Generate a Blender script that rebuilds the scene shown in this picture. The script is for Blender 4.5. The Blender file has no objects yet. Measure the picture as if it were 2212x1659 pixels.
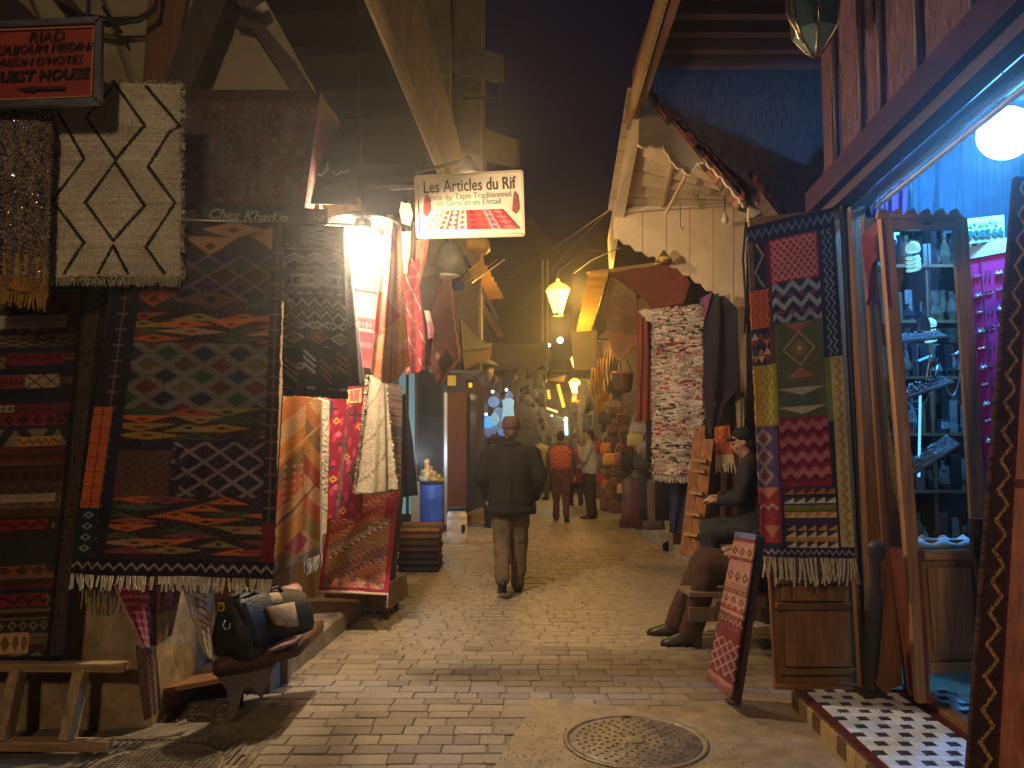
import bpy, bmesh, math, random
import numpy as np
from mathutils import Vector, Matrix, noise as mnoise
# ------------------------------------------------------------------ camera, world, exposure
SC = bpy.context.scene
COL = SC.collection
F, CX, CY, HC = 1700.0, 1106.0, 829.5, 1.5       # focal length and centre in units of a 2212 px wide frame; eye height in metres
TH = math.atan(124.0 / F)
DS = F / 1800.0
cam_d = bpy.data.cameras.new('camera')
cam = bpy.data.objects.new('camera', cam_d)
COL.objects.link(cam)
cam.location = (0, 0, HC)
cam.rotation_euler = (math.pi / 2 + TH, 0, 0)
cam_d.sensor_width = 36
cam_d.lens = F / 2212 * 36
cam_d.clip_start = 0.05
cam_d.clip_end = 500
SC.camera = cam
world = bpy.data.worlds.new("World")
SC.world = world
world.use_nodes = True
wn = world.node_tree
wn.nodes.clear()
w_out = wn.nodes.new('ShaderNodeOutputWorld')
w_bg = wn.nodes.new('ShaderNodeBackground')
w_sky = wn.nodes.new('ShaderNodeTexSky')
w_sky.sky_type = 'NISHITA'
w_sky.sun_disc = False
w_sky.sun_elevation = math.radians(-4.0)
w_sky.sun_rotation = math.radians(200)
w_sky.ozone_density = 4.0
w_mix = wn.nodes.new('ShaderNodeMix')
w_mix.data_type = 'RGBA'
w_mix.inputs['Factor'].default_value = 0.75
w_mix.inputs['B'].default_value = (0.013, 0.012, 0.085, 1)
wn.links.new(w_sky.outputs[0], w_mix.inputs['A'])
wn.links.new(w_mix.outputs['Result'], w_bg.inputs[0])
w_bg.inputs[1].default_value = 0.10
wn.links.new(w_bg.outputs[0], w_out.inputs[0])
SC.view_settings.view_transform = 'Standard'
SC.view_settings.look = 'None'
SC.view_settings.exposure = 0.15
SC.view_settings.gamma = 1.0
SC.view_settings.use_curve_mapping = False
SC.cycles.use_denoising = True
SC.cycles.max_bounces = 6
SC.cycles.diffuse_bounces = 3
SC.cycles.glossy_bounces = 3
SC.cycles.transmission_bounces = 4
SC.cycles.transparent_max_bounces = 12
SC.cycles.volume_bounces = 0
SC.cycles.sample_clamp_indirect = 4.0
SC.cycles.caustics_reflective = False
SC.cycles.caustics_refractive = False
# ------------------------------------------------------------------ picture point -> place in the street
def ray(px, py):
    a = (px - CX) / F
    b = (CY - py) / F
    return Vector((a, math.cos(TH) - b * math.sin(TH), math.sin(TH) + b * math.cos(TH)))
def at(px, py, yr):
    """the point seen at (px, py) that lies yr * DS metres down the street"""
    d = ray(px, py)
    t = yr * DS / d.y
    return Vector((0, 0, HC)) + d * t
def gnd(px, py, z=0.0):
    d = ray(px, py)
    t = (z - HC) / d.z
    return Vector((0, 0, HC)) + d * t
RNG = random.Random(11)
NR = np.random.RandomState(5)
U = RNG.uniform
# ------------------------------------------------------------------ objects
def tag(o, label=None, cat=None, group=None, kind=None):
    if label: o['label'] = label
    if cat: o['category'] = cat
    if group: o['group'] = group
    if kind: o['kind'] = kind
    return o
def thing(name, label, cat, loc=(0, 0, 0), group=None):
    o = bpy.data.objects.new(name, None)
    o.empty_display_size = 0.1
    o.location = loc
    COL.objects.link(o)
    return tag(o, label, cat, group)
def link(name, me, parent=None):
    o = bpy.data.objects.new(name, me)
    COL.objects.link(o)
    if parent is not None:
        o.parent = parent
        if parent.type == 'EMPTY':
            o.matrix_parent_inverse = Matrix.LocRotScale(parent.location, parent.rotation_euler, None).inverted()
    return o
def copy_tree(o, parent=None):
    c = o.copy()
    COL.objects.link(c)
    if parent is not None:
        c.parent = parent
    for ch in list(o.children):
        copy_tree(ch, c)
    return c
class MB:
    """collects simple shapes and links them as one mesh object"""
    def __init__(s):
        s.v, s.f = [], []
    def add(s, vs, fs):
        n = len(s.v)
        s.v += [tuple(p) for p in vs]
        s.f += [tuple(i + n for i in f) for f in fs]
        return s
    def box(s, c, d, rz=0.0, m=None, bev=0.0):
        x, y, z = d[0] / 2, d[1] / 2, d[2] / 2
        if bev:
            b = min(bev, x * .9, y * .9, z * .9)
            vs = []
            for sz in (-1, 1):
                for sx, sy in ((-1, -1), (1, -1), (1, 1), (-1, 1)):
                    vs += [(sx * (x - b), sy * (y - b), sz * z), (sx * x, sy * (y - b), sz * (z - b)), (sx * (x - b), sy * y, sz * (z - b))]
            bm = bmesh.new()
            for p in vs: bm.verts.new(p)
            bmesh.ops.convex_hull(bm, input=bm.verts)
            bm.verts.index_update()
            pts = [v.co.copy() for v in bm.verts]
            fs = [[v.index for v in f.verts] for f in bm.faces]
            bm.free()
        else:
            pts = [Vector(p) for p in ((-x, -y, -z), (x, -y, -z), (x, y, -z), (-x, y, -z), (-x, -y, z), (x, -y, z), (x, y, z), (-x, y, z))]
            fs = [(0, 3, 2, 1), (4, 5, 6, 7), (0, 1, 5, 4), (1, 2, 6, 5), (2, 3, 7, 6), (3, 0, 4, 7)]
        M = Matrix.Translation(Vector(c)) @ (m.to_4x4() if m is not None else Matrix.Rotation(rz, 4, 'Z'))
        return s.add([M @ p for p in pts], fs)
    def slab(s, a, b, c, d, t):
        """a sheet through four corners, t thick away from its front"""
        a, b, c, d = map(Vector, (a, b, c, d))
        n = (b - a).cross(d - a).normalized() * t
        return s.add([a, b, c, d, a - n, b - n, c - n, d - n], [(0, 1, 2, 3), (7, 6, 5, 4), (0, 4, 5, 1), (1, 5, 6, 2), (2, 6, 7, 3), (3, 7, 4, 0)])
    def prism(s, pts, t):
        """a flat outline (list of points, in order) made t thick along its normal"""
        pts = [Vector(p) for p in pts]
        k = len(pts)
        n = Vector((0, 0, 0))
        for i in range(k):
            n += (pts[i] - pts[0]).cross(pts[(i + 1) % k] - pts[0])
        n = n.normalized() * t
        vs = pts + [p - n for p in pts]
        return s.add(vs, [tuple(range(k)), tuple(range(2 * k - 1, k - 1, -1))] + [(i, i + k, (i + 1) % k + k, (i + 1) % k) for i in range(k)])
    def bar(s, p, q, w, h=None, up=(0, 0, 1)):
        """a squared timber from p to q"""
        p, q = Vector(p), Vector(q)
        h = h or w
        d = (q - p)
        L = d.length
        d.normalize()
        u = Vector(up)
        if abs(d.dot(u)) > .98: u = Vector((0, 1, 0))
        sx = d.cross(u).normalized()
        sz = sx.cross(d).normalized()
        m = Matrix((sx, d, sz)).transposed()
        return s.box((p + q) / 2, (w, L, h), m=m)
    def tube(s, path, r, n=8, caps=True):
        path = [Vector(p) for p in path]
        k = len(path)
        rs = r if isinstance(r, (list, tuple)) else [r] * k
        base = len(s.v)
        ref = None
        for i, p in enumerate(path):
            d = (path[min(i + 1, k - 1)] - path[max(i - 1, 0)]).normalized()
            if ref is None:
                ref = d.orthogonal().normalized()
            ref = (ref - d * ref.dot(d)).normalized()
            bi = d.cross(ref)
            for j in range(n):
                a = 2 * math.pi * j / n
                s.v.append(tuple(p + (ref * math.cos(a) + bi * math.sin(a)) * rs[i]))
        for i in range(k - 1):
            for j in range(n):
                a, b = base + i * n + j, base + i * n + (j + 1) % n
                s.f.append((a, b, b + n, a + n))
        if caps:
            s.f.append(tuple(base + j for j in range(n - 1, -1, -1)))
            s.f.append(tuple(base + (k - 1) * n + j for j in range(n)))
        return s
    def lathe(s, c, prof, n=16, sq=1.0):
        """rings of (radius, z) about a vertical axis through c"""
        c = Vector(c)
        base = len(s.v)
        for r, z in prof:
            for j in range(n):
                a = 2 * math.pi * j / n
                s.v.append((c.x + r * math.cos(a), c.y + r * math.sin(a) * sq, c.z + z))
        for i in range(len(prof) - 1):
            for j in range(n):
                a, b = base + i * n + j, base + i * n + (j + 1) % n
                s.f.append((a, b, b + n, a + n))
        s.f.append(tuple(base + j for j in range(n - 1, -1, -1)))
        s.f.append(tuple(base + (len(prof) - 1) * n + j for j in range(n)))
        return s
    def ball(s, c, r, n=12, k=8):
        rr = r if isinstance(r, (tuple, list)) else (r, r, r)
        base = len(s.v)
        for i in range(1, k):
            ph = math.pi * i / k
            for j in range(n):
                a = 2 * math.pi * j / n
                s.v.append((c[0] + rr[0] * math.sin(ph) * math.cos(a), c[1] + rr[1] * math.sin(ph) * math.sin(a), c[2] - rr[2] * math.cos(ph)))
        b0 = len(s.v); s.v.append((c[0], c[1], c[2] - rr[2])); s.v.append((c[0], c[1], c[2] + rr[2]))
        for i in range(k - 2):
            for j in range(n):
                a, b = base + i * n + j, base + i * n + (j + 1) % n
                s.f.append((a, b, b + n, a + n))
        for j in range(n):
            s.f.append((b0, base + (j + 1) % n, base + j))
            s.f.append((b0 + 1, base + (k - 2) * n + j, base + (k - 2) * n + (j + 1) % n))
        return s
    def loft(s, rings, close=True):
        base = len(s.v)
        n = len(rings[0])
        for r in rings: s.v += [tuple(p) for p in r]
        for i in range(len(rings) - 1):
            for j in range(n if close else n - 1):
                a, b = base + i * n + j, base + i * n + (j + 1) % n
                s.f.append((a, b, b + n, a + n))
        if close:
            s.f.append(tuple(base + j for j in range(n - 1, -1, -1)))
            s.f.append(tuple(base + (len(rings) - 1) * n + j for j in range(n)))
        return s
    def mesh(s, name, mat, smooth=False):
        me = bpy.data.meshes.new(name)
        me.from_pydata(s.v, [], s.f)
        bm = bmesh.new(); bm.from_mesh(me)
        bmesh.ops.recalc_face_normals(bm, faces=bm.faces)
        bm.to_mesh(me); bm.free()
        if mat is not None: me.materials.append(mat)
        if smooth: me.shade_smooth()
        return me
    def build(s, name, mat, parent=None, smooth=False):
        return link(name, s.mesh(name, mat, smooth), parent)
# ------------------------------------------------------------------ materials
def new_mat(name):
    m = bpy.data.materials.new(name)
    m.use_nodes = True
    nt = m.node_tree
    bs = nt.nodes['Principled BSDF']
    return m, nt, bs
def M(name, col, rough=.75, var=.25, scale=9.0, bump=.25, metal=0.0, rnd=0.0, stretch=None, spec=.35, dirt=0.0, dirt_col=(.03, .022, .015), bscale=None):
    """base colour with two sizes of noise, wear blotches, random shift per object and relief"""
    m, nt, bs = new_mat(name)
    N, L = nt.nodes.new, nt.links.new
    tc = N('ShaderNodeTexCoord')
    src = tc.outputs['Object']
    if stretch:
        mp = N('ShaderNodeMapping'); mp.inputs['Scale'].default_value = stretch
        L(src, mp.inputs[0]); src = mp.outputs[0]
    n1 = N('ShaderNodeTexNoise'); n1.inputs['Scale'].default_value = scale; n1.inputs['Detail'].default_value = 6; n1.inputs['Roughness'].default_value = .65
    L(src, n1.inputs['Vector'])
    mr = N('ShaderNodeMapRange'); mr.inputs[1].default_value = .3; mr.inputs[2].default_value = .7
    mr.inputs[3].default_value = 1 - var; mr.inputs[4].default_value = 1 + var
    L(n1.outputs[0], mr.inputs[0])
    mul = N('ShaderNodeMix'); mul.data_type = 'RGBA'; mul.blend_type = 'MULTIPLY'; mul.inputs['Factor'].default_value = 1
    mul.inputs['A'].default_value = (*col, 1)
    L(mr.outputs[0], mul.inputs['B'])
    out = mul.outputs['Result']
    if rnd:
        oi = N('ShaderNodeObjectInfo')
        m2 = N('ShaderNodeMapRange'); m2.inputs[3].default_value = 1 - rnd; m2.inputs[4].default_value = 1 + rnd
        L(oi.outputs['Random'], m2.inputs[0])
        mu2 = N('ShaderNodeMix'); mu2.data_type = 'RGBA'; mu2.blend_type = 'MULTIPLY'; mu2.inputs['Factor'].default_value = 1
        L(out, mu2.inputs['A']); L(m2.outputs[0], mu2.inputs['B'])
        out = mu2.outputs['Result']
    if dirt:
        n3 = N('ShaderNodeTexNoise'); n3.inputs['Scale'].default_value = scale * .28; n3.inputs['Detail'].default_value = 8; n3.inputs['Roughness'].default_value = .7
        L(src, n3.inputs['Vector'])
        r3 = N('ShaderNodeMapRange'); r3.inputs[1].default_value = .5; r3.inputs[2].default_value = .72; r3.inputs[4].default_value = dirt
        L(n3.outputs[0], r3.inputs[0])
        mx = N('ShaderNodeMix'); mx.data_type = 'RGBA'; mx.inputs['B'].default_value = (*dirt_col, 1)
        L(r3.outputs[0], mx.inputs['Factor']); L(out, mx.inputs['A'])
        out = mx.outputs['Result']
    L(out, bs.inputs['Base Color'])
    r2 = N('ShaderNodeMapRange'); r2.inputs[3].default_value = max(.05, rough - .15); r2.inputs[4].default_value = min(1, rough + .12)
    L(n1.outputs[0], r2.inputs[0]); L(r2.outputs[0], bs.inputs['Roughness'])
    bs.inputs['Metallic'].default_value = metal
    bs.inputs['Specular IOR Level'].default_value = spec
    if bump:
        n2 = N('ShaderNodeTexNoise'); n2.inputs['Scale'].default_value = bscale or scale * 6; n2.inputs['Detail'].default_value = 5
        L(src, n2.inputs['Vector'])
        b = N('ShaderNodeBump'); b.inputs['Strength'].default_value = bump; b.inputs['Distance'].default_value = .01
        L(n2.outputs[0], b.inputs['Height']); L(b.outputs[0], bs.inputs['Normal'])
    return m
def wood(name, col, rough=.5, axis='Z', var=.45, rnd=.15, spec=.4):
    st = {'X': (.6, 9, 9), 'Y': (9, .6, 9), 'Z': (9, 9, .6)}[axis]
    return M(name, col, rough, var, 4.0, .35, 0, rnd, st, spec, .35, tuple(c * .35 for c in col), 22)
def emit(name, col, s):
    m, nt, bs = new_mat(name)
    bs.inputs['Base Color'].default_value = (*col, 1)
    bs.inputs['Emission Color'].default_value = (*col, 1)
    bs.inputs['Emission Strength'].default_value = s
    return m
def rug_mat(name, rough=.95, weave=170.0, bump=.5, fuzz=.35):
    m, nt, bs = new_mat(name)
    N, L = nt.nodes.new, nt.links.new
    at_ = N('ShaderNodeVertexColor'); at_.layer_name = 'Col'
    tc = N('ShaderNodeTexCoord')
    n1 = N('ShaderNodeTexNoise'); n1.inputs['Scale'].default_value = weave; n1.inputs['Detail'].default_value = 4
    mp = N('ShaderNodeMapping'); mp.inputs['Scale'].default_value = (1, 1, .35)
    L(tc.outputs['Object'], mp.inputs[0]); L(mp.outputs[0], n1.inputs['Vector'])
    n2 = N('ShaderNodeTexNoise'); n2.inputs['Scale'].default_value = 5; n2.inputs['Detail'].default_value = 5
    L(tc.outputs['Object'], n2.inputs['Vector'])
    ad = N('ShaderNodeMath'); ad.operation = 'ADD'
    L(n1.outputs[0], ad.inputs[0]); L(n2.outputs[0], ad.inputs[1])
    mr = N('ShaderNodeMapRange'); mr.inputs[1].default_value = .6; mr.inputs[2].default_value = 1.4
    mr.inputs[3].default_value = 1 - fuzz; mr.inputs[4].default_value = 1 + fuzz
    L(ad.outputs[0], mr.inputs[0])
    mul = N('ShaderNodeMix'); mul.data_type = 'RGBA'; mul.blend_type = 'MULTIPLY'; mul.inputs['Factor'].default_value = 1
    L(at_.outputs[0], mul.inputs['A']); L(mr.outputs[0], mul.inputs['B'])
    L(mul.outputs['Result'], bs.inputs['Base Color'])
    bs.inputs['Roughness'].default_value = rough
    bs.inputs['Specular IOR Level'].default_value = .15
    bs.inputs['Sheen Weight'].default_value = .15
    b = N('ShaderNodeBump'); b.inputs['Strength'].default_value = bump; b.inputs['Distance'].default_value = .006
    L(n1.outputs[0], b.inputs['Height']); L(b.outputs[0], bs.inputs['Normal'])
    return m
def glass_mat(name, col=(.9, .96, 1), gloss=.16):
    m = bpy.data.materials.new(name); m.use_nodes = True
    nt = m.node_tree; nt.nodes.clear()
    N, L = nt.nodes.new, nt.links.new
    o = N('ShaderNodeOutputMaterial'); t = N('ShaderNodeBsdfTransparent'); g = N('ShaderNodeBsdfGlossy'); mx = N('ShaderNodeMixShader')
    t.inputs[0].default_value = (*col, 1); g.inputs['Roughness'].default_value = .04
    lw = N('ShaderNodeLayerWeight'); lw.inputs[0].default_value = .25
    mr = N('ShaderNodeMapRange'); mr.inputs[3].default_value = gloss * .5; mr.inputs[4].default_value = .7
    L(lw.outputs['Fresnel'], mr.inputs[0]); L(mr.outputs[0], mx.inputs[0])
    L(t.outputs[0], mx.inputs[1]); L(g.outputs[0], mx.inputs[2]); L(mx.outputs[0], o.inputs[0])
    return m
PLASTER = M('old lime plaster', (.42, .33, .20), .9, .22, 5, .5, dirt=.5, dirt_col=(.16, .11, .06))
PLASTER_PALE = M('pale plaster', (.46, .40, .30), .9, .18, 5, .4, dirt=.4, dirt_col=(.2, .15, .09))
RUBBLE = M('rubble wall render', (.34, .24, .12), .92, .4, 7, .9, dirt=.7, dirt_col=(.13, .1, .08), bscale=14)
CONCRETE = M('worn concrete', (.30, .25, .19), .85, .25, 10, .5, dirt=.45, dirt_col=(.13, .11, .09))
MORTAR = M('dusty joint mortar', (.25, .20, .14), .95, .3, 12, .6)
STONE = M('worn paving stone', (.30, .24, .175), .55, .32, 17, .5, rnd=.22, spec=.45, dirt=.55, dirt_col=(.15, .115, .075), bscale=55)
IRON = M('dusty cast iron', (.22, .175, .12), .42, .45, 12, .5, metal=.25)
STEEL = M('dull steel', (.32, .33, .34), .35, .2, 10, .15, metal=.9)
DARKMETAL = M('dark metal', (.03, .03, .033), .5, .3, 10, .2, metal=.5)
W_DARK = wood('dark stained beam', (.055, .030, .020))
W_DARKY = wood('dark stained board along street', (.055, .030, .020), axis='Y')
W_BROWN = wood('brown varnished wood', (.25, .115, .045), .38)
W_BROWNX = wood('brown varnished wood crosswise', (.25, .115, .045), .38, 'X')
W_RED = wood('red brown wood', (.17, .045, .026), .45)
W_TAN = wood('tan timber', (.36, .22, .10), .6)
W_TANX = wood('tan timber crosswise', (.36, .22, .10), .6, 'X')
W_ORANGE = wood('orange pine', (.36, .15, .06), .55)
W_GREYW = wood('weathered grey wood', (.20, .14, .10), .75)
W_WHITE = M('chalky painted boards', (.66, .55, .40), .75, .12, 6, .25, rnd=.07, dirt=.5, dirt_col=(.24, .18, .11))
W_CREAM = M('cream painted boards', (.70, .56, .38), .7, .10, 5, .2, rnd=.06, dirt=.35, dirt_col=(.3, .22, .13))
STRAWBOARD = M('straw fibre board', (.095, .042, .058), .8, .85, 42, .8, stretch=(1, 1, .2), bscale=90)
CORRU = M('corrugated plastic sheet', (.55, .46, .30), .55, .15, 6, .1, dirt=.4, dirt_col=(.25, .19, .1))
RUG = rug_mat('woven wool')
SHAG = rug_mat('shaggy wool', 1.0, 120, .9, .5)
TASSEL = M('cream wool tassels', (.62, .54, .42), .95, .25, 40, .3)
BLACK = M('black cloth', (.014, .012, .013), .85, .4, 30, .3)
GLASS = glass_mat('cabinet glass')
WHITE = M('white enamel', (.75, .73, .68), .4, .05, 6, 0)
BLACKPAINT = M('black paint', (.015, .013, .012), .5, .2, 10, 0)
# ------------------------------------------------------------------ woven patterns: one colour per knot, dyed into the mesh of the rug
def P3(*c): return np.array(c, dtype=float)
NAVY, INK, BRN, MAR = P3(.018, .018, .045), P3(.012, .010, .014), P3(.075, .038, .024), P3(.16, .014, .022)
ORG, RED, GRN, CRM = P3(.50, .125, .03), P3(.36, .035, .03), P3(.05, .105, .045), P3(.58, .49, .34)
YEL, TAN, GRY, PNK = P3(.50, .27, .05), P3(.36, .22, .11), P3(.24, .24, .25), P3(.48, .16, .15)
PUR, BLU, OLV, WHT = P3(.07, .03, .085), P3(.035, .07, .22), P3(.17, .16, .04), P3(.68, .64, .56)
class Cv:
    def __init__(s, nu, nv, bg, asp=1.0):
        s.nu, s.nv = nu, nv
        s.a = np.empty((nv, nu, 3)); s.a[:] = bg
        s.u, s.v = np.meshgrid((np.arange(nu) + .5) / nu, (np.arange(nv) + .5) / nv)
    def put(s, m, c, clip=None):
        if clip is not None:
            m = m & (s.u >= clip[0]) & (s.v >= clip[1]) & (s.u <= clip[2]) & (s.v <= clip[3])
        s.a[m] = c
    def rect(s, u0, v0, u1, v1, c):
        s.put((s.u >= u0) & (s.u < u1) & (s.v >= v0) & (s.v < v1), c)
    def dia(s, cu, cv, ru, rv, c, clip=None, hollow=0):
        d = np.abs(s.u - cu) / ru + np.abs(s.v - cv) / rv
        s.put((d < 1) & (d > hollow), c, clip)
    def tri(s, cu, v0, ru, h, c, up=True, clip=None):
        t = (s.v - v0) / h if up else 1 - (s.v - v0) / h
        s.put((t >= 0) & (t <= 1) & (np.abs(s.u - cu) < ru * t), c, clip)
    def zig(s, vc, amp, per, th, c, u0=0, u1=1, ph=0):
        t = np.abs(((s.u / per + ph) % 1) - .5) * 4 - 1
        s.put((np.abs(s.v - vc - amp * t) < th) & (s.u >= u0) & (s.u < u1), c)
    def zigv(s, uc, amp, per, th, c, v0=0, v1=1, ph=0):
        t = np.abs(((s.v / per + ph) % 1) - .5) * 4 - 1
        s.put((np.abs(s.u - uc - amp * t) < th) & (s.v >= v0) & (s.v < v1), c)
    def line(s, pts, w, c, asp=1.0):
        """polyline; asp = height / width of the rug, so that lines are equally thick both ways"""
        for (a, b), (d, e) in zip(pts[:-1], pts[1:]):
            X, Y = s.u - a, (s.v - b) * asp
            dx, dy = d - a, (e - b) * asp
            t = np.clip((X * dx + Y * dy) / (dx * dx + dy * dy + 1e-9), 0, 1)
            s.put(np.hypot(X - t * dx, Y - t * dy) < w * (1 + .3 * np.sin(s.u * 190) * np.sin(s.v * 230)), c)
    def lattice(s, u0, v0, u1, v1, pu, pv, th, c, fills=None, dots=False):
        p = (s.u - u0) / pu + (s.v - v0) / pv
        q = (s.u - u0) / pu - (s.v - v0) / pv
        inn = (s.u >= u0) & (s.u < u1) & (s.v >= v0) & (s.v < v1)
        if fills is not None:
            ip, iq = np.floor(p).astype(int), np.floor(q).astype(int)
            k = (ip * 3 + iq * 5) % len(fills)
            for i, col in enumerate(fills):
                s.put(inn & (k == i), col)
        fp, fq = np.abs(p % 1 - .5), np.abs(q % 1 - .5)
        m = inn & ((fp > .5 - th) | (fq > .5 - th))
        if dots:
            ii, jj = np.meshgrid(np.arange(s.nu), np.arange(s.nv))
            m &= ((ii + jj * 2) % 4 < 2)
        s.put(m, c)
    def speck(s, u0, v0, u1, v1, c, p):
        s.put((NR.rand(s.nv, s.nu) < p) & (s.u >= u0) & (s.u < u1) & (s.v >= v0) & (s.v < v1), c)
    def bands(s, seed, pal, n, u0=0, u1=1, v0=0, v1=1, fine=10):
        r = random.Random(seed)
        cuts = sorted(r.random() for _ in range(n - 1))
        cuts = [v0] + [v0 + (v1 - v0) * c for c in cuts] + [v1]
        for a, b in zip(cuts[:-1], cuts[1:]):
            h = b - a
            bg, fg, f2 = r.choice(pal), r.choice(pal), r.choice(pal)
            s.rect(u0, a, u1, b, bg)
            k = r.random()
            per = (u1 - u0) / r.randint(max(3, fine // 2), fine)
            if h < .012: continue
            if k < .3:
                s.zig((a + b) / 2, h * .28, per, h * .14, fg, u0, u1)
            elif k < .55:
                for i in range(int((u1 - u0) / per)):
                    s.dia(u0 + per * (i + .5), (a + b) / 2, per * .46, h * .45, fg, (u0, a, u1, b))
                    s.dia(u0 + per * (i + .5), (a + b) / 2, per * .2, h * .2, f2, (u0, a, u1, b))
            elif k < .7:
                for i in range(int((u1 - u0) / per)):
                    s.tri(u0 + per * (i + .5), a, per * .5, h, fg, i % 2 == 0, (u0, a, u1, b))
            elif k < .85:
                s.lattice(u0, a, u1, b, per * .7, h * .5, .12, fg)
            else:
                s.rect(u0, a + h * .4, u1, a + h * .6, fg)
    def soften(s, k=.12):
        """yarn to yarn unevenness of the dye"""
        s.a *= 1 + k * (NR.rand(s.nv, s.nu, 1) - .5) * 2
        s.a *= 1 + k * (NR.rand(s.nv, 1, 1) - .5) * 1.4
        return s
def quad(TL, TR, BL, BR, amp=.012, fr=2.5, ph=0.0, ragged=0.0, sag=0.0, lumpy=0.0):
    TL, TR, BL, BR = (np.array(p, dtype=float) for p in (TL, TR, BL, BR))
    n = np.cross(TR - TL, BL - TL); n /= np.linalg.norm(n)
    eu = (TR - TL) / np.linalg.norm(TR - TL)
    def pos(Uu, V):
        u, v = Uu[..., None], V[..., None]
        p = (TL * (1 - u) + TR * u) * (1 - v) + (BL * (1 - u) + BR * u) * v
        w = amp * (np.sin(2 * math.pi * fr * Uu + ph + V * 1.1) * (.35 + V * .65) + .5 * np.sin(2 * math.pi * fr * 2.3 * Uu - ph * 2 + V * 2.4) * V)
        if lumpy:
            w = w + lumpy * (NR.rand(*Uu.shape) - .5)
        p = p + n * w[..., None]
        p[..., 2] -= sag * np.sin(math.pi * Uu) * (1 - V)
        if ragged:
            j = ragged * (NR.rand(*Uu.shape) - .35)
            e = np.where(Uu < 1e-6, -1, np.where(Uu > 1 - 1e-6, 1, 0)) * j
            p = p + eu * e[..., None]
            p[..., 2] -= np.where(V > 1 - 1e-6, ragged * NR.rand(*Uu.shape), 0)
        return p
    pos.n = n
    return pos
def cloth(name, pos, cv, mat=None, parent=None, thick=.012, back=None):
    """a rug or cloth: patterned face, plain back, real thickness"""
    a = cv.a if isinstance(cv, Cv) else cv
    nv, nu = a.shape[:2]
    Uu, V = np.meshgrid(np.linspace(0, 1, nu), np.linspace(0, 1, nv))
    p = pos(Uu, V)
    du = np.gradient(p, axis=1); dv = np.gradient(p, axis=0)
    n = np.cross(du, dv); n /= np.linalg.norm(n, axis=2, keepdims=True) + 1e-12
    ks = [slice(None)]
    b = p + n * thick                                  # u right, v down: the normal points away from the viewer
    su = np.unique(np.r_[np.arange(0, nu, 7), nu - 1]); sv = np.unique(np.r_[np.arange(0, nv, 7), nv - 1])
    bc = b[np.ix_(sv, su)]
    idx = np.arange(nu * nv).reshape(nv, nu)
    f1 = np.stack([idx[:-1, :-1], idx[1:, :-1], idx[1:, 1:], idx[:-1, 1:]], -1).reshape(-1, 4)
    o1 = nu * nv
    ib = o1 + np.arange(len(su) * len(sv)).reshape(len(sv), len(su))
    f2 = np.stack([ib[:-1, :-1], ib[:-1, 1:], ib[1:, 1:], ib[1:, :-1]], -1).reshape(-1, 4)
    loop = np.r_[idx[0, :], idx[1:, -1], idx[-1, -2::-1], idx[-2:0:-1, 0]]
    o2 = o1 + ib.size
    L = len(loop)
    rim = b.reshape(-1, 3)[loop]
    k = np.arange(L); k2 = (k + 1) % L
    f3 = np.stack([loop[k], loop[k2], o2 + k2, o2 + k], -1)
    verts = np.concatenate([p.reshape(-1, 3), bc.reshape(-1, 3), rim])
    faces = np.concatenate([f1, f2, f3])
    bcol = np.array(back) if back is not None else a.reshape(-1, 3).mean(0) * .9
    cols = np.concatenate([a.reshape(-1, 3), np.tile(bcol, (ib.size, 1)), a.reshape(-1, 3)[loop] * .9])
    me = bpy.data.meshes.new(name)
    me.vertices.add(len(verts)); me.vertices.foreach_set('co', verts.ravel())
    me.loops.add(faces.size); me.polygons.add(len(faces))
    me.loops.foreach_set('vertex_index', faces.ravel().astype(np.int32))
    me.polygons.foreach_set('loop_start', (np.arange(len(faces)) * 4).astype(np.int32))
    me.update(calc_edges=True)
    at_ = me.color_attributes.new('Col', 'FLOAT_COLOR', 'POINT')
    at_.data.foreach_set('color', np.c_[np.clip(cols, 0, 1), np.ones(len(cols))].ravel())
    me.materials.append(mat or RUG)
    me.shade_smooth()
    return link(name, me, parent)
def fringe(parent, p, q, n, length, mat=None, w=.006, drop=(0, 0, -1), skip=.06, name='fringe', bunch=3):
    mb = MB()
    p, q = Vector(p), Vector(q)
    d = (q - p).normalized()
    dr = Vector(drop).normalized()
    out = Vector((0, -1, 0))
    for i in range(n):
        if RNG.random() < skip: continue
        c = p.lerp(q, (i + .5) / n) + d * U(-.004, .004)
        l = length * U(.78, 1.12)
        sw = d * U(-.018, .018) * length / .1 + d * .01 * math.sin(i / bunch)
        m1 = c + dr * l * .5 + sw * .4 + out * U(0, .012)
        e = c + dr * l + sw + out * U(-.004, .02)
        mb.tube([c, m1, e], [w * .75, w, w * .8], 4)
    o = mb.build(name, mat or TASSEL, parent)
    o['kind'] = 'stuff'
    return o
def text(body, c, right, up, size, mat, parent, name='lettering', squash=1.0, shear=0.0, depth=.004, align='CENTER', bold=0.0):
    """raised or painted lettering, standing on the plane of right / up at c"""
    cu = bpy.data.curves.new('text', 'FONT')
    cu.body = body; cu.size = size; cu.align_x = align; cu.align_y = 'CENTER'; cu.shear = shear
    cu.extrude = depth / 2; cu.offset = bold; cu.resolution_u = 3
    o = bpy.data.objects.new('text', cu)
    COL.objects.link(o)
    dg = bpy.context.evaluated_depsgraph_get()
    me = bpy.data.meshes.new_from_object(o.evaluated_get(dg))
    bpy.data.objects.remove(o); bpy.data.curves.remove(cu)
    right, up = Vector(right).normalized(), Vector(up)
    up = (up - right * up.dot(right)).normalized()
    nn = right.cross(up)
    m = Matrix((right * squash, up, nn)).transposed().to_4x4()
    m.translation = Vector(c)
    me.transform(m)
    me.name = name
    me.materials.clear(); me.materials.append(mat)
    return link(name, me, parent)
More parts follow.
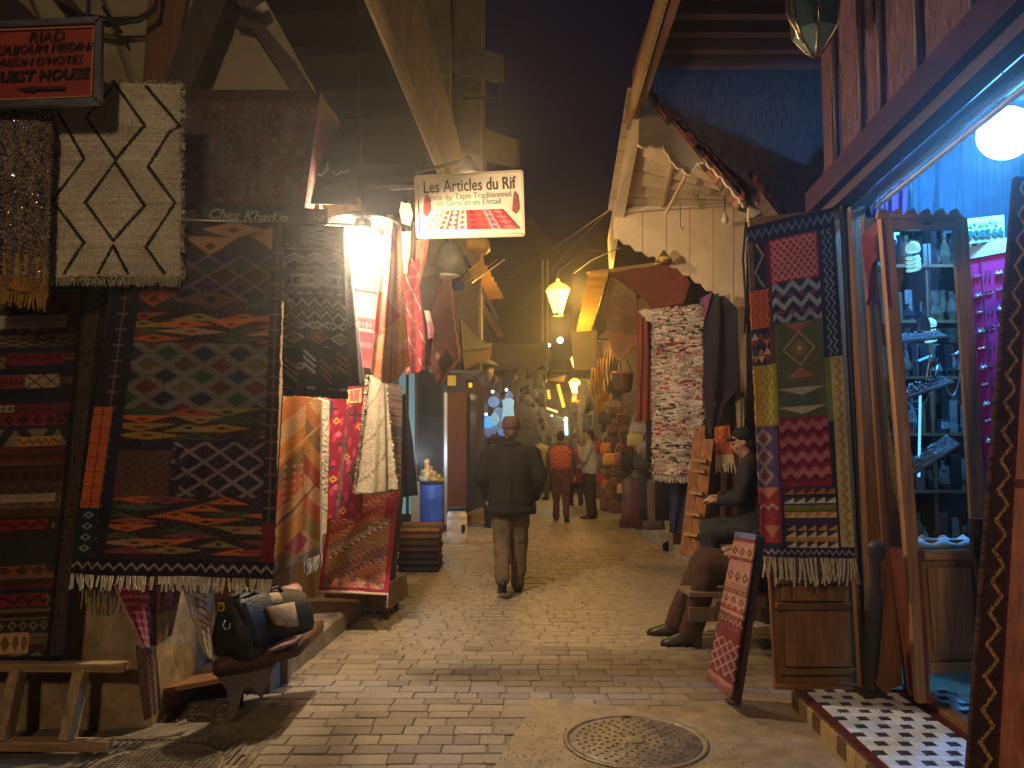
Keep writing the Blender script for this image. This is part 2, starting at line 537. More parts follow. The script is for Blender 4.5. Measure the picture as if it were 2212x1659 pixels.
def point(name, loc, col, w, r, parent=None):
    ld = bpy.data.lights.new(name, 'POINT')
    ld.color = col; ld.energy = w; ld.shadow_soft_size = r
    o = bpy.data.objects.new(name, ld)
    COL.objects.link(o)
    o.location = loc
    if parent is not None:
        o.parent = parent
        o.matrix_parent_inverse = Matrix.Translation(-Vector(parent.location))
    return o
# ------------------------------------------------------------------ the ground: mortar bed, paving stones, concrete
def onp(px, py, P, n):
    d = ray(px, py); o = Vector((0, 0, HC)); P = Vector(P); n = Vector(n)
    return o + d * ((P - o).dot(n) / d.dot(n))
g = MB().add([(-30, -12, 0), (30, -12, 0), (30, 60, 0), (-30, 60, 0)], [(0, 1, 2, 3)]).build('ground', MORTAR)
tag(g, 'dusty mortar ground between and under the paving stones', kind='structure')
pave = MB().slab((-1.9, 15.5, .004), (2.35, 15.5, .004), (2.35, 40, .004), (-1.9, 40, .004), -.003).build('street', STONE)
tag(pave, 'far stretch of the stone street', kind='structure')
def stone_mesh(k):
    r = random.Random(k)
    bm = bmesh.new()
    w, d, h = .5, .5, .5
    for sx, sy in ((-1, -1), (1, -1), (1, 1), (-1, 1)):
        jx, jy = r.uniform(-.02, .02), r.uniform(-.03, .03)
        bm.verts.new((sx * w + jx, sy * d + jy, -h))
        bm.verts.new((sx * w + jx, sy * d + jy, h * .2 + r.uniform(-.1, .1)))
        bm.verts.new((sx * (w - .022) + jx, sy * (d - .04) + jy, h + r.uniform(-.2, .1)))
    bmesh.ops.convex_hull(bm, input=bm.verts)
    me = bpy.data.meshes.new('paving_stone'); bm.to_mesh(me); bm.free()
    me.materials.append(STONE)
    return me
STONES = [stone_mesh(k) for k in range(8)]
pv = thing('pavement', None, None, (0, 6, 0))
pv['kind'] = 'structure'; pv['label'] = 'courses of worn pale paving stones along the alley'
man_c = gnd(1373, 1606)
def in_patch(x, y):
    # cement round the manhole, and the smooth strip in front of the left wall
    if y < 4.52 + .08 * math.sin(x * 5) and x > .20 - .25 * (4.6 - y) + .05 * math.sin(y * 21) and x < 1.75: return True
    if y < 4.50 + .15 * math.sin(x * 3) and x < -1.10 - .35 * (4.6 - y) + .06 * math.sin(y * 17): return True
    return False
cells = []
y = 3.05
row = 0
while y < 15.5:
    dep = RNG.choice((.100, .108, .115, .122, .13))
    x = -1.95 + U(-.25, 0)
    left = -1.95 if y < 4.9 else -1.55
    right = 1.75 if y < 6 else 2.3
    while x < right:
        w = RNG.choice((.13, .17, .20, .22, .25))
        skew = .012 * math.sin(x * 1.7 + row * .2)
        cx, cy = x + w / 2, y + dep / 2 + skew
        if cx > left - .2 and not in_patch(cx, cy):
            cells.append((cx, cy, w - U(.003, .009), dep - U(.003, .009)))
        x += w
    y += dep; row += 1
def seen(c):
    return abs(c[0]) < (c[1] + .1) * (CX + 30) / F and c[1] > 3.0
cells = [c for c in cells if seen(c)]
cells.sort(key=lambda c: c[1])
near, rest = cells[:298], cells[298:]
for i, (cx, cy, w, d) in enumerate(near):
    o = link('paving_stone', STONES[i % 8], None)
    o.location = (cx, cy, .004 + U(-.002, .003)); o.scale = (w, d, .013)
    o.rotation_euler = (U(-.006, .006), U(-.006, .006), U(-.012, .012))
    o.parent = pv; o.matrix_parent_inverse = Matrix.Translation((0, -6, 0))
mb = MB()
for (cx, cy, w, d) in rest:
    b = .008
    z = .010 + U(-.003, .003)
    x0, x1, y0, y1 = cx - w / 2, cx + w / 2, cy - d / 2, cy + d / 2
    j = lambda: U(-.004, .004)
    vs = [(x0, y0, 0), (x1, y0, 0), (x1, y1, 0), (x0, y1, 0), (x0 + b, y0 + b, z + j() * .6), (x1 - b, y0 + b, z + j() * .6), (x1 - b, y1 - b, z + j() * .6), (x0 + b, y1 - b, z + j() * .6)]
    mb.add(vs, [(4, 5, 6, 7), (0, 1, 5, 4), (1, 2, 6, 5), (2, 3, 7, 6), (3, 0, 4, 7)])
far_st = mb.build('far_paving', STONE, pv)
far_st['kind'] = 'stuff'
# cement patch round the manhole
mb = MB()
pts = []
for k in range(40):
    t = k / 39
    pts.append((.12 - .25 * 1.6 + t * 2.4, 4.62 + .08 * math.sin((.0 + t * 2.2) * 5) + U(-.02, .02), .011))
pts = [(p[0], p[1] - (.0 if p[0] > 0 else 0), p[2]) for p in pts if p[0] > .05]
mb.prism([(1.95, 2.2, .011), (1.95, pts[-1][1], .011)] + pts[::-1] + [(.1, 4.5, .011), (-.45, 2.2, .011)], .02)
cem = mb.build('cement_patch', M('patched cement', (.30, .225, .14), .6, .30, 9, .8, dirt=.5, dirt_col=(.15, .12, .09), spec=.45, bscale=34))
tag(cem, 'rough cement patch in the paving around the round manhole cover', kind='structure')
mb = MB()
pts = [(-1.08 - .35 * (4.6 - 2.2), 2.2, .007), (-1.14, 4.45, .007), (-1.4, 4.72, .007), (-2.2, 4.72, .009), (-4.5, 4.6, .009), (-4.5, 2.2, .009)]
mb.prism(pts, .018)
apr = mb.build('cement_apron', M('grubby apron', (.19, .155, .11), .8, .35, 9, .6, dirt=.6, dirt_col=(.08, .06, .045)))
tag(apr, 'smooth dusty cement apron in front of the left wall', kind='structure')
# loose grit on the street
mb = MB()
for i in range(900):
    if i < 380:
        x, yy = man_c.x - .25 + RNG.gauss(0, .3), man_c.y - .25 + RNG.gauss(0, .25)
    else:
        x, yy = U(-1.4, 1.7), U(3.2, 8.0)
    s = U(.002, .006)
    z = .014
    mb.add([(x - s, yy - s, z), (x + s, yy - s * .6, z), (x + s * .3, yy + s, z), (x, yy, z + s * 1.3)], [(0, 1, 3), (1, 2, 3), (2, 0, 3)])
o = mb.build('grit', M('pale grit', (.5, .42, .3), .5, .4, 30, 0))
tag(o, 'scattered pale grit and crumbs on the paving near the manhole', kind='stuff')
# round manhole cover
mh = thing('manhole_cover', 'round iron manhole cover with raised studs in the cement patch', 'manhole cover', man_c)
c = man_c + Vector((0, 0, .0))
MB().lathe(c, [(.345, .0), (.36, .012), (.352, .019), (.335, .019), (.332, .0)], 56).build('rim', IRON, mh, True)
MB().lathe(c, [(.322, .0), (.326, .012), (.322, .016), (.1, .016), (.0, .016)], 56).build('cover_plate', IRON, mh, True)
mb = MB()
for ri in range(1, 9):
    r = .036 * ri
    n = max(4, int(2 * math.pi * r / .052))
    for k in range(n):
        a = 2 * math.pi * (k + (ri % 2) * .5) / n
        if r < .06: continue
        x, yy = c.x + r * math.cos(a), c.y + r * math.sin(a)
        mb.add([(x - .010, yy - .006, .0155), (x + .010, yy - .006, .0155), (x + .010, yy + .006, .0155), (x - .010, yy + .006, .0155), (x - .006, yy - .003, .0215), (x + .006, yy - .003, .0215), (x + .006, yy + .003, .0215), (x - .006, yy + .003, .0215)],
               [(4, 5, 6, 7), (0, 1, 5, 4), (1, 2, 6, 5), (2, 3, 7, 6), (3, 0, 4, 7)])
o = mb.build('raised_studs', IRON, mh); o['kind'] = 'stuff'
MB().lathe(c + Vector((0, 0, .016)), [(.05, 0), (.048, .004), (.03, .004)], 20).build('hub_boss', IRON, mh, True)
MB().box(c + Vector((0, .33, .017)), (.05, .03, .008)).build('lifting_slot', DARKMETAL, mh)
# grate bottom left
gc = gnd(330, 1668)
gm = thing('drain_grate', 'square iron frame with a round hatched drain cover, bottom left', 'drain grate', gc)
c = gc
mb = MB()
hw, hd = .41, .37
for (cx, cy, dx, dy) in ((0, hd, hw * 2, .035), (0, -hd, hw * 2, .035), (hw, 0, .035, hd * 2 - .035), (-hw, 0, .035, hd * 2 - .035)):
    mb.box(c + Vector((cx, cy, .009)), (dx, dy, .018))
mb.build('square_frame', IRON, gm)
mb = MB()
for i in range(22):
    u = -hw + .03 + i * (2 * hw - .06) / 21
    for s in (-1, 1):
        mb.bar(c + Vector((u, -hd + .02, .012)), c + Vector((u, hd - .02, .012)), .008, .008) if s == 1 else None
o = mb.build('hatching', IRON, gm); o['kind'] = 'stuff'
MB().lathe(c, [(.30, .010), (.31, .019), (.29, .020), (.28, .014), (0, .014)], 48).build('round_cover', IRON, gm, True)
mb = MB()
for i in range(-11, 12):
    u = i * .024
    l = math.sqrt(max(.0, .275 ** 2 - u * u))
    mb.box(c + Vector((u, 0, .0165)), (.006, 2 * l, .005))
    mb.box(c + Vector((0, u, .0168)), (2 * l, .006, .005))
o = mb.build('cross_ribs', IRON, gm); o['kind'] = 'stuff'
# ------------------------------------------------------------------ lamps
def street_lantern(p, h, label, watts, col, to_wall, group='amber street lanterns', strength=9):
    p = Vector(p)
    t = thing('street_lantern', label, 'street lamp', p - Vector((0, 0, h / 2)), group)
    w = h * .36
    gl = emit('lit amber glass', col, strength)
    mb = MB()
    MB().ball(p, w * .45, 10, 8).build('bulb', emit('lit lamp core', (1.0, .85, .55), 30), t, True)
    n = 6
    ring = lambda r, z: [(p.x + r * math.cos(2 * math.pi * (k + .5) / n), p.y + r * math.sin(2 * math.pi * (k + .5) / n), p.z + z) for k in range(n)]
    mb.loft([ring(w * .42, -h * .42), ring(w, h * .22)])
    mb.build('glass_body', gl, t)
    MB().loft([ring(w * 1.08, h * .225), ring(w * .72, h * .36), ring(w * .2, h * .47), ring(w * .12, h * .56)]).build('cap', emit('cap glowing as glare', col, strength * .22), t)  # cap emits to stand in for the yellow glare round the lamp
    MB().loft([ring(w * .5, -h * .5), ring(w * .46, -h * .425)]).build('base', DARKMETAL, t)
    mb = MB()
    for k in range(n):
        a = 2 * math.pi * (k + .5) / n
        mb.bar((p.x + w * .44 * math.cos(a), p.y + w * .44 * math.sin(a), p.z - h * .42), (p.x + w * 1.03 * math.cos(a), p.y + w * 1.03 * math.sin(a), p.z + h * .225), .008)
    mb.build('frame', DARKMETAL, t)
    q = Vector(to_wall)
    MB().tube([p + Vector((0, 0, h * .56)), p + Vector((0, 0, h * .75)), p.lerp(q, .4) + Vector((0, 0, h * .95)), q], .012).build('bracket', DARKMETAL, t, True)
    point('lantern_light', p + Vector((0, 0, -h * .8)), col, watts * .35, w, t)
    point('lantern_light', p + Vector((w * 1.7, -w * 1.2, 0)), col, watts * .65, w, t)
    return t
AMBER = (1.0, .55, .10)
street_lantern(at(1205, 645, 13.0), .56, 'large glowing amber lantern hanging over the middle of the alley', 250, AMBER, (1.9, 13.0, 4.6), strength=6)
street_lantern(at(1241, 834, 22.0), .46, 'small glowing amber lantern beyond the first, above the far crowd', 110, AMBER, (2.4, 20.5, 3.6), strength=8)
street_lantern(at(1243, 782, 19.5), .36, 'amber lantern under the yellow lit awning down the alley', 80, AMBER, (2.4, 18.5, 3.9), strength=8)
# the lantern behind the photographer whose light falls on the near paving and the rugs facing it
bl = street_lantern((-1.0, -4.6, 5.2), .5, 'amber street lantern on a post behind the viewer', 600, (1.0, .72, .42), (-1.0, -5.3, 5.65))
MB().tube([(-1.0, -5.3, 0), (-1.0, -5.3, 5.7)], [.05, .035]).build('post', DARKMETAL, bl, True)
def globe_mat(col, s):
    # frosted lamp glass: gives off light and lets the filament's light through
    m = bpy.data.materials.new('lit frosted globe'); m.use_nodes = True
    nt = m.node_tree; nt.nodes.clear()
    o = nt.nodes.new('ShaderNodeOutputMaterial'); a = nt.nodes.new('ShaderNodeAddShader')
    t = nt.nodes.new('ShaderNodeBsdfTransparent'); e = nt.nodes.new('ShaderNodeEmission')
    e.inputs[0].default_value = (*col, 1); e.inputs[1].default_value = s
    nt.links.new(t.outputs[0], a.inputs[0]); nt.links.new(e.outputs[0], a.inputs[1]); nt.links.new(a.outputs[0], o.inputs[0])
    return m
def bare_bulb(p, r, label, col, watts, strength, cord_top, shade=False, cat='light bulb', lcol=None):
    p = Vector(p)
    t = thing('light_bulb', label, cat, p)
    MB().ball(p, r, 20, 14).build('glass_globe', globe_mat(col, strength), t, True)
    MB().tube([p + Vector((0, 0, r * .95)), p + Vector((0, 0, r + .05))], r * .34, 10).build('socket', DARKMETAL, t)
    MB().tube([p + Vector((0, 0, r + .05)), Vector(cord_top)], .005, 5).build('cord', BLACKPAINT, t)
    if shade:
        MB().lathe(p + Vector((0, 0, r * 1.12)), [(.03, .09), (.10, .07), (.27, .0), (.27, -.006), (.10, .06), (.028, .08)], 28).build('reflector_shade', DARKMETAL, t, True)
    point('bulb_light', p, lcol or col, watts, min(r * .4, .05), t)
    return t
# ------------------------------------------------------------------ left: carpet house with timber braces and jetty
PLASTER_F = M('brown far render', (.085, .06, .034), .9, .3, 4, .5, dirt=.6, dirt_col=(.05, .035, .02))
PLASTER_D = M('shade darkened plaster', (.30, .235, .15), .9, .25, 5, .5, dirt=.5, dirt_col=(.10, .07, .045))  # darker copy of the plaster; dimness of the left side put into colour
hb = thing('carpet_house', 'old plastered corner house with dark timber braces and overhanging upper floor', 'house', (-1.8, 5, 0))
YW = 5.2
W = lambda px, py, yr=YW: at(px, py, yr)
# upper wall facing us, its right edge slopes with the jetty
MB().prism([W(-420, -120), W(-420, 640), W(690, 640), W(690, 330), W(679, 192), W(556, -32), W(510, -120)], .18).build('wall', PLASTER_D, hb)
# rubble base
b0, b1 = gnd(-500, 1590), gnd(322, 1578)
mb = MB()
top = 1.35
N_ = 14
rows_ = []
for i in range(N_ + 1):
    t = i / N_
    p = b0.lerp(b1, t)
    rows_.append([Vector((p.x + U(-.01, .01), p.y + U(-.03, .03) + .06 * z, z * top)) for z in (0, .12, .3, .5, .72, 1)])
for i in range(N_):
    for k in range(5):
        mb.add([rows_[i][k], rows_[i + 1][k], rows_[i + 1][k + 1], rows_[i][k + 1]], [(0, 1, 2, 3)])
e0, e1 = rows_[N_], [Vector((q.x + .05, q.y + 1.3, q.z)) for q in rows_[N_]]
for k in range(5):
    mb.add([e0[k], e1[k], e1[k + 1], e0[k + 1]], [(0, 1, 2, 3)])
mb.add([rows_[0][5], rows_[N_][5], e1[5], Vector((rows_[0][5].x, e1[5].y, top))], [(0, 1, 2, 3)])
mb.build('base_wall', RUBBLE, hb)
# middle wall (behind rugs), from base to upper wall
MB().prism([at(-420, 500, 4.62), at(-420, 1300, 4.62), at(330, 1300, 4.62), at(330, 500, 4.62)], .12).build('middle_wall', PLASTER, hb)
# timber frame on the upper wall
def beam(px0, py0, px1, py1, w, mat, yr=YW - .1, th=.12, name='timber_beam'):
    MB().bar(at(px0, py0, yr), at(px1, py1, yr), th, w, up=(1, 0, .01) if abs(px1 - px0) > 8 else (1, 0, 0)).build(name, mat, hb)
def beam2(quad_px, mat, yr=YW - .06, th=.1, name='timber_beam'):
    MB().prism([at(x, y, yr) for x, y in quad_px], th).build(name, mat, hb)
beam2([(322, -40), (308, 186), (372, 186), (408, -40)], wood('brown leaning beam', (.16, .07, .025), .7))  # beam in a paler brown than the braces
beam2([(505, -60), (512, -5), (405, 260), (352, 240), (440, -5), (462, -60)], W_DARK, YW - .16, .1)
beam2([(524, 28), (508, 55), (545, 62), (603, 150), (640, 215), (690, 215), (634, 130), (575, 60)], W_DARK, YW - .10, .06)
beam2([(528, 30), (500, -10), (570, -10), (582, 20), (556, 36)], W_DARK, YW - .13, .09)
beam2([(0, -30), (-70, 40), (60, 42), (78, 42), (40, 0)], W_DARKY, YW - .10, .08)
beam2([(120, -40), (95, -30), (150, 35), (185, 35)], W_DARK, YW - .14, .07)
# cables looping on the wall
ct = thing('cable_bundle', 'black cables looping along the plaster above the red sign', 'cables', at(200, 40, 5.0))
for k in range(4):
    pts = [at(130, 5 + 4 * k, 5.05), at(170, 30 + 4 * k, 5.0), at(235, 40 + 5 * k, 5.0), at(300, 38 + 3 * k, 5.0), at(335, 18 + 3 * k, 5.0), at(345, -30 + k, 5.05)]
    MB().tube([p + Vector((U(-.01, .01), 0, U(-.01, .01))) for p in pts], .009, 6).build('cable', BLACKPAINT, ct, True)
MB().tube([at(222, 15, 5.0), at(262, 70, 5.0)], .012, 6).build('cable_clip', BLACKPAINT, ct)
# jetty: dark soffit of joists and boards, pale edge strip, street facade above
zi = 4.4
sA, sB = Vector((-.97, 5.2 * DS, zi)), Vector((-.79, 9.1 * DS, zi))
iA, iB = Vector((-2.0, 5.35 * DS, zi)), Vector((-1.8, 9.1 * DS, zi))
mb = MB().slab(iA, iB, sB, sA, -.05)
mb.build('soffit', M('sooty soffit', (.008, .0065, .006), .9, .4, 6, .3, spec=.03), hb)  # shade under the jetty is put into this near black colour
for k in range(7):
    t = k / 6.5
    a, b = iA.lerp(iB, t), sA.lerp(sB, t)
    MB().bar(a + Vector((0, 0, -.07)), b + Vector((-.05, 0, -.07)), .10, .12).build('joist', M('sooty joist', (.009, .007, .006), .9, .4, 6, .3, spec=.03) if k == 0 else bpy.data.materials['sooty joist'], hb)  # joists coloured near black for the same shade
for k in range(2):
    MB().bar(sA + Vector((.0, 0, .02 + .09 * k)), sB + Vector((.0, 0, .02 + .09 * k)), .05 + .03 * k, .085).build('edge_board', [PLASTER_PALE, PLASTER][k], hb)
n_f = (sB - sA).cross(Vector((0, 0, 1)))
FP = lambda px, py: onp(px, py, sA + n_f.normalized() * .03, n_f)
z0, ztop = zi + .16, 5.75
q = [Vector((sA.x + .02, sA.y, z0)), Vector((sB.x + .02, sB.y, z0)), Vector((sB.x + .14, sB.y + 2.3, z0 + .02)), Vector((sB.x + .14, sB.y + 2.3, 5.35)), Vector((sA.x + .1, sA.y + 2.2, 5.75)), Vector((sA.x - .02, sA.y - .4, 5.9))]
MB().prism(q, .2).build('upper_wall', PLASTER_D, hb)
# shop side wall along the street under the jetty, opening dark
MB().slab((-1.98, 5.3 * DS, 0), (-1.82, 9.1 * DS, 0), (-1.82, 9.1 * DS, 4.4), (-1.98, 5.3 * DS, 4.4), .1).build('side_wall', M('shop back wall', (.30, .2, .13), .9, .3, 6, .4), hb)
# rendered houses behind and above, on the left
h2 = thing('tall_house', 'tall beige house with two hooded windows rising on the left of the alley', 'house', at(985, 500, 12))
MB().prism([at(880, -150, 11.4), at(880, 760, 11.4), at(972, 760, 11.4), at(972, -150, 11.4)], .3).build('front_wall', PLASTER_D, h2)
MB().prism([at(925, -150, 12.3), at(925, 800, 12.3), at(1035, 800, 12.3), at(1040, -150, 12.3)], .4).build('stepped_wall', PLASTER_D, h2)
MB().slab(at(1040, -150, 12.35), at(1040, 800, 12.35), at(1044, 820, 17), at(1050, -150, 17), .2).build('street_wall', PLASTER, h2)
def hooded_window(px0, py0, px1, py1, yr0, yr1):
    """a sheet metal hood on a frame over a window, standing out from the wall"""
    w = MB()
    a, b = at(px0, py0, yr0), at(px1, py0 + (py1 - py0) * .42, yr0)
    fr = M('grey sheet metal', (.16, .14, .10), .7, .3, 8, .2)
    o = MB()
    t0, t1 = at(px0, py0, yr0), at(px1 - 4, py0 + 32, yr0)
    t2, t3 = at(px1, py0 + 30, yr1), at(px0 + 18, py0 + 14, yr1)
    o.slab(t0, t1, t2, t3, .03)
    lo0, lo1 = at(px0 + 4, py0 + 70, yr0), at(px1 - 8, py0 + 92, yr0)
    o.slab(at(px0, py0 + 4, yr0 + .02), at(px0 + 3, py0 + 72, yr0 + .02), at(px1 - 8, py0 + 92, yr0 + .02), at(px1 - 4, py0 + 36, yr0 + .02), .02)
    o.slab(t1, at(px1 - 8, py0 + 92, yr0), at(px1 + 1, py0 + 88, yr1), t2, .02)
    hood = o.build('window_hood', fr, h2)
    MB().bar(at(px0 + 12, py1, yr0 + .3), at(px1 - 14, py1 - 2, yr0 + .1), .03).build('lower_bar', DARKMETAL, hood)
    MB().bar(at(px1 - 10, py0 + 88, yr0), at(px1 - 6, py1, yr0), .03).build('stay', DARKMETAL, hood)
    MB().slab(at(px0 - 2, py0 + 70, yr0 + .2), at(px0 - 2, py1 + 60, yr0 + .2), at(px0 + 14, py1 + 55, yr0 + 1), at(px0 + 14, py0 + 72, yr0 + 1), .04).build('window_opening', M('dark window', (.03, .025, .02), .4, .2, 5, 0), hood)
hooded_window(988, 88, 1088, 213, 11.5, 12.2)
hooded_window(1036, 272, 1122, 372, 14.2, 15)
# small dark lamp on the wall over the cream sign
wl = thing('wall_lamp', 'dark wall lamp shining down the alley from just above the cream carpet sign', 'wall lamp', at(1008, 372, 7.2))
c = at(1010, 356, 7.2)
point('wall_lamp_light', c + Vector((.0, .0, -.135)), (1.0, .66, .30), 105, .03, wl)
MB().lathe(c, [(.125, -.10), (.115, -.07), (.075, .0), (.06, .03), (.035, .07), (.012, .09)], 14).build('lamp_head', DARKMETAL, wl, True)
MB().bar(c + Vector((0, 0, .05)), c + Vector((-.5, .35, .05)), .025).build('arm', DARKMETAL, wl)
# house closing the alley far away
h3 = thing('end_house', 'brownish house with shuttered windows closing the far end of the alley', 'house', at(1120, 953, 27))
MB().prism([at(985, 420, 27), at(985, 960, 27), at(1190, 960, 27), at(1190, 520, 27), at(1150, 470, 27), at(1060, 470, 27)], .4).build('wall', PLASTER_F, h3)
for (x0, y0, x1, y1) in ((1092, 600, 1116, 660), (1132, 610, 1152, 700), (1098, 690, 1118, 740), (1060, 600, 1076, 655), (1132, 720, 1150, 770)):
    f = MB().prism([at(x0, y0, 26.9), at(x0, y1, 26.9), at(x1, y1, 26.9), at(x1, y0, 26.9)], .1).build('window', M('brown shutter', (.09, .055, .03), .7, .3, 6, .2), h3)
    MB().bar(at((x0 + x1) / 2, y0, 26.83), at((x0 + x1) / 2, y1, 26.83), .06).build('shutter_joint', W_DARK, f)
for xx in (1172, 1183):
    MB().bar(at(xx, 560, 26.8), at(xx, 800, 26.8), .07).build('drain_pipe', PLASTER_PALE, h3)
h4 = thing('far_right_house', 'dim house wall at the far right end of the alley under the night sky', 'house', at(1300, 953, 25))
MB().prism([at(1236, 560, 25), at(1236, 960, 25), at(1500, 960, 25), at(1500, 480, 25), at(1290, 500, 25)], .4).build('wall', PLASTER_F, h4)
MB().prism([at(1186, 782, 27.5), at(1186, 960, 27.5), at(1260, 960, 27.5), at(1260, 770, 27.5)], .4).build('low_wall', PLASTER_F, h4)
# pavement-height step in front of the shop
st = thing('stone_step', 'long low concrete step in front of the carpet shop', 'step', gnd(680, 1430))
A0, A1 = gnd(582, 1502), gnd(783, 1334)
hgt = .158
nrm = Vector((A0.y - A1.y, A1.x - A0.x, 0)).normalized()
if nrm.x > 0: nrm = -nrm
vs = []
for p in (A0, A1):
    pass
mb = MB()
K = 16
rows_ = []
for i in range(K + 1):
    t = i / K
    p = A0.lerp(A1, t) + nrm * U(-.008, .008)
    q = p + nrm * .95
    zt = hgt + U(-.004, .004)
    rows_.append([p, Vector((p.x, p.y, zt * .85)) + nrm * .004, Vector((p.x, p.y, zt)) + nrm * U(.015, .03), Vector((q.x, q.y, zt)), Vector((q.x, q.y, 0))])
mb.loft(rows_)
mb.build('step_block', CONCRETE, st)
# ------------------------------------------------------------------ signs on the left
def board(name, label, cat, TL, TR, BL, BR, th, mat, frame=None, fw=.03, group=None):
    TL, TR, BL, BR = map(Vector, (TL, TR, BL, BR))
    t = thing(name, label, cat, (TL + TR + BL + BR) / 4, group)
    MB().slab(TL, BL, BR, TR, th).build('panel', mat, t)
    if frame:
        for a, b in ((TL, TR), (TR, BR), (BR, BL), (BL, TL)):
            MB().bar(a + Vector((0, -.006, 0)), b + Vector((0, -.006, 0)), fw, fw, up=(0, 1, 0)).build('frame_side', frame, t)
    n = (TR - TL).cross(TL - BL).normalized()
    return t, n if n.y < 0 else -n
yr = 3.95
TL, TR, BL, BR = at(-120, 62, yr), at(217, 46, yr), at(-125, 232, yr), at(214, 221, yr)
RS, n = board('guest_house_sign', 'red guest house sign with black lettering and an arrow pointing left', 'sign', TL, TR, BL, BR, .02, M('red sign paint', (.30, .038, .028), .45, .12, 6, .05, dirt=.2, dirt_col=(.2, .03, .02)), STEEL, .03)
rt, up = TR - TL, TL - BL
SB = M('black sign letters', (.035, .014, .010), .5, .1, 10, 0)
def put(px, py, body, size, **k):
    p = at(px, py, yr) + n * .014
    text(body, p, rt, up, size, SB, RS, squash=k.pop('sq', 1), shear=k.pop('sh', .25), depth=.006, **k)
put(102, 83, 'RIAD', .074, sq=1.05)
put(93, 108, "NOUJOUM MEDINA", .062, sq=.98)
put(80, 136, "MAISON D'HOTES", .056, sq=1.0)
put(84, 166, 'GUEST HOUSE', .072, sq=1.05, bold=.002)
a, b = at(50, 196, yr) + n * .014, at(143, 193, yr) + n * .014
MB().bar(a.lerp(b, .2), b, .012, .02, up=(0, 1, 0)).build('arrow_shaft', SB, RS)
MB().prism([at(38, 196, yr) + n * .018, at(78, 203, yr) + n * .018, at(78, 189, yr) + n * .018], .008).build('arrow_head', SB, RS)
YLW = M('thin yellow line', (.5, .24, .08), .5, .1, 8, 0)
for a, b in (((-100, 72), (206, 60)), ((206, 60), (200, 210)), ((200, 210), (-100, 222))):
    MB().bar(at(*a, yr) + n * .012, at(*b, yr) + n * .012, .006, .006).build('border_line', YLW, RS)
# the panel behind the lettering touches the frame; the sign hangs from two straps
for px in (30, 190):
    MB().bar(at(px, 50, yr + .02), at(px + 4, -60, 4.95), .02, .006).build('strap', STEEL, RS)
# green shop board with the hand written name
yr = 4.62
TL, TR, BL, BR = at(425, 436, yr), at(706, 452, yr), at(425, 482, yr), at(706, 482, yr)
GB, n = board('shop_name_board', 'dark green board with white handwritten shop name under the patterned rug', 'sign', TL, TR, BL, BR, .03, M('dark green board', (.014, .026, .024), .55, .2, 6, .1))
CH = M('chalk white paint', (.34, .32, .27), .7, .1, 10, 0)
text('Chez Khadija', at(535, 468, yr) + n * .006, TR - TL, TL - BL + Vector((0, 0, .02)), .083, CH, GB, squash=1.02, shear=.3, bold=.0015)
text('We', at(680, 470, yr) + n * .006, TR - TL, TL - BL + Vector((0, 0, .02)), .075, CH, GB, squash=.9, shear=.3)
# green board with arabic strokes, turned to the street
yr = 5.0
TL, TR, BL, BR = at(676, 285, yr), at(768, 282, yr + .4), at(668, 440, yr), at(772, 442, yr + .4)
AB, n = board('arabic_board', 'dark green board with white Arabic lettering behind the hanging rug edge', 'sign', TL, TR, BL, BR, .03, M('green board paint', (.010, .022, .018), .55, .2, 6, .1))
lift = n * .01
yb = lambda px: yr + .4 * (px - 676) / 92
for pts in ([(752, 368), (742, 372), (733, 372), (726, 378), (718, 376), (716, 370)], [(704, 352), (705, 372)], [(700, 364), (698, 374), (690, 379), (684, 376)], [(708, 381), (709, 383)]):
    MB().tube([at(px, py, yb(px)) + lift for px, py in pts], .007, 6).build('lettering', CH, AB)
text('Chez Khadija', at(718, 404, yb(718)) + lift, TR - TL, TL - BL, .05, M('grey letters', (.10, .10, .09), .6, .1, 9, 0), AB, squash=1.0)
# cream hanging sign over the alley
yr = 6.2
TL, TR, BL, BR = at(898, 383, yr), at(1127, 371, yr), at(903, 513, yr), at(1131, 508, yr)
CS, n = board('carpet_sign', 'cream hanging sign with a red carpet picture and dark lettering', 'sign', TL, TR, BL, BR, .05, M('cream sign face', (.60, .52, .38), .45, .06, 6, .02), M('pale sign edge', (.6, .5, .34), .5, .1, 8, 0), .022)
rt, up = TR - TL, TL - BL
DK = M('dark sign letters', (.07, .045, .035), .5, .1, 10, 0)
S = lambda px, py, l=.0025: at(px, py, yr) + n * l
text('Les Articles du Rif', S(1013, 401), rt, up, .135, DK, CS, squash=.70, bold=.001, depth=.001)
GR_ = M('grey sign letters', (.24, .19, .15), .5, .1, 10, 0)
text('Vente du Tapis Traditionnel', S(1010, 424), rt, up, .068, GR_, CS, squash=.86, depth=.001)
text('en Gros et en Detail', S(1012, 438), rt, up, .068, GR_, CS, squash=.86, depth=.001)
cv = Cv(150, 36, RED * .9)
for k, (u0, u1, c0, c1) in enumerate([(0, .12, PNK, CRM), (.12, .22, P3(.4, .3, .25), RED), (.22, .34, RED, CRM), (.34, .44, CRM, RED), (.44, .60, RED, MAR), (.60, .70, P3(.5, .06, .04), RED), (.70, .80, GRY, RED), (.80, 1, RED, PNK)]):
    cv.rect(u0, 0, u1, 1, c0)
    for j in range(4):
        cv.dia((u0 + u1) / 2, (j + .5) / 4, (u1 - u0) * .35, .11, c1)
pos = quad(S(945, 456, .004), S(1085, 452, .004), S(918, 497, .004), S(1124, 494, .004), 0)
cloth('carpet_picture', pos, cv, None, CS, .004)
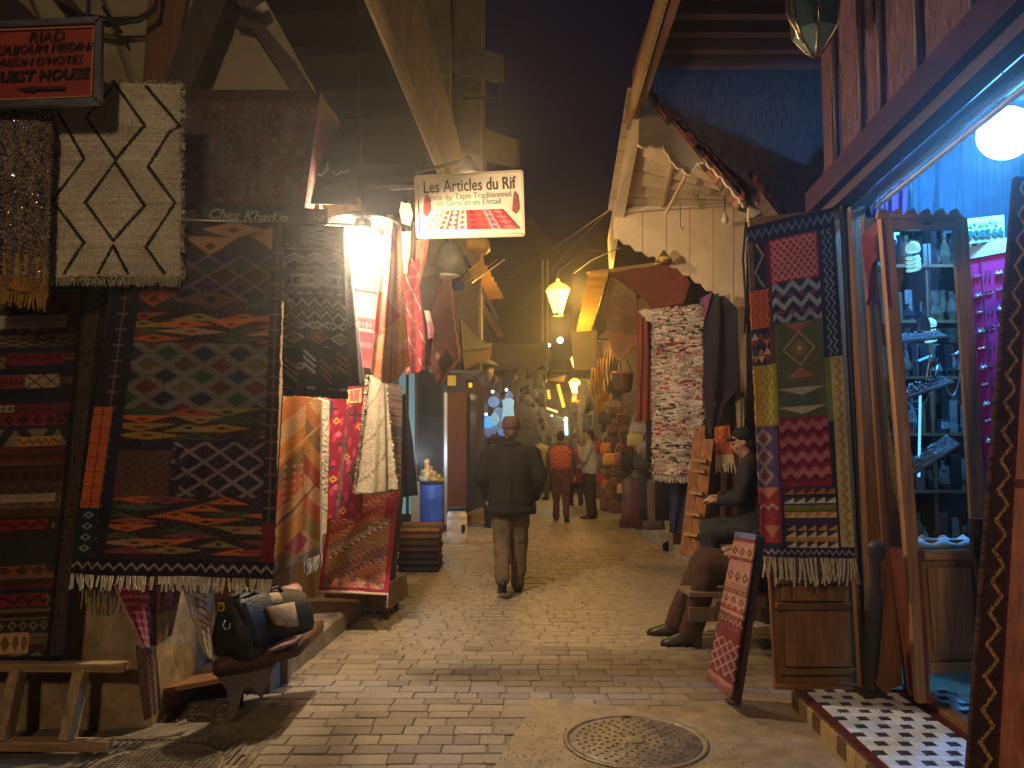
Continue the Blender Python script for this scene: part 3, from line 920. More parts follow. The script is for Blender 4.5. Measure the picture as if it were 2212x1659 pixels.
for (xs) in ([(1110, 414), (1118, 425), (1121, 452), (1114, 462), (1106, 455), (1108, 430)], [(921, 420), (929, 430), (931, 455), (923, 470), (914, 462), (916, 432)]):
    MB().prism([S(x, y, .003) for x, y in xs], .004).build('slipper_picture', M('dull red print', (.28, .06, .05), .6, .3, 20, 0), CS)
# the iron arm that carries it
MB().bar(at(845, 408, 6.25), at(905, 404, 6.2), .02).build('support_arm', STEEL, CS)
MB().bar(at(760, 405, 7.0), at(850, 408, 6.25), .02).build('support_arm', DARKMETAL, CS)
# ------------------------------------------------------------------ rugs of the left shop
def rug(name, label, pos, cv, mat=None, cat='rug', group='rugs hung out on the left side', thick=.012, soft=.14):
    o = cloth(name, pos, cv.soften(soft), mat, None, thick)
    return tag(o, label, cat, group)
def ends(pos):
    p = pos(np.array([[0., 1.]]), np.array([[1., 1.]]))[0]
    return Vector(p[0]), Vector(p[1])
LG = None
# big dark kilim with lenses and lattices
def lens_row(c, v0, v1, u0, u1, cols, seed, k=2):
    r = random.Random(seed)
    k = k * 2 if k > 1 else k
    h = (v1 - v0) / k
    for i in range(k):
        n = r.choice((2, 3, 3))
        for j in range(n + 1):
            cu = u0 + (u1 - u0) * (j + r.uniform(0, .6)) / n
            ru = (u1 - u0) * r.uniform(.15, .27)
            cvv = v0 + h * (i + .5)
            col = r.choice(cols)
            t = r.random()
            cl = (u0, v0, u1, v1)
            if t < .3: c.dia(cu, cvv, ru, h * .55, col, cl)
            elif t < .7: c.tri(cu, v0 + h * i, ru, h, col, True, cl)
            else: c.tri(cu, v0 + h * i, ru, h, col, False, cl)
            c.dia(cu, cvv, ru * .22, h * .22, r.choice((BRN, RED * .6, NAVY)), cl)
def kilim_a():
    c = Cv(260, 400, INK)
    u0, u1 = .17, .93
    c.rect(u0, 0, u1, .955, P3(.035, .022, .026))
    dims = [ORG * .85, ORG, TAN, GRN, GRN * .8, P3(.3, .08, .05), P3(.26, .2, .06)]
    lens_row(c, .0, .045, u0, u1, [GRN, BRN, NAVY, TAN], 3, 1)
    lens_row(c, .045, .10, u0, u1, [ORG * .8, GRN, TAN, NAVY], 4, 1)
    c.lattice(u0, .10, u1, .24, .19, .060, .08, P3(.14, .10, .13), [NAVY, P3(.04, .022, .05), BRN * .6, P3(.03, .04, .03)])
    lens_row(c, .205, .255, u0, u1, [ORG * .7, GRN, P3(.12, .06, .05)], 8, 1)
    lens_row(c, .27, .355, u0, u1, dims, 5, 2)
    c.lattice(u0, .355, u1, .545, .20, .064, .17, P3(.24, .24, .22), [BRN, NAVY, P3(.11, .025, .02), P3(.03, .07, .04), P3(.12, .10, .05), NAVY], True)
    lens_row(c, .54, .63, u0, u1, dims + [ORG, YEL * .7], 6, 2)
    c.rect(u0, .63, u1, .785, NAVY * .9)
    c.lattice(.45, .635, u1, .785, .16, .055, .10, P3(.22, .16, .18), [NAVY, P3(.03, .015, .03)])
    c.lattice(u0, .66, .45, .80, .06, .02, .2, P3(.10, .055, .03), [P3(.075, .03, .018)])
    for i in range(3): c.tri(.47, .65 + .045 * i, .04, .045, NAVY, False, (.38, .63, .52, .79))
    lens_row(c, .785, .94, u0, u1, dims + [ORG, P3(.22, .05, .07)], 7, 4)
    c.speck(u0, 0, u1, .94, P3(.2, .16, .13), .025)
    c.rect(0, .955, 1, 1, P3(.02, .012, .022))
    c.zig(.975, .008, .055, .004, P3(.3, .27, .26))
    for a in (0, .93):
        c.rect(a, 0, a + (.17 if a == 0 else .07), .955, P3(.018, .016, .028))
        uc = a + (.085 if a == 0 else .035)
        c.zigv(uc, .004, .02, .004, P3(.20, .11, .08), 0, .95)
        for k in range(22):
            c.rect(uc - .03, k * .045, uc + .03, k * .045 + .004, P3(.20, .10, .07))
    c.rect(.0, .54, .10, .82, ORG * .95)
    for k in range(7): c.rect(.0, .56 + .04 * k, .10, .563 + .04 * k, RED * .7)
    c.rect(.048, .54, .053, .82, RED * .6); c.rect(.0, .82, .10, .955, P3(.012, .03, .035))
    for k in range(4): c.dia(.05, .84 + .03 * k, .03, .01, P3(.25, .25, .22), None, .5)
    c.rect(.93, .85, 1, .955, MAR)
    c.rect(.0, .0, .0, .0, INK)
    return c
ya = 4.24
pos = quad(at(262, 478, ya + .05), at(613, 482, ya + .15), at(148, 1240, ya - .06), at(592, 1250, ya - .02), .017, 1.6, .8, lumpy=.003)
KV = kilim_a(); KV.a *= P3(1.05, .95, .95)
KA = rug('kilim_rug', 'large dark kilim with orange and green lens shapes and long white tassels', pos, KV)
p, q = ends(pos)
fringe(KA, p, q, 74, .075, w=.0062)
# rail it hangs from
rl = thing('hanging_rail', 'thin metal rail along the top of the large dark kilim', 'rail', at(420, 478, 4.5))
MB().tube([at(250, 472, 4.29), at(425, 476, 4.33), at(600, 482, 4.40), at(760, 486, 4.9)], .008, 6).build('rod', STEEL, rl, True)
for px in (255, 600):
    MB().tube([at(px, 474, 4.31), at(px, 436, 4.55), at(px, 420, 5.1)], .006, 5).build('hook', DARKMETAL, rl)
# dark banded flatweave at the far left
def flat_k():
    c = Cv(170, 330, P3(.03, .018, .012))
    pal = [P3(.04, .022, .015), P3(.07, .035, .02), P3(.14, .02, .025), P3(.16, .10, .05), P3(.02, .02, .035), P3(.09, .055, .03), P3(.03, .03, .025), P3(.2, .14, .08), P3(.05, .02, .02)]
    c.bands(21, pal, 56, 0, .80, fine=9)
    for (u0, v0, u1, v1, col, kk) in ((.15, .10, .72, .135, CRM * .7, 0), (.0, .215, .30, .245, P3(.2, .13, .06), 1), (.32, .205, .72, .235, MAR * 1.2, 1), (.26, .265, .44, .30, P3(.22, .04, .04), 2), (.45, .265, .70, .30, P3(.34, .24, .14), 3), (.12, .345, .38, .365, CRM * .6, 2),
                                    (.2, .37, .7, .40, P3(.20, .03, .04), 2), (.42, .43, .75, .455, P3(.4, .20, .06), 1), (.0, .54, .16, .57, P3(.5, .24, .05), 3), (.25, .58, .75, .60, P3(.34, .24, .16), 0), (0, .645, .7, .67, P3(.24, .02, .035), 1), (.0, .76, .72, .785, P3(.22, .075, .035), 2), (.0, .83, .74, .86, P3(.2, .02, .03), 1), (.18, .925, .62, .975, P3(.5, .28, .12), 2)):
        c.rect(u0, v0, u1, v1, col)
        if kk == 1: c.zig((v0 + v1) / 2, (v1 - v0) * .25, (u1 - u0) / 5, .004, col * .35, u0, u1)
        if kk == 2:
            for j in range(5): c.dia(u0 + (u1 - u0) * (j + .5) / 5, (v0 + v1) / 2, (u1 - u0) / 12, (v1 - v0) * .42, col * .3, None, .2)
        if kk == 3: c.lattice(u0, v0, u1, v1, (u1 - u0) / 2, (v1 - v0), .08, col * .3)
    c.rect(.80, 0, 1, 1, P3(.016, .012, .014))
    c.rect(.84, 0, .95, 1, P3(.09, .055, .035)); c.speck(.84, 0, .95, 1, INK, .4)
    c.rect(0, .982, 1, 1, INK)
    return c
pos = quad(at(-70, 610, 4.5), at(238, 600, 4.5), at(-90, 1440, 4.26), at(148, 1428, 4.27), .014, 1.5, 2., lumpy=.003)
KK = rug('banded_flatweave', 'very dark banded flatweave rug with small patches at the left edge', pos, flat_k())
p, q = ends(pos)
# cream tassels peeping out below the big kilim
pp, qq = at(176, 1272, 4.32), at(283, 1275, 4.36)
u_ = Cv(70, 20, P3(.03, .02, .02))
pos = quad(at(166, 1225, 4.32), at(290, 1230, 4.37), pp, qq, .004)
o = rug('under_rug', 'dark rug end with thin tan tassels below the left corner of the large kilim', pos, u_)
fringe(o, pp, qq, 26, .09, M('tan tassels', (.36, .27, .12), .95, .3, 40, .2), .0035, skip=.2)
# white shaggy rug with black diamonds
def diamonds_l():
    c = Cv(200, 300, P3(.54, .47, .35))
    z = lambda x, y: ((x - 335) / 850, (y - 545) / 1265)
    col = P3(.022, .014, .012)
    for pts in ([(755, 555), (565, 775), (765, 1060), (950, 830), (755, 555)], [(760, 1075), (565, 1335), (755, 1590), (950, 1355), (760, 1075)], [(755, 1620), (655, 1790)], [(755, 1620), (845, 1790)],
                [(385, 745), (555, 1050), (345, 1320), (560, 1595), (430, 1790)], [(960, 570), (1180, 830), (1110, 870), (970, 1100), (1150, 1335), (955, 1620), (1080, 1790)]):
        c.line([z(*p) for p in pts], .0125, col, 1.5)
    return c
yl = 4.12
pos = quad(at(110, 180, yl + .05), at(389, 180, yl + .12), at(106, 596, yl), at(388, 596, yl + .08), .012, 1.2, .3, ragged=.010, lumpy=.012)
RL = rug('shaggy_rug', 'cream shaggy rug with black diamond lines hanging below the red sign', pos, diamonds_l(), SHAG, thick=.03, soft=.28)
p, q = ends(pos)
fringe(RL, p, q, 95, .045, M('cream shag ends', (.38, .32, .21), .95, .3, 40, .3), .004, skip=.02)
# sequinned wedding blanket at the left edge
def sequin():
    c = Cv(90, 240, P3(.15, .10, .055))
    NR2 = np.random.RandomState(3)
    u, v = c.u, c.v
    stripes = np.sin(u * 38 + np.sin(v * 20) * .5)
    c.put(stripes > .35, P3(.035, .022, .10))
    c.speck(0, 0, 1, 1, P3(.30, .19, .06), .30)
    c.speck(0, 0, 1, 1, P3(.03, .02, .07), .25)
    c.speck(0, 0, 1, 1, P3(.42, .36, .28), .12)
    c.rect(0, .5, .18, .86, P3(.40, .22, .02)); c.speck(0, .5, .2, .86, NAVY, .3)
    for k in range(9): c.rect(.08 + k * .105, .8, .12 + k * .105, .93, P3(.42, .25, .05))
    c.rect(0, .93, 1, 1, P3(.34, .16, .035))
    return c
pos = quad(at(-60, 225, 4.02), at(112, 232, 4.06), at(-70, 610, 4.0), at(103, 640, 4.04), .022, 2.2, 1.1, lumpy=.012)
SQ = rug('sequin_blanket', 'gold and dark blue sequinned blanket glittering at the left edge', pos, sequin(), SHAG, 'blanket')
p, q = ends(pos)
fringe(SQ, p, q, 46, .075, M('ochre fringe', (.36, .19, .04), .9, .3, 40, .3), .0055, skip=.03)
mb = MB()
pl = M('silver sequin', (.85, .82, .75), .18, .05, 10, 0, metal=1.0)
for i in range(260):
    uu, vv = U(0.3, 1), U(.05, .97)
    pnt = Vector(pos(np.array([[uu]]), np.array([[vv]]))[0, 0]) + Vector((0, -.012, 0))
    m = Matrix.Rotation(U(-.9, .9), 3, 'X') @ Matrix.Rotation(U(-.9, .9), 3, 'Z')
    r = .006
    mb.add([pnt + m @ Vector((r * math.cos(a), 0, r * math.sin(a))) for a in (0, 1.26, 2.51, 3.77, 5.03)] + [pnt + m @ Vector((0, -.0015, 0))], [(0, 1, 5), (1, 2, 5), (2, 3, 5), (3, 4, 5), (4, 0, 5)])
o = mb.build('sequins', pl, SQ); o['kind'] = 'stuff'
# dark patterned rug below the braces, right edge folded towards the lamp
def dim_n():
    c = Cv(190, 170, P3(.085, .05, .045))
    pal = [P3(.14, .04, .05), P3(.10, .07, .06), P3(.06, .07, .06), P3(.16, .09, .08), P3(.05, .02, .035)]
    for i in range(15):
        for j in range(12):
            c.dia((i + .5) / 15, .12 + (j + .5) / 14, .033, .036, pal[(i * 2 + j * 3 + (i * j) % 3) % 5], None, .15 if (i + j) % 2 else 0)
    for k, (a, b) in enumerate(((.28, .62), (.45, .20), (.62, .75), (.75, .3), (.4, .85))):
        c.lattice(a, b - .16, a + .10, b + .14, .045, .05, .25, P3(.12, .09, .085))
    c.speck(0, .1, 1, 1, P3(.22, .15, .14), .10)
    c.rect(0, 0, 1, .10, P3(.06, .032, .025)); c.rect(0, .95, 1, 1, P3(.08, .04, .03))
    return c
pos = quad(at(395, 192, 4.78), at(692, 197, 4.9), at(392, 448, 4.66), at(656, 456, 4.78), .016, 1.1, .5)
rug('dusky_rug', 'dim mauve patterned rug hanging under the timber braces above the shop name', pos, dim_n())
c_ = Cv(40, 110, MAR * .8); c_.bands(5, [MAR, RED * .5, P3(.3, .12, .1), BRN], 16)
pos = quad(at(692, 200, 4.92), at(733, 262, 5.25), at(655, 452, 4.82), at(668, 470, 5.1), .012, .7, .3)
rug('folded_rug_edge', 'red folded edge of a rug hanging right of the dim mauve rug', pos, c_)
# black and white kilim runner
def runner_b():
    c = Cv(110, 300, P3(.022, .016, .016))
    w = P3(.36, .35, .32)
    c.rect(0, 0, .2, .135, P3(.10, .035, .03)); c.dia(.1, .07, .06, .03, P3(.2, .06, .05))
    c.rect(.26, .02, 1, .13, P3(.2, .2, .19))
    for k in range(3):
        c.dia(.60, .045 + .03 * k, .28, .016, w); c.dia(.60, .045 + .03 * k, .12, .008, INK)
    c.rect(0, .15, 1, .155, w)
    for k in range(3): c.zig(.19 + .018 * k, .016, .33, .005, w * (.9 if k != 1 else .5))
    c.rect(0, .25, 1, .275, P3(.12, .07, .08)); c.rect(.2, .253, .8, .272, P3(.2, .2, .19))
    for k in (-1, 1):
        c.line([(.10, .335 - .03 * k), (.42, .335 - .03 * k), (.68, .335 + .03 * k), (.92, .335 + .03 * k)], .028, w, 2.7)
    for r_ in (.30, .18): c.dia(.50, .335, r_, r_ * .16, w, None, .72)
    c.rect(.86, .3, .9, .37, w); c.rect(.10, .3, .14, .37, w)
    for k in range(6): c.rect(.05 + k * .16, .405, .14 + k * .16, .417, P3(.24, .23, .24))
    for k in range(3): c.zig(.465 + .036 * k, .020, .195, .008, w * (1.05 if k % 2 == 0 else .45))
    for k in range(4):
        u = .12 + .25 * k
        c.line([(u - .09, .575), (u + .09, .612)], .018, w * .9, 2.7); c.line([(u - .09, .612), (u + .09, .575)], .018, w * .9, 2.7)
        c.rect(u + .115, .575, u + .135, .612, w * .8)
    for k, (uu, cc) in enumerate(((.16, w), (.54, P3(.30, .09, .06)), (.90, w * .8))):
        c.dia(uu, .665, .18, .036, cc, None, .62); c.dia(uu, .665, .08, .016, P3(.30, .10, .06))
    for k in range(5): c.rect(.02 + .2 * k, .712, .14 + .2 * k, .72, (w, YEL * .5, BLU, w, PUR)[k] * .7)
    for (uu, cc) in ((.27, w * 1.1), (.80, P3(.25, .09, .06))):
        for k in range(-2, 3):
            c.line([(uu - .22, .83 + .018 * k), (uu - .06, .83 + .05 + .018 * k)], .022, cc, 2.7) if k % 2 == 0 else None
            c.line([(uu + .22, .83 + .018 * k), (uu + .06, .83 - .05 + .018 * k)], .022, cc, 2.7) if k % 2 == 0 else None
        c.dia(uu, .83, .10, .022, cc, None, .5)
    for k in range(6): c.rect(.02 + .17 * k, .945, .15 + .17 * k, .957, (P3(.24, .08, .05), BLU, w, INK, P3(.24, .08, .05), GRY)[k])
    return c
pos = quad(at(617, 482, 4.82), at(742, 486, 4.92), at(610, 853, 4.72), at(752, 861, 4.85), .018, 1.1, .4, lumpy=.003)
rug('kilim_runner', 'black and white kilim runner with zigzags hanging just left of the bright bulb', pos, runner_b())
c_ = Cv(40, 180, P3(.025, .02, .03)); c_.lattice(0, .35, 1, .62, .2, .03, .25, P3(.16, .16, .2)); c_.zig(.62, .012, .3, .008, GRY * .7); c_.rect(0, .75, 1, 1, P3(.06, .015, .035))
pos = quad(at(742, 486, 4.94), at(752, 500, 5.25), at(752, 835, 4.88), at(790, 828, 5.35), .014, .8, 1.4)
rug('dark_side_rug', 'dark narrow rug edge hanging right of the black and white runner', pos, c_)
# the bulb and, behind it, things it burns out
LAMP = at(783, 545, 5.55)
bare_bulb(LAMP, .17, 'dazzling white bulb hanging at the mouth of the carpet shop', (1.0, .84, .58), 205, 18, LAMP + Vector((-.05, .0, 1.45)), True, lcol=(1.0, .77, .50))  # globe made larger than the bulb, to stand in for its glare
def pal_rug(seed, pal, nu, nv, n, bg=CRM, **k):
    c = Cv(nu, nv, bg); c.bands(seed, pal, n, **k); return c
pos = quad(at(768, 470, 6.5), at(822, 480, 6.6), at(764, 790, 6.45), at(818, 800, 6.55), .012, 1, .2)
c_ = pal_rug(31, [CRM * .7, P3(.36, .10, .12), P3(.4, .2, .2), P3(.3, .04, .06)], 60, 170, 26, CRM); 
rug('pale_pink_rug', 'pale pink banded rug washed out directly behind the bright bulb', pos, c_)
c_ = Cv(40, 60, RED); c_.line([(.1, .1), (.9, .9)], .05, CRM); c_.line([(.9, .1), (.1, .9)], .05, CRM)
pos = quad(at(655, 447, 5.5), at(708, 448, 5.5), at(650, 492, 5.45), at(705, 493, 5.45), .004)
rug('small_red_rug', 'small bright red rug corner lit above the black and white runner', pos, c_)
pos = quad(at(640, 472, 5.55), at(712, 470, 5.55), at(640, 496, 5.5), at(712, 494, 5.5), .004)
rug('white_cloth', 'strip of white cloth lit under the small red rug corner', pos, Cv(50, 12, WHT), cat='cloth')
# orange and cream kilim with diagonal fields
def orange_c():
    c = Cv(90, 260, P3(.55, .42, .26))
    d = c.v * 4 + c.u * .9
    cols = [P3(.55, .42, .26), P3(.5, .22, .07), P3(.58, .44, .3), P3(.55, .27, .04), P3(.25, .17, .07), P3(.5, .15, .06), P3(.54, .38, .2), P3(.55, .3, .05), P3(.32, .22, .06), P3(.52, .4, .24), P3(.4, .06, .05)]
    for k in range(11): c.put((d > k * .5 - .3) & (d <= k * .5 + .25), cols[k])
    m = (c.u > .55)
    d2 = c.v * 4 - c.u * 1.2 + .3
    for k in range(11): c.put(m & (d2 > k * .45 - .3) & (d2 <= k * .45 + .18), cols[(k * 3 + 1) % 11])
    for k in range(6):
        for j in range(3): c.dia(.15 + .17 * j, .42 + .045 * k, .05, .014, P3(.6, .5, .34), None, .4)
    c.put((np.abs(d - 1.55) < .04), P3(.6, .5, .35)); c.put((np.abs(d - 3.0) < .04), P3(.25, .05, .04))
    c.a *= P3(.86, .56, .30)
    c.dia(.45, .88, .30, .065, P3(.30, .03, .03)); c.rect(0, .955, 1, 1, P3(.2, .14, .06)); c.rect(.955, 0, 1, 1, P3(.6, .5, .36))
    return c
pos = quad(at(612, 852, 5.3), at(698, 862, 5.5), at(592, 1238, 5.15), at(694, 1196, 5.45), .020, 1.2, 1.0)
RC = rug('orange_kilim', 'cream and orange kilim with diagonal fields beside the large dark kilim', pos, orange_c())
p, q = ends(pos); fringe(RC, p.lerp(q, .6), q, 20, .09, w=.006)
pos = quad(at(692, 862, 5.7), at(712, 868, 6.1), at(690, 1160, 5.62), at(706, 1150, 6.0), .01, .8, 1.0, ragged=.012, lumpy=.01)
rug('cream_shaggy_edge', 'cream shaggy rug edge lit between the orange kilim and the crimson rug', pos, Cv(30, 120, P3(.62, .5, .33)), SHAG, thick=.02)
# crimson rug
def crimson():
    c = Cv(90, 220, P3(.20, .008, .03))
    c.put(np.sin(c.u * 26) * np.sin(c.v * 31 + c.u * 6) > .55, P3(.42, .03, .06))
    for (u, v) in ((.2, .18), (.75, .22), (.5, .45), (.2, .62), (.8, .66), (.5, .85)):
        c.rect(u - .03, v - .07, u + .03, v + .07, P3(.05, .02, .03)); c.rect(u - .13, v - .012, u + .13, v + .012, P3(.05, .02, .03))
        c.dia(u + .12, v + .09, .08, .03, P3(.5, .22, .05), None, .4); c.dia(u - .13, v - .08, .06, .025, P3(.5, .12, .16), None, .3)
    return c
pos = quad(at(700, 835, 6.4), at(795, 835, 6.7), at(680, 1120, 6.2), at(778, 1120, 6.6), .022, 1.6, .2)
rug('crimson_rug', 'crimson rug with dark crosses and gold hooks behind the orange kilim', pos, crimson())
pos = quad(at(752, 842, 5.9), at(782, 838, 6.2), at(754, 872, 5.85), at(780, 870, 6.15), .006)
rug('red_yellow_cloth', 'small red cloth with yellow edge below the dark side rug', pos, (lambda c: (c.rect(.15, .1, .85, .85, RED), c)[1])(Cv(30, 30, YEL)), cat='cloth')
# cream blanket with stripes
def cream_d():
    c = Cv(100, 240, P3(.56, .47, .33))
    d = (c.v * 2.6 + c.u) * 16
    c.a *= .62; c.put(np.sin(d) > .85, P3(.34, .26, .17)); c.put(np.sin(d * .5 + 1) > .96, P3(.2, .13, .08))
    c.speck(0, 0, 1, 1, P3(.66, .58, .45), .2)
    return c
pos = quad(at(797, 812, 6.3), at(836, 806, 6.45), at(776, 1066, 6.3), at(860, 1056, 6.5), .035, 1.1, .7, ragged=.02)
rug('cream_blanket', 'cream striped woollen blanket hanging lit above the red kilim', pos, cream_d(), None, 'blanket', thick=.02)
# wall of folded rugs seen edge-on right of the cream blanket
c_ = pal_rug(17, [MAR, BRN, P3(.34, .22, .14), P3(.2, .05, .05), P3(.08, .04, .03), P3(.4, .3, .2)], 50, 200, 26, BRN)
pos = quad(at(838, 826, 6.7), at(868, 834, 7.1), at(846, 1062, 6.6), at(866, 1058, 7.0), .012, .8, .3)
rug('striped_brown_rug', 'narrow striped brown and maroon rug right of the cream blanket', pos, c_)
# red kilim spread over a low wooden chest
def red_e():
    c = Cv(170, 230, P3(.40, .10, .09))
    u0, u1 = .06, .93
    pal = [P3(.40, .09, .085), P3(.42, .20, .15), P3(.30, .05, .06), P3(.46, .28, .2), P3(.22, .16, .14), P3(.5, .14, .06), P3(.22, .045, .06), P3(.25, .22, .12)]
    r = random.Random(2)
    d = c.v * 1.15 + c.u * .42
    k = 0; t = -.1
    while t < 1.7:
        w_ = r.choice((.018, .03, .045)); col = r.choice(pal)
        st_ = np.floor(c.u * 16) / 16
        dd = c.v * 1.15 + st_ * .42 + .012 * np.sin(c.u * 100)
        c.put((dd >= t) & (dd < t + w_), col); t += w_
    for i in range(60):
        u, v = r.uniform(.1, .9), r.uniform(.02, .75)
        c.rect(u, v, u + r.uniform(.04, .14), v + .009, r.choice((P3(.55, .4, .3), P3(.5, .12, .1), P3(.2, .03, .05), P3(.25, .2, .17))))
    for i in range(11):
        u = .12 + .075 * i; v = .655 - .033 * i
        c.tri(u, v, .045, .032, P3(.58, .48, .36), True); c.tri(u + .035, v, .04, .03, P3(.12, .09, .06), False)
    for j in range(3):
        for i in range(9): c.dia(.12 + .095 * i, .86 + .035 * j, .05, .02, pal[(i + j * 2) % 8], None, .25)
    for (a, b) in ((0, .06), (.93, 1)):
        c.rect(a, 0, b, 1, P3(.27, .02, .045))
    c.rect(0, .955, 1, .985, P3(.25, .02, .045)); c.rect(0, .985, 1, 1, P3(.55, .42, .36)); c.rect(.83, .1, 1, .3, P3(.3, .02, .045)); c.a = np.clip(c.a * P3(1.05, 1.1, 1.1), 0, .6)
    return c
pos = quad(at(716, 1060, 7.15), at(861, 1056, 7.15), at(686, 1276, 6.62), at(838, 1283, 6.62), .010, 1.1, .4)
RE = rug('red_kilim', 'red and pink kilim with diagonal steps spread over a low chest', pos, red_e())
p, q = ends(pos); MB().tube([p + Vector((0, -.01, 0)), p.lerp(q, .5) + Vector((0, -.012, .004)), q + Vector((0, -.01, 0)), q + Vector((-.005, -.01, -.10))], .011, 6).build('edge_cord', TASSEL, RE, True)
ch = thing('low_chest', 'low wooden chest under the red kilim at the end of the step', 'chest', gnd(770, 1335))
g0, g1 = gnd(700, 1330), gnd(838, 1342)
zz = .30
bx = lambda p, dz, dy: Vector((p.x, p.y + dy, dz))
MB().add([bx(g0, .09, .0), bx(g1, .09, 0), bx(g1 + Vector((.09, 0, 0)), .09, .6), bx(g0, .09, .6), bx(g0, zz, 0), bx(g1, zz, 0), bx(g1 + Vector((.07, 0, 0)), zz, .6), bx(g0, zz, .6)], [(0, 1, 5, 4), (1, 2, 6, 5), (2, 3, 7, 6), (3, 0, 4, 7), (4, 5, 6, 7), (0, 3, 2, 1)]).build('box', W_GREYW, ch)
MB().slab(bx(g0, zz + .0, .22) , bx(g1, zz, .22), bx(g1 + Vector((.04, 0, 0)), 1.08, .42), bx(g0, 1.08, .42), .06).build('back_panel', W_DARK, ch)
for t in (.03, .97):
    MB().bar(bx(g0.lerp(g1, t), .0, .03), bx(g0.lerp(g1, t), .10, .03), .05).build('leg', W_DARK, ch)
for t in (.03, .97):
    MB().bar(bx(g0.lerp(g1, t), .0, .55), bx(g0.lerp(g1, t), .10, .55), .05).build('leg', W_DARK, ch)
# hanging folds right of the bulb
def fold_f():
    c = Cv(70, 260, P3(.66, .25, .13))
    c.put(np.sin((c.v * 3.0 - c.u * .55) * 60) > .5, P3(.48, .19, .11)); c.rect(0, 0, .5, .16, P3(.6, .47, .34)); c.dia(.35, .20, .3, .09, P3(.46, .07, .05))
    c.dia(.1, .66, .75, .12, P3(.5, .05, .03)); c.dia(.95, .74, .8, .08, P3(.5, .2, .02)); c.dia(.35, .84, .4, .05, P3(.4, .22, .06)); c.dia(.6, .93, .7, .09, P3(.46, .16, .04))
    return c
def drape(px_top, px_bot_poly, yr0, yr1):
    pass
pos0 = quad(at(838, 462, 5.56), at(864, 470, 5.60), at(806, 770, 5.5), at(880, 790, 5.56), .028, 1.5, .9)
def pos(Uu, V):
    p = pos0(Uu, V)
    p[..., 2] -= (.22 * np.sin(math.pi * np.clip(Uu * .75 + .25, 0, 1)) * np.clip(V - .55, 0, 1) * 1.6)
    return p
rug('orange_pink_kilim', 'pink and orange kilim folded to a point right of the bright bulb', pos, fold_f())
def strip(pts_l, pts_r, yl, yr_, name, label, cv, cat='cloth', amp=.012, fr=1.0):
    """a hanging strip through left and right edge points"""
    Lp = [np.array(at(x, y, yl)) for x, y in pts_l]; Rp = [np.array(at(x, y, yr_)) for x, y in pts_r]
    tl = np.linspace(0, 1, len(Lp)); tr = np.linspace(0, 1, len(Rp))
    La, Ra = np.array(Lp), np.array(Rp)
    def pos(Uu, V):
        l = np.stack([np.interp(V, tl, La[:, k]) for k in range(3)], -1)
        r = np.stack([np.interp(V, tr, Ra[:, k]) for k in range(3)], -1)
        p = l * (1 - Uu[..., None]) + r * Uu[..., None]
        p[..., 1] += amp * np.sin(2 * math.pi * fr * Uu + V * 3)
        return p
    return rug(name, label, pos, cv, cat=cat)
c_ = Cv(30, 120, P3(.34, .015, .03)); c_.put(np.sin(c_.v * 60 + c_.u * 7) > .8, P3(.42, .08, .08)); c_.put(np.sin(c_.v * 23 - c_.u * 9) > .97, CRM * .7)
strip([(868, 555), (866, 640), (872, 720), (878, 810)], [(905, 560), (908, 640), (920, 730), (918, 800)], 6.6, 6.8, 'red_shawl', 'bright red shawl with white creases hanging under the cream sign', c_, 'shawl', .03, 1.6)
c_ = Cv(24, 120, P3(.035, .025, .035)); c_.rect(.8, 0, 1, 1, P3(.12, .06, .05))
strip([(878, 480), (872, 560), (882, 700), (886, 790)], [(897, 480), (893, 560), (922, 700), (930, 790)], 6.9, 7.0, 'dark_shawl', 'dark shawl hanging beside the bright red shawl under the cream sign', c_, 'shawl', .02)
c_ = Cv(30, 60, P3(.06, .02, .02)); c_.rect(0, .8, 1, 1, P3(.4, .14, .13))
strip([(882, 745), (880, 790), (886, 808)], [(935, 730), (930, 770), (905, 800)], 6.95, 7.1, 'pink_fringed_cloth', 'dark cloth with a pink fringe below the bright red shawl', c_, 'cloth')
c_ = Cv(24, 40, P3(.6, .52, .44))
strip([(868, 436), (862, 455), (868, 482)], [(886, 440), (892, 462), (884, 486)], 6.7, 6.7, 'grey_hood', 'pale grey cloth hanging left of the cream carpet sign', c_)
c_ = Cv(16, 60, WHT)
strip([(868, 500), (868, 545), (872, 590)], [(888, 500), (886, 545), (876, 592)], 6.55, 6.6, 'white_pennant', 'burnt out white cloth between the kilim point and the dark shawl', c_)
c_ = Cv(24, 90, P3(.55, .3, .24)); c_.put(c_.u > .7, P3(.4, .12, .1))
strip([(900, 518), (898, 560), (904, 612)], [(926, 518), (920, 560), (907, 614)], 7.05, 7.2, 'pink_scarf', 'pink scarf lit below the left corner of the cream sign', c_, 'scarf')
c_ = Cv(60, 140, P3(.085, .03, .028)); c_.dia(.55, .75, .4, .2, P3(.16, .04, .035)); c_.dia(.55, .75, .28, .14, P3(.03, .018, .018)); c_.dia(.3, .68, .08, .05, P3(.3, .2, .16)); c_.dia(.35, .92, .1, .05, P3(.3, .13, .1)); c_.zigv(.9, .02, .1, .03, P3(.25, .12, .08))
strip([(948, 600), (930, 690), (922, 765), (944, 828)], [(975, 606), (985, 680), (1000, 770), (952, 830)], 8.2, 8.3, 'brown_carpet', 'dark brown carpet hung by one corner so that its tip points down', c_, 'rug', .02)
c_ = Cv(40, 90, P3(.05, .04, .035))
strip([(905, 600), (905, 680), (915, 760)], [(950, 590), (948, 680), (945, 740)], 8.4, 8.6, 'dark_cloth', 'dark grey cloth hanging behind the brown carpet', c_)
c_ = Cv(20, 50, P3(.6, .25, .42)); c_.rect(0, 0, 1, .3, WHT); c_.rect(0, .75, 1, 1, P3(.6, .35, .2))
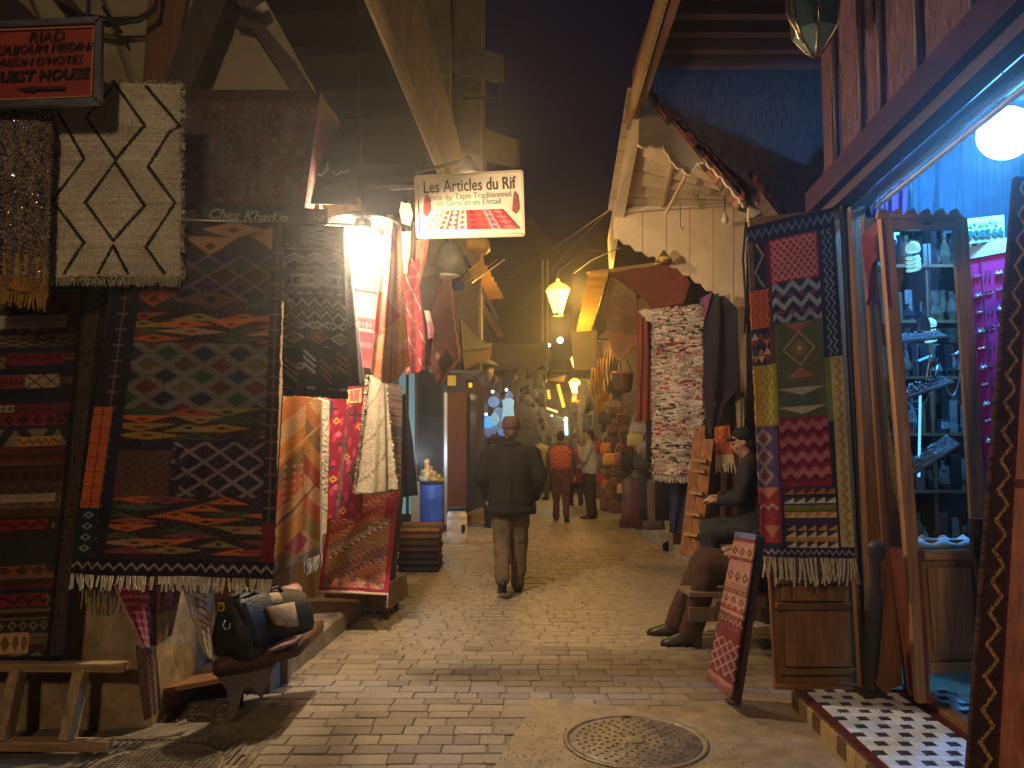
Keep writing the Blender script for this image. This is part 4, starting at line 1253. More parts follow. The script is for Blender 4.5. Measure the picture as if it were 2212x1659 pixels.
strip([(917, 670), (922, 710), (928, 752)], [(928, 672), (938, 712), (931, 754)], 7.9, 7.95, 'pink_ribbon', 'small pink and white cloth lit between the shawls and the brown carpet', c_)
# pile of folded rugs beyond the chest
pr = at(902, 1180, 9.3)
base = gnd(903, 1238)
for k in range(7):
    t = thing('folded_rug', ['lowest dark', 'second dark', 'third dark', 'fourth dark', 'fifth brown', 'sixth brown', 'topmost ochre'][k] + ' folded rug in the pile by the blue barrel', 'folded rug', base + Vector((0, .25, .075 * k)), 'pile of folded rugs on the left')
    col = [(.02, .014, .014), (.03, .017, .014), (.018, .014, .016), (.05, .02, .015), (.06, .03, .018), (.12, .06, .022), (.22, .12, .04)][k]
    m = M('folded rug wool', col, .95, .4, 30, .6, spec=.1)
    w_, d_ = .46 + U(-.03, .02), .5
    cc = base + Vector((U(-.015, .015), .28, .075 * k + .04))
    rings = []
    for s in (-1, 1):
        pass
    mb = MB()
    prof = [(-.5, -.036), (-.53, -.01), (-.53, .015), (-.5, .036), (.5, .036), (.53, .012), (.53, -.012), (.5, -.036)]
    mb.loft([[cc + Vector((a * w_, sy * d_ / 2, b + U(-.004, .004))) for a, b in prof] for sy in (-1, -.5, 0, .5, 1)])
    mb.build('rug_fold', m, t, True)
    mb = MB().loft([[cc + Vector((a * w_ * .98, sy * d_ / 2 * 1.02, b * .55)) for a, b in prof] for sy in (-1.03, -1)])
    mb.build('fold_edge', M('fold edge wool', tuple(min(.6, c * 1.9 + .01) for c in col), .95, .4, 40, .5), t)
# ------------------------------------------------------------------ foreground left: frame, stool, bag, pelts
# timber frame leaning on the base wall
fr = thing('timber_frame', 'rough timber frame like a ladder leaning on the base wall', 'wooden frame', gnd(110, 1610))
yf, yt = 4.10, 4.24
def tb(x0, y0, x1, y1, w, ya_, yb_, th=.05, name='rail', mat=W_TANX):
    MB().bar(at(x0, y0, ya_), at(x1, y1, yb_), th, w, up=(0, -.05, 1) if abs(x1 - x0) > abs(y1 - y0) else (1, 0, 0)).build(name, mat, fr)
tb(-120, 1438, 272, 1440, .04, yt, yt, .055)
tb(-120, 1606, 238, 1609, .045, yf, yf, .06)
tb(40, 1448, 8, 1600, .05, yt - .02, yf, .075, 'post', W_TAN)
tb(176, 1448, 146, 1600, .05, yt - .02, yf, .075, 'post', W_TAN)
# stool with carved leg boards
sc_ = gnd(545, 1500)
sl = thing('wooden_stool', 'low wooden stool with a carved leg board and padded brown seat', 'stool', sc_)
WS = W_GREYW
f0, f1 = gnd(496, 1556), gnd(575, 1512)
# near leg board, outline with a cut-out arch
yb = 4.42
L_ = [(462, 1455), (590, 1432), (583, 1470), (572, 1490), (566, 1512), (556, 1500), (548, 1488), (536, 1482), (524, 1492), (517, 1520), (503, 1556), (486, 1556), (496, 1520), (490, 1490)]
MB().prism([at(x, y, yb + (x - 462) * .0012) for x, y in L_][::-1], .035).build('leg_board', M('grey carved board', (.13, .10, .085), .7, .3, 8, .4), sl)
MB().prism([at(x, y, yb + .62 + (x - 462) * .0012) for x, y in L_][::-1], .035).build('leg_board', WS, sl)
a, b = at(466, 1440, 4.40), at(648, 1400, 4.62)
dv = Vector((0, .58, 0))
rings = []
for t in np.linspace(0, 1, 9):
    p = a.lerp(b, float(t))
    h = .035 + .012 * math.sin(math.pi * t)
    rings.append([p + Vector((0, -.03, -h)), p + Vector((0, -.05, 0)), p + Vector((0, -.03, h)), p + Vector((0, .25, h * 1.2)), p + Vector((0, .52, h)), p + Vector((0, .55, 0)), p + Vector((0, .52, -h))])
MB().loft(rings).build('padded_seat', M('brown leather seat', (.085, .035, .02), .5, .35, 14, .4), sl, True)
c = at(612, 1392, 4.55)
MB().loft([[at(590 + 56 * t, 1398 - 18 * t, 4.5 + .1 * t) + Vector((0, .10 * math.cos(a_), .022 * math.sin(a_) * (1 - .5 * abs(2 * t - 1)))) for a_ in np.linspace(0, 2 * math.pi, 8, endpoint=False)] for t in np.linspace(0, 1, 6)]).build('folded_flap', M('dull pink leather', (.20, .09, .075), .6, .3, 12, .3), sl, True)
# black leather bag
bg = thing('leather_bag', 'black leather travel bag with a brass lock and tan pockets on the stool', 'bag', at(550, 1420, 4.55))
BL_ = M('black worn leather', (.012, .011, .013), .5, .3, 14, .5, spec=.45)
TANL = M('tan suede pocket', (.36, .24, .12), .8, .4, 10, .3)
# body: loft along its length from the near end face to the far end
def ring(t):
    ctr0, ctr1 = at(500, 1352, 4.42), at(640, 1325, 4.95)
    p = ctr0.lerp(ctr1, t)
    hw_ = .115 + .015 * math.sin(math.pi * t)
    zb, zt = -.16 + .04 * t, .155 - .02 * t + .02 * math.sin(math.pi * t)
    pts = []
    ax = (ctr1 - ctr0); ax.z = 0; ax.normalize(); sd = Vector((ax.y, -ax.x, 0))
    for (u, v) in ((-1, 0), (-1.08, .3), (-.95, .62), (-.55, .92), (-.2, 1), (.2, 1), (.55, .92), (.95, .62), (1.08, .3), (1, 0), (.7, -.02), (-.7, -.02)):
        pts.append(p + sd * hw_ * u * (1.0 if v > .1 else .95) + Vector((0, 0, zb + (zt - zb) * v)) + Vector((U(-.006, .006), U(-.006, .006), U(-.004, .004))))
    return pts
MB().loft([ring(t) for t in (0, .03, .2, .4, .6, .8, .97, 1)]).build('bag_body', BL_, bg, True)
lk = at(478, 1311, 4.36)
MB().box(lk, (.035, .012, .045), bev=.006).build('brass_lock', M('brass', (.9, .62, .06), .22, .1, 10, 0, metal=1), bg)
MB().box(lk + Vector((.0, -.009, -.004)), (.018, .006, .020)).build('lock_plate', M('dark brass', (.3, .2, .03), .3, .1, 10, 0, metal=1), bg)
MB().tube([at(487, 1340, 4.36), at(481, 1350, 4.34), at(486, 1360, 4.34), at(496, 1357, 4.35), at(497, 1345, 4.36)], .004, 6).build('ring', STEEL, bg, True)
for (x0, y0, x1, y1, x2, y2, x3, y3, yy) in ((574, 1312, 636, 1300, 646, 1352, 596, 1350, 4.50), (548, 1286, 602, 1278, 614, 1300, 562, 1304, 4.55)):
    cs = [at(x0, y0, yy), at(x1, y1, yy + .15), at(x2, y2, yy + .12), at(x3, y3, yy)]
    mb = MB()
    cen = (cs[0] + cs[1] + cs[2] + cs[3]) / 4
    n_ = Vector((.5, -.8, .2)).normalized()
    rr = lambda k, o: [cen + (c_ - cen) * k + n_ * o for c_ in (cs[0], cs[0].lerp(cs[1], .5), cs[1], cs[1].lerp(cs[2], .5), cs[2], cs[2].lerp(cs[3], .5) - Vector((0, 0, .012)), cs[3], cs[3].lerp(cs[0], .5))]
    mb.loft([rr(1, -.12), rr(1, 0), rr(.92, .018), rr(.5, .028)]); mb.build('tan_pocket', TANL, bg, True)
MB().tube([at(505, 1295, 4.4), at(530, 1272, 4.45), at(556, 1282, 4.55), at(575, 1310, 4.6)], .010, 8).build('handle', BL_, bg, True)
MB().tube([at(560, 1280, 4.6), at(600, 1268, 4.7), at(640, 1310, 4.9), at(652, 1340, 4.9)], .009, 8).build('handle', BL_, bg, True)
MB().loft([[at(520 + 30 * t, 1300 + 70 * t, 4.385 + .03 * t) + Vector((.03 * math.cos(a_), -.012 + .01 * math.sin(a_), .02 * math.sin(a_))) for a_ in np.linspace(0, 2 * math.pi, 8, endpoint=False)] for t in np.linspace(0, 1.3, 6)]).build('side_gusset', BL_, bg, True)
# pinkish box bag behind it
pb = thing('tan_case', 'small pinkish tan leather case behind the black bag on the step', 'case', at(628, 1290, 5.2))
c = at(626, 1296, 5.25)
MB().box(c, (.14, .2, .19), rz=.2, bev=.03).build('case_body', M('pinkish tan leather', (.40, .20, .13), .5, .25, 10, .2), pb, True)
MB().box(c + Vector((0, 0, .02)), (.145, .205, .02), rz=.2).build('band', M('brown strap', (.16, .07, .04), .5, .2, 9, .2), pb)
# hangings under the big kilim
c_ = Cv(60, 90, P3(.17, .018, .03))
for j in range(8):
    for i in range(5):
        u, v = (i + .5 + .5 * (j % 2)) / 5.5, (j + .5) / 8
        c_.line([(u - .05, v), (u, v + .03), (u + .05, v)], .012, P3(.36, .22, .2), 1.4)
c_.rect(0, 0, .05, 1, P3(.4, .22, .2))
def tri_cloth(pts, yr0, yr1, name, label, cv, cat='rug'):
    TL, TR, BL, BR = pts
    pos = quad(at(*TL, yr0), at(*TR, yr1), at(*BL, yr0 - .05), at(*BR, yr1), .012, 1.1, .6)
    return rug(name, label, pos, cv, cat=cat, group='small rugs on the left under the large kilim')
tri_cloth([(245, 1262), (322, 1262), (312, 1398), (326, 1402)], 4.18, 4.24, 'red_prayer_rug', 'red rug with small white motifs hanging under the large kilim', c_)
c_ = Cv(40, 60, P3(.08, .02, .018)); c_.speck(0, 0, 1, .5, P3(.22, .1, .08), .2); c_.rect(0, .5, 1, 1, P3(.2, .11, .03)); c_.speck(0, .45, 1, 1, P3(.1, .05, .02), .3)
tri_cloth([(322, 1262), (395, 1262), (330, 1400), (372, 1372)], 4.36, 4.44, 'ochre_pelt', 'shaggy ochre and dark red pelt hanging beside the red motif rug', c_, 'pelt')
c_ = Cv(40, 90, P3(.42, .34, .26))
for k in range(9): c_.line([(.3, .1 + .1 * k), (.6, .13 + .1 * k), (.7, .17 + .1 * k)], .03, P3(.16, .10, .07), 2)
tri_cloth([(392, 1262), (462, 1262), (444, 1412), (462, 1430)], 4.52, 4.56, 'embossed_leather', 'pale leather panel with embossed pattern left of the black bag', c_, 'leather panel')
# low shelf of junk behind
jk = thing('low_shelf', 'dark low plank shelf in the recess behind the stool', 'shelf', gnd(420, 1500))
MB().slab(at(330, 1492, 4.6), at(530, 1455, 4.65), at(520, 1440, 5.1), at(335, 1465, 5.1), .025).build('shelf_board', W_BROWNX, jk)
MB().bar(at(345, 1495, 4.62), gnd(345, 1545), .03).build('leg', W_DARK, jk)
MB().bar(at(520, 1460, 4.65), gnd(520, 1530), .03).build('leg', W_DARK, jk)
MB().slab((-2.3, 5.25 * DS, 0), (-1.38, 5.25 * DS, 0), (-1.38, 5.25 * DS, 1.0), (-2.3, 5.25 * DS, 1.0), .05).build('back_board', RUBBLE, jk)
c_ = Cv(30, 90, P3(.16, .075, .03)); c_.speck(0, 0, 1, 1, P3(.08, .035, .018), .4)
tri_cloth([(296, 1392), (338, 1396), (318, 1556), (350, 1530)], 4.24, 4.30, 'brown_hide', 'crumpled brown hide hanging low at the corner of the base wall', c_, 'hide')
mb = MB()
for k in range(26):
    p = gnd(330 + U(0, 200), 1535 + U(-12, 25), .012)
    a_ = U(0, 3.1)
    s = U(.02, .06)
    d_ = Vector((math.cos(a_), math.sin(a_), 0)) * s
    e_ = Vector((-d_.y, d_.x, 0)) * .35
    mb.add([p - d_, p + e_, p + d_, p - e_, p + Vector((0, 0, .015))], [(0, 1, 4), (1, 2, 4), (2, 3, 4), (3, 0, 4)])
o = mb.build('litter', M('scraps', (.28, .2, .13), .8, .5, 20, .2)); tag(o, 'scraps of leather and rubbish on the ground under the stool', kind='stuff')
# ------------------------------------------------------------------ right: jewellery shop
BLUE = (.22, .52, 1.0)
js = thing('jewellery_shop', 'jewellery shop front of red brown fibre boards, beams and an open lit bay', 'shop', (2.1, 4.6, 0))
P0, P1 = at(1790, 440, 5.4), at(2330, -46, 2.62)
P1.z = P0.z
dirn = (P1 - P0).normalized()
nrm = Vector((-dirn.y, dirn.x, 0))            # towards the street or away
if nrm.x > 0: nrm = -nrm
ZB = P0.z
def along(t, off=0.0, z=0.0):
    p = P0.lerp(P1, t) + nrm * off
    return Vector((p.x, p.y, ZB + z))
L0 = (P1 - P0).length
# boards of the upper front, each its own piece, with a rounded batten over the joints
cuts = [-.03, .10, .27, .385, .56, .76, 1.0]
for a, b in zip(cuts[:-1], cuts[1:]):
    MB().slab(along(a + .004, .0, .10), along(b - .004, .0, .10), along(b - .004, .0, 2.0), along(a + .004, .0, 2.0), .03).build('wall_board', STRAWBOARD, js)
for t in cuts[1:-1]:
    MB().tube([along(t, .02, .1), along(t + .004, .022, .8), along(t - .003, .02, 2.0)], .018, 8).build('batten', M('dark batten', (.05, .025, .03), .5, .3, 8, .2), js, True)
mb = MB()
for i in range(900):
    t, z = U(-.02, .95), U(.12, 1.9)
    p = along(t, .004, z)
    a = RNG.gauss(1.35, .45)
    l = U(.012, .045)
    d = dirn * math.cos(a) * l + Vector((0, 0, math.sin(a) * l))
    mb.bar(p - d, p + d, .0028)
o = mb.build('straws', M('pale straw fibres', (.30, .15, .13), .7, .4, 30, 0), js); o['kind'] = 'stuff'
# beams: outer fascia, inner beam, metal track
MB().bar(along(-.04, .06, .03), along(1, .06, .03), .12, .15).build('fascia_beam', wood('violet brown beam', (.055, .026, .045), .85, 'Y', spec=.06), js)
MB().bar(along(-.04, .02, -.085), along(1, .02, -.085), .10, .06).build('lower_beam', wood('brown lower beam', (.07, .035, .045), .6, 'Y', spec=.15), js)
MB().bar(along(.18, -.06, -.06), along(1, -.06, -.06), .03, .022).build('metal_track', M('bright aluminium', (.75, .77, .8), .22, .05, 8, 0, metal=.85), js)
MB().bar(along(.0, -.16, -.06), along(1, -.16, -.06), .05, .06).build('inner_beam', wood('inner beam', (.22, .12, .09), .35, 'Y'), js)
MB().bar(along(.1, -.20, -.11), along(1, -.20, -.11), .028, .02).build('metal_track', M('white painted track', (.8, .8, .8), .3, .05, 8, 0), js)
# interior: ceiling, back and side walls
inn = lambda t, off, z: along(t, -off, z)
MB().slab(inn(-.05, .12, .75), inn(1, .12, .75), inn(1, 2.6, .75), inn(-.05, 2.6, .75), .04).build('ceiling', M('interior ceiling', (.22, .22, .24), .8, .1, 6, .1), js)
MB().slab(inn(1, 2.2, -ZB), inn(-.12, 2.2, -ZB), inn(-.12, 2.2, .74), inn(1, 2.2, .74), .05).build('back_wall', M('interior back wall', (.32, .30, .30), .8, .2, 6, .1), js)
# far interior wall of pale horizontal slats
wl_ = [at(1872, 430, 6.3), at(2330, 430, 6.35)]
for k in range(43):
    z = .12 + k * .082
    a, b = wl_
    MB().slab(Vector((a.x - .2, a.y + .05, z)), Vector((b.x, b.y + .05, z)), Vector((b.x, b.y + .05, z + .078)), Vector((a.x - .2, a.y + .05, z + .078)), .02).build('wall_slat', M('brown slat', (.10, .07, .05), .6, .15, 6, .1, rnd=.15) if k == 0 else bpy.data.materials['brown slat'], js)
MB().slab((2.10, 4.92, 0), (2.64, 6.42, 0), (2.64, 6.42, 3.75), (2.10, 4.92, 3.75), .04).build('spill_partition', M('partition board', (.06, .03, .02), .8, .3, 6, .2), js)  # unseen wall added to keep the blue lamp off the bench
# corner posts
def post(x0, y0, x1, y1, w, yr0, yr1, mat, name='post'):
    MB().bar(at(x0, y0, yr0), at(x1, y1, yr1), w, w, up=(0, 1, 0)).build(name, mat, js)
post(1806, 440, 1868, 1497, .055, 5.12, 4.98, W_BROWN)
post(1825, 445, 1884, 1497, .05, 5.02, 4.88, DARKMETAL, 'iron_post')
post(1846, 450, 1902, 1500, .085, 4.98, 4.80, W_BROWN)
# end panel under the patchwork rug
E = lambda px, py, d=0: at(px, py, 5.2 - d)
MB().prism([E(1618, 470), E(1676, 1482), E(1852, 1482), E(1800, 452)], .04).build('end_panel', W_BROWN, js)
for (x0, y0, x1, y1) in ((1676, 1265, 1840, 1298), (1680, 1320, 1846, 1440)):
    sk = lambda x, y: E(x + (y - 1300) * .045, y, .05)
    MB().prism([sk(x0 + 18, y0), sk(x0 + 14, y1), sk(x1 - 14, y1), sk(x1 - 18, y0)], .018).build('raised_panel', W_BROWN, js)
    for (a, b) in (((x0, y0 - 10), (x1, y0 - 10)), ((x0, y1 + 10), (x1, y1 + 10))):
        MB().bar(sk(*a), sk(*b), .03, .03).build('moulding', W_BROWNX, js)
MB().bar(E(1672, 1488, .03), E(1858, 1486, .03), .05, .04).build('bottom_rail', W_BROWNX, js)
# tiled step
ts = thing('tiled_step', 'shop step paved with white and black tiles and a maroon border', 'step', gnd(1800, 1570))
S0, S1 = gnd(1714, 1531), gnd(1900, 1720)
sd = (S1 - S0).normalized(); sn = Vector((-sd.y, sd.x, 0))
if sn.x < 0: sn = -sn
SH = .108
LT = (S1 - S0).length + .8
def sp(a, b, z=0): return S0 + sd * a + sn * b + Vector((0, 0, z))
MB().add([sp(0, 0), sp(LT, 0), sp(LT, 1.9), sp(0, 1.9), sp(0, 0.0, SH - .012), sp(LT, 0.0, SH - .012), sp(LT, 1.9, SH - .012), sp(0, 1.9, SH - .012)], [(0, 1, 5, 4), (1, 2, 6, 5), (2, 3, 7, 6), (3, 0, 4, 7), (4, 5, 6, 7)]).build('base', M('step mortar', (.24, .19, .13), .9, .3, 10, .4), ts)
BORD = M('maroon tile', (.11, .022, .022), .35, .2, 10, .1, rnd=.15)
TW = M('white glazed tile', (.72, .73, .74), .32, .15, 14, .08, rnd=.14, dirt=.55, dirt_col=(.26, .21, .16))
TB = M('black glazed tile', (.05, .05, .062), .25, .2, 14, .08, rnd=.2)
TY = M('yellowish riser tile', (.40, .28, .13), .4, .2, 10, .1, rnd=.15, dirt=.3, dirt_col=(.16, .1, .05))
k = 0
while k * .11 < LT:
    c = sp(k * .11 + .055, .028, SH - .005)
    MB().box(c, (.106, .054, .014), rz=math.atan2(sd.y, sd.x), bev=.003).build('border_tile', BORD, ts)
    MB().box(sp(k * .11 + .055, -.005, .05), (.104, .012, .085), rz=math.atan2(sd.y, sd.x), bev=.002).build('riser_tile', TY if k % 3 else M('brown riser tile', (.12, .06, .03), .4, .2, 10, .1), ts)
    k += 1
T_ = .055
mw = MB().box((0, 0, 0), (T_ - .003, T_ - .003, .012), bev=.002).mesh('tile', TW)
mk = MB().box((0, 0, 0), (T_ - .003, T_ - .003, .012), bev=.002).mesh('tile', TB)
ang = math.atan2(sd.y, sd.x)
for i in range(26):
    for j in range(9):
        # rotated chequer: dark squares in slanting rows, white between
        dark = i % 2 == 0 and (j + i // 2) % 2 == 0
        o = link('tile', mk if dark else mw, ts)
        o.location = sp((i + .5) * T_, .06 + (j + .5) * T_, SH - .005 + U(-.0008, .0008)); o.rotation_euler = (0, 0, ang)
rb = .06 + 9 * T_
MB().box(sp(LT / 2, rb + .025, SH - .004), (LT, .045, .016), rz=ang).build('inner_border', BORD, ts)
MB().box(sp(LT / 2, rb + .085, SH + .01), (LT, .06, .045), rz=ang).build('threshold', W_BROWNX, ts)
for i in range(21):
    for j in range(3):
        dark = i % 2 == 0 and (j + i // 2) % 2 == 0
        o = link('tile', mk if dark else mw, ts)
        o.location = sp((i + .5) * T_, rb + .13 + (j + .5) * T_, SH - .005); o.rotation_euler = (0, 0, ang)
# display cabinet
cb = thing('display_cabinet', 'tall glazed wooden jewellery cabinet with a crenellated top', 'cabinet', gnd(1996, 1520, SH))
yf = 4.42
WC = wood('cabinet wood', (.34, .18, .085), .35)
WCX = wood('cabinet wood crosswise', (.36, .20, .10), .35, 'X')
Cc = lambda px, py, d=0: at(px, py, yf + d)
def ply(pts, th, mat, name, par=cb, d=0):
    return MB().prism([at(x, y, yf + d + (dy if False else 0)) for (x, y, *_) in pts][::-1], th).build(name, mat, par)
def bq(name, TL, TR, BR, BL, th=.03, mat=WC, d=0, par=cb):
    return MB().slab(at(*TL, yf + d), at(*BL, yf + d), at(*BR, yf + d), at(*TR, yf + d), th).build(name, mat, par)
bq('stile', (1903, 470), (1928, 470), (2012, 1518), (1984, 1520), .045)
bq('stile', (2064, 470), (2090, 470), (2150, 1440), (2122, 1440), .045)
bq('top_rail', (1929, 472), (2063, 470), (2065, 494), (1931, 496), .04, WCX)
bq('middle_rail', (1986, 1190), (2108, 1188), (2109, 1207), (1988, 1210), .04, WCX)
bq('bottom_rail', (2008, 1432), (2122, 1430), (2123, 1452), (2010, 1455), .04, WCX)
bq('lower_panel', (1989, 1211), (2109, 1208), (2121, 1429), (2007, 1431), .02, wood('cabinet panel', (.34, .18, .075), .4), .02)
bq('panel_field', (2004, 1228), (2096, 1226), (2106, 1412), (2020, 1414), .014, wood('cabinet panel field', (.38, .20, .085), .4), -.004)
# crenellated crest: one board with a notched outline
pts = [(1896, 470)]
n = 6
for k in range(n):
    x = 1898 + k * 31
    pts += [(x, 456), (x + 7, 452), (x + 14, 449), (x + 19, 456), (x + 22, 464), (x + 27, 464)]
pts += [(2082, 470)]
MB().prism([Cc(x, y, -.01) for x, y in pts][::-1], .03).build('crest', WCX, cb)
MB().prism([Cc(x, y, -.015) for x, y in ((1994, 480), (2004, 476), (2014, 480), (2004, 485))][::-1], .012).build('rosette', W_DARK, cb)
bq('front_glass', (1929, 497), (2063, 495), (2109, 1187), (1974, 1189), .006, GLASS, .012)
# angled left side: frame, glass with an ogee arch board, lower panel
yb_ = 4.78
def sq(name, TLx, TRx, BRx, BLx, th, mat, par=cb):
    g_ = lambda p: at(p[0], p[1], yb_ + (yf - yb_) * p[2])
    return MB().slab(g_(TLx), g_(BLx), g_(BRx), g_(TRx), th).build(name, mat, par)
sq('side_glass', (1872, 520, .05), (1906, 500, .98), (1978, 1190, .98), (1920, 1180, .05), .006, GLASS)
sq('side_rail', (1920, 1182, .0), (1980, 1190, 1), (1982, 1210, 1), (1922, 1200, 0), .04, W_RED)
sq('side_panel', (1922, 1201, .0), (1982, 1211, 1), (2000, 1500, 1), (1952, 1470, 0), .02, W_RED)
sq('side_rail', (1952, 1470, .0), (2000, 1500, 1), (2001, 1516, 1), (1953, 1484, 0), .04, W_RED)
arch = [(1860, 512, .0), (1870, 500, .15), (1878, 496, .3), (1884, 486, .45), (1894, 478, .65), (1903, 470, 1), (1919, 664, 1), (1915, 640, .9), (1911, 600, .8), (1904, 572, .65), (1893, 560, .5), (1884, 570, .35), (1878, 596, .2), (1876, 640, .08), (1870, 660, .0)]
MB().prism([at(x, y, yb_ + (yf - yb_) * t) for x, y, t in arch][::-1], .02).build('ogee_board', M('dark red lacquer', (.17, .03, .035), .4, .2, 8, .1), cb)
bq('back_stile', (1866, 470), (1890, 470), (1950, 1480), (1925, 1490), .04, W_BROWN, yb_ - yf)
bq('cabinet_floor', (1985, 1186), (2108, 1184), (2080, 1165), (1990, 1166), .02, WCX, .1)
# inside: trays of jewellery, cloth, hanging lamps
def tray(px0, py0, px1, py1, yr0, yr1, label):
    t = thing('jewellery_tray', label, 'tray', at((px0 + px1) / 2, (py0 + py1) / 2, yr0), 'trays in the cabinet')
    a, b = at(px0, py0, yr0), at(px1, py1, yr0 + .08)
    v = Vector((.02, .16, .05))
    MB().slab(a, b, b + v, a + v, .012).build('tray_board', M('dark velvet tray', (.10, .10, .10), .8, .2, 20, .1), t)
    MB().bar(a, b, .012).build('tray_lip', STEEL, t)
    mb = MB()
    for i in range(70):
        p = a.lerp(b, U(.03, .97)) + v * U(.1, .95) + Vector((0, 0, .012))
        r = U(.004, .010)
        mb.add([p + Vector((r, 0, 0)), p + Vector((0, r, 0)), p + Vector((-r, 0, 0)), p + Vector((0, -r, 0)), p + Vector((0, 0, r * 1.4))], [(0, 1, 4), (1, 2, 4), (2, 3, 4), (3, 0, 4)])
    o = mb.build('silver_pieces', M('silver', (.85, .87, .88), .18, .1, 20, 0, metal=1), t); o['kind'] = 'stuff'
tray(1953, 862, 2060, 824, 4.55, 4.6, 'upper sloping tray of silver pieces in the glazed cabinet')
tray(1973, 1024, 2072, 958, 4.55, 4.6, 'lower sloping tray of silver pieces in the glazed cabinet')
tray(1946, 738, 2052, 726, 4.6, 4.7, 'top shelf tray of small silver objects in the glazed cabinet')
def add_reflection(px0, py0, px1, py1, w, yr, label, st_=6):  # glowing bars stand in for tube reflections on the cabinet glass
    t = thing('reflection_bar', label, 'light tube', at(px0, py0, yr), 'blue reflection bars in the cabinet')
    MB().tube([at(px0, py0, yr), at(px1, py1, yr)], w, 8).build('tube', emit('glowing blue reflection', (.12, .45, .9), st_), t)
    MB().tube([at(px0, py0, yr) - (at(px1, py1, yr) - at(px0, py0, yr)).normalized() * .02, at(px0, py0, yr)], w * 1.2, 8).build('bar_end', STEEL, t)
add_reflection(1988, 842, 1985, 1030, .007, 4.7, 'long upright blue light tube in the glazed cabinet', 2.2)
add_reflection(1893, 905, 1896, 1010, .005, 4.9, 'short upright blue light tube behind the cabinet side glass', 1.6)
add_reflection(1983, 780, 2012, 768, .007, 4.9, 'slanting blue light tube under the cabinet top shelf', 1.2)
add_reflection(2062, 765, 2078, 756, .007, 4.9, 'tiny blue light tube by the right cabinet stile', 1.2)
def spiral_lamp(px, py, yr, s, label):
    p = at(px, py, yr)
    t = thing('spiral_lamp', label, 'lamp', p, 'spiral lamps in the cabinet')
    m = emit('pale teal lamp', (.35, .75, .72), .9)
    MB().lathe(p, [(.010 * s, .05 * s), (.035 * s, .03 * s), (.04 * s, .0), (.036 * s, -.012 * s)], 14).build('lamp_cap', m, t, True)
    pts = [p + Vector((.032 * s * math.cos(a * .5), .032 * s * math.sin(a * .5), -.035 * s - .085 * s * a / 44)) for a in range(45)]
    MB().tube(pts, .009 * s, 6).build('spiral', m, t, True)
    MB().tube([p + Vector((0, 0, .05 * s)), p + Vector((0, 0, .6))], .003, 5).build('cord', BLACKPAINT, t)
spiral_lamp(1972, 540, 4.7, 1.0, 'upper white spiral lamp hanging inside the glazed cabinet')
spiral_lamp(2010, 702, 4.95, .85, 'lower white spiral lamp hanging inside the glazed cabinet')
rgs = []
for i in range(13):
    t = i / 12
    p, q = at(1978 + 128 * t, 1178, 4.47), at(1985 + 110 * t, 1170, 4.85)
    rgs.append([p + Vector((0, 0, .0)), p + Vector((0, .03, .02 + .014 * math.sin(5 * t * 3))), p.lerp(q, .5) + Vector((0, 0, .03 + .02 * math.sin(t * 17))), q + Vector((0, 0, .02)), q + Vector((0, 0, -.02)), p + Vector((0, .02, -.02))])
o = MB().loft(rgs).build('white_cloth', M('white display cloth', (.62, .64, .66), .9, .1, 20, .3), None, True)
tag(o, 'crumpled white cloth lying on the floor of the glazed cabinet', 'cloth')
# necklaces hanging inside
for k, (x0, y0, x1, y1, sg) in enumerate(((1948, 810, 2010, 760, 34), (1955, 860, 2025, 790, 22), (2042, 830, 2075, 800, 16), (1905, 850, 1935, 830, 20))):
    a, b = at(x0, y0, 4.75), at(x1, y1, 4.8)
    pts = [a.lerp(b, t) + Vector((0, 0, -.0016 * sg * 4 * t * (1 - t) * 4)) for t in np.linspace(0, 1, 12)]
    o = MB().tube(pts, .004, 5).build('necklace', M('silver chain', (.7, .68, .65), .3, .2, 30, 0, metal=.9), None, True)
    tag(o, ['long silver chain sagging under the top shelf of the cabinet', 'second silver chain sagging lower in the cabinet', 'short chain hanging by the right cabinet stile', 'fine chain behind the cabinet side glass'][k], 'necklace', 'chains in the cabinet')
# arched mirror and small figures on the top shelf
t = thing('table_mirror', 'small round topped mirror on the cabinet top shelf', 'mirror', at(1995, 735, 4.75))
MB().prism([at(1982 + 14 * math.cos(a) + 12, 715 - 34 * math.sin(a) * (1 if a <= math.pi else .0), 4.75) for a in np.linspace(0, math.pi, 12)][::-1], .012).build('mirror_glass', M('mirror glass', (.5, .55, .55), .12, .1, 8, 0, metal=.9), t)
MB().tube([at(1982 + 15 * math.cos(a) + 12, 715 - 36 * math.sin(a), 4.74) for a in np.linspace(0, math.pi, 12)], .005, 6).build('mirror_frame', BLACKPAINT, t)
# dark turned post standing by the cabinet side, and the dark carved thing on its right
tp = thing('turned_stand', 'dark turned wooden stand in front of the cabinet side', 'wooden stand', gnd(1880, 1500, SH))
c = gnd(1880, 1500, SH)
axis = (at(1893, 1170, 4.46) - c)
prof = [(.05, 0), (.055, .04), (.03, .07), (.045, .14), (.05, .28), (.055, .42), (.06, .55), (.055, .62), (.035, .66), (.04, .72), (.03, .78), (.055, .82), (.06, .87), (.04, .9)]
mb = MB()
hh = axis.z
rings = []
for r, z in prof:
    p = c + axis * (z / .9)
    rings.append([p + Vector((r * .8 * math.cos(a), r * .8 * math.sin(a), 0)) for a in np.linspace(0, 2 * math.pi, 12, endpoint=False)])
mb.loft(rings); mb.build('turned_shaft', M('dark old wood', (.05, .04, .038), .5, .3, 10, .3), tp, True)
MB().box(c + Vector((0, 0, .012)), (.13, .13, .024)).build('foot', W_DARK, tp)
t = thing('fur_hanging', 'dark furry strip hanging right of the cabinet panel', 'hanging', at(2118, 1130, 4.3))
rgs = []
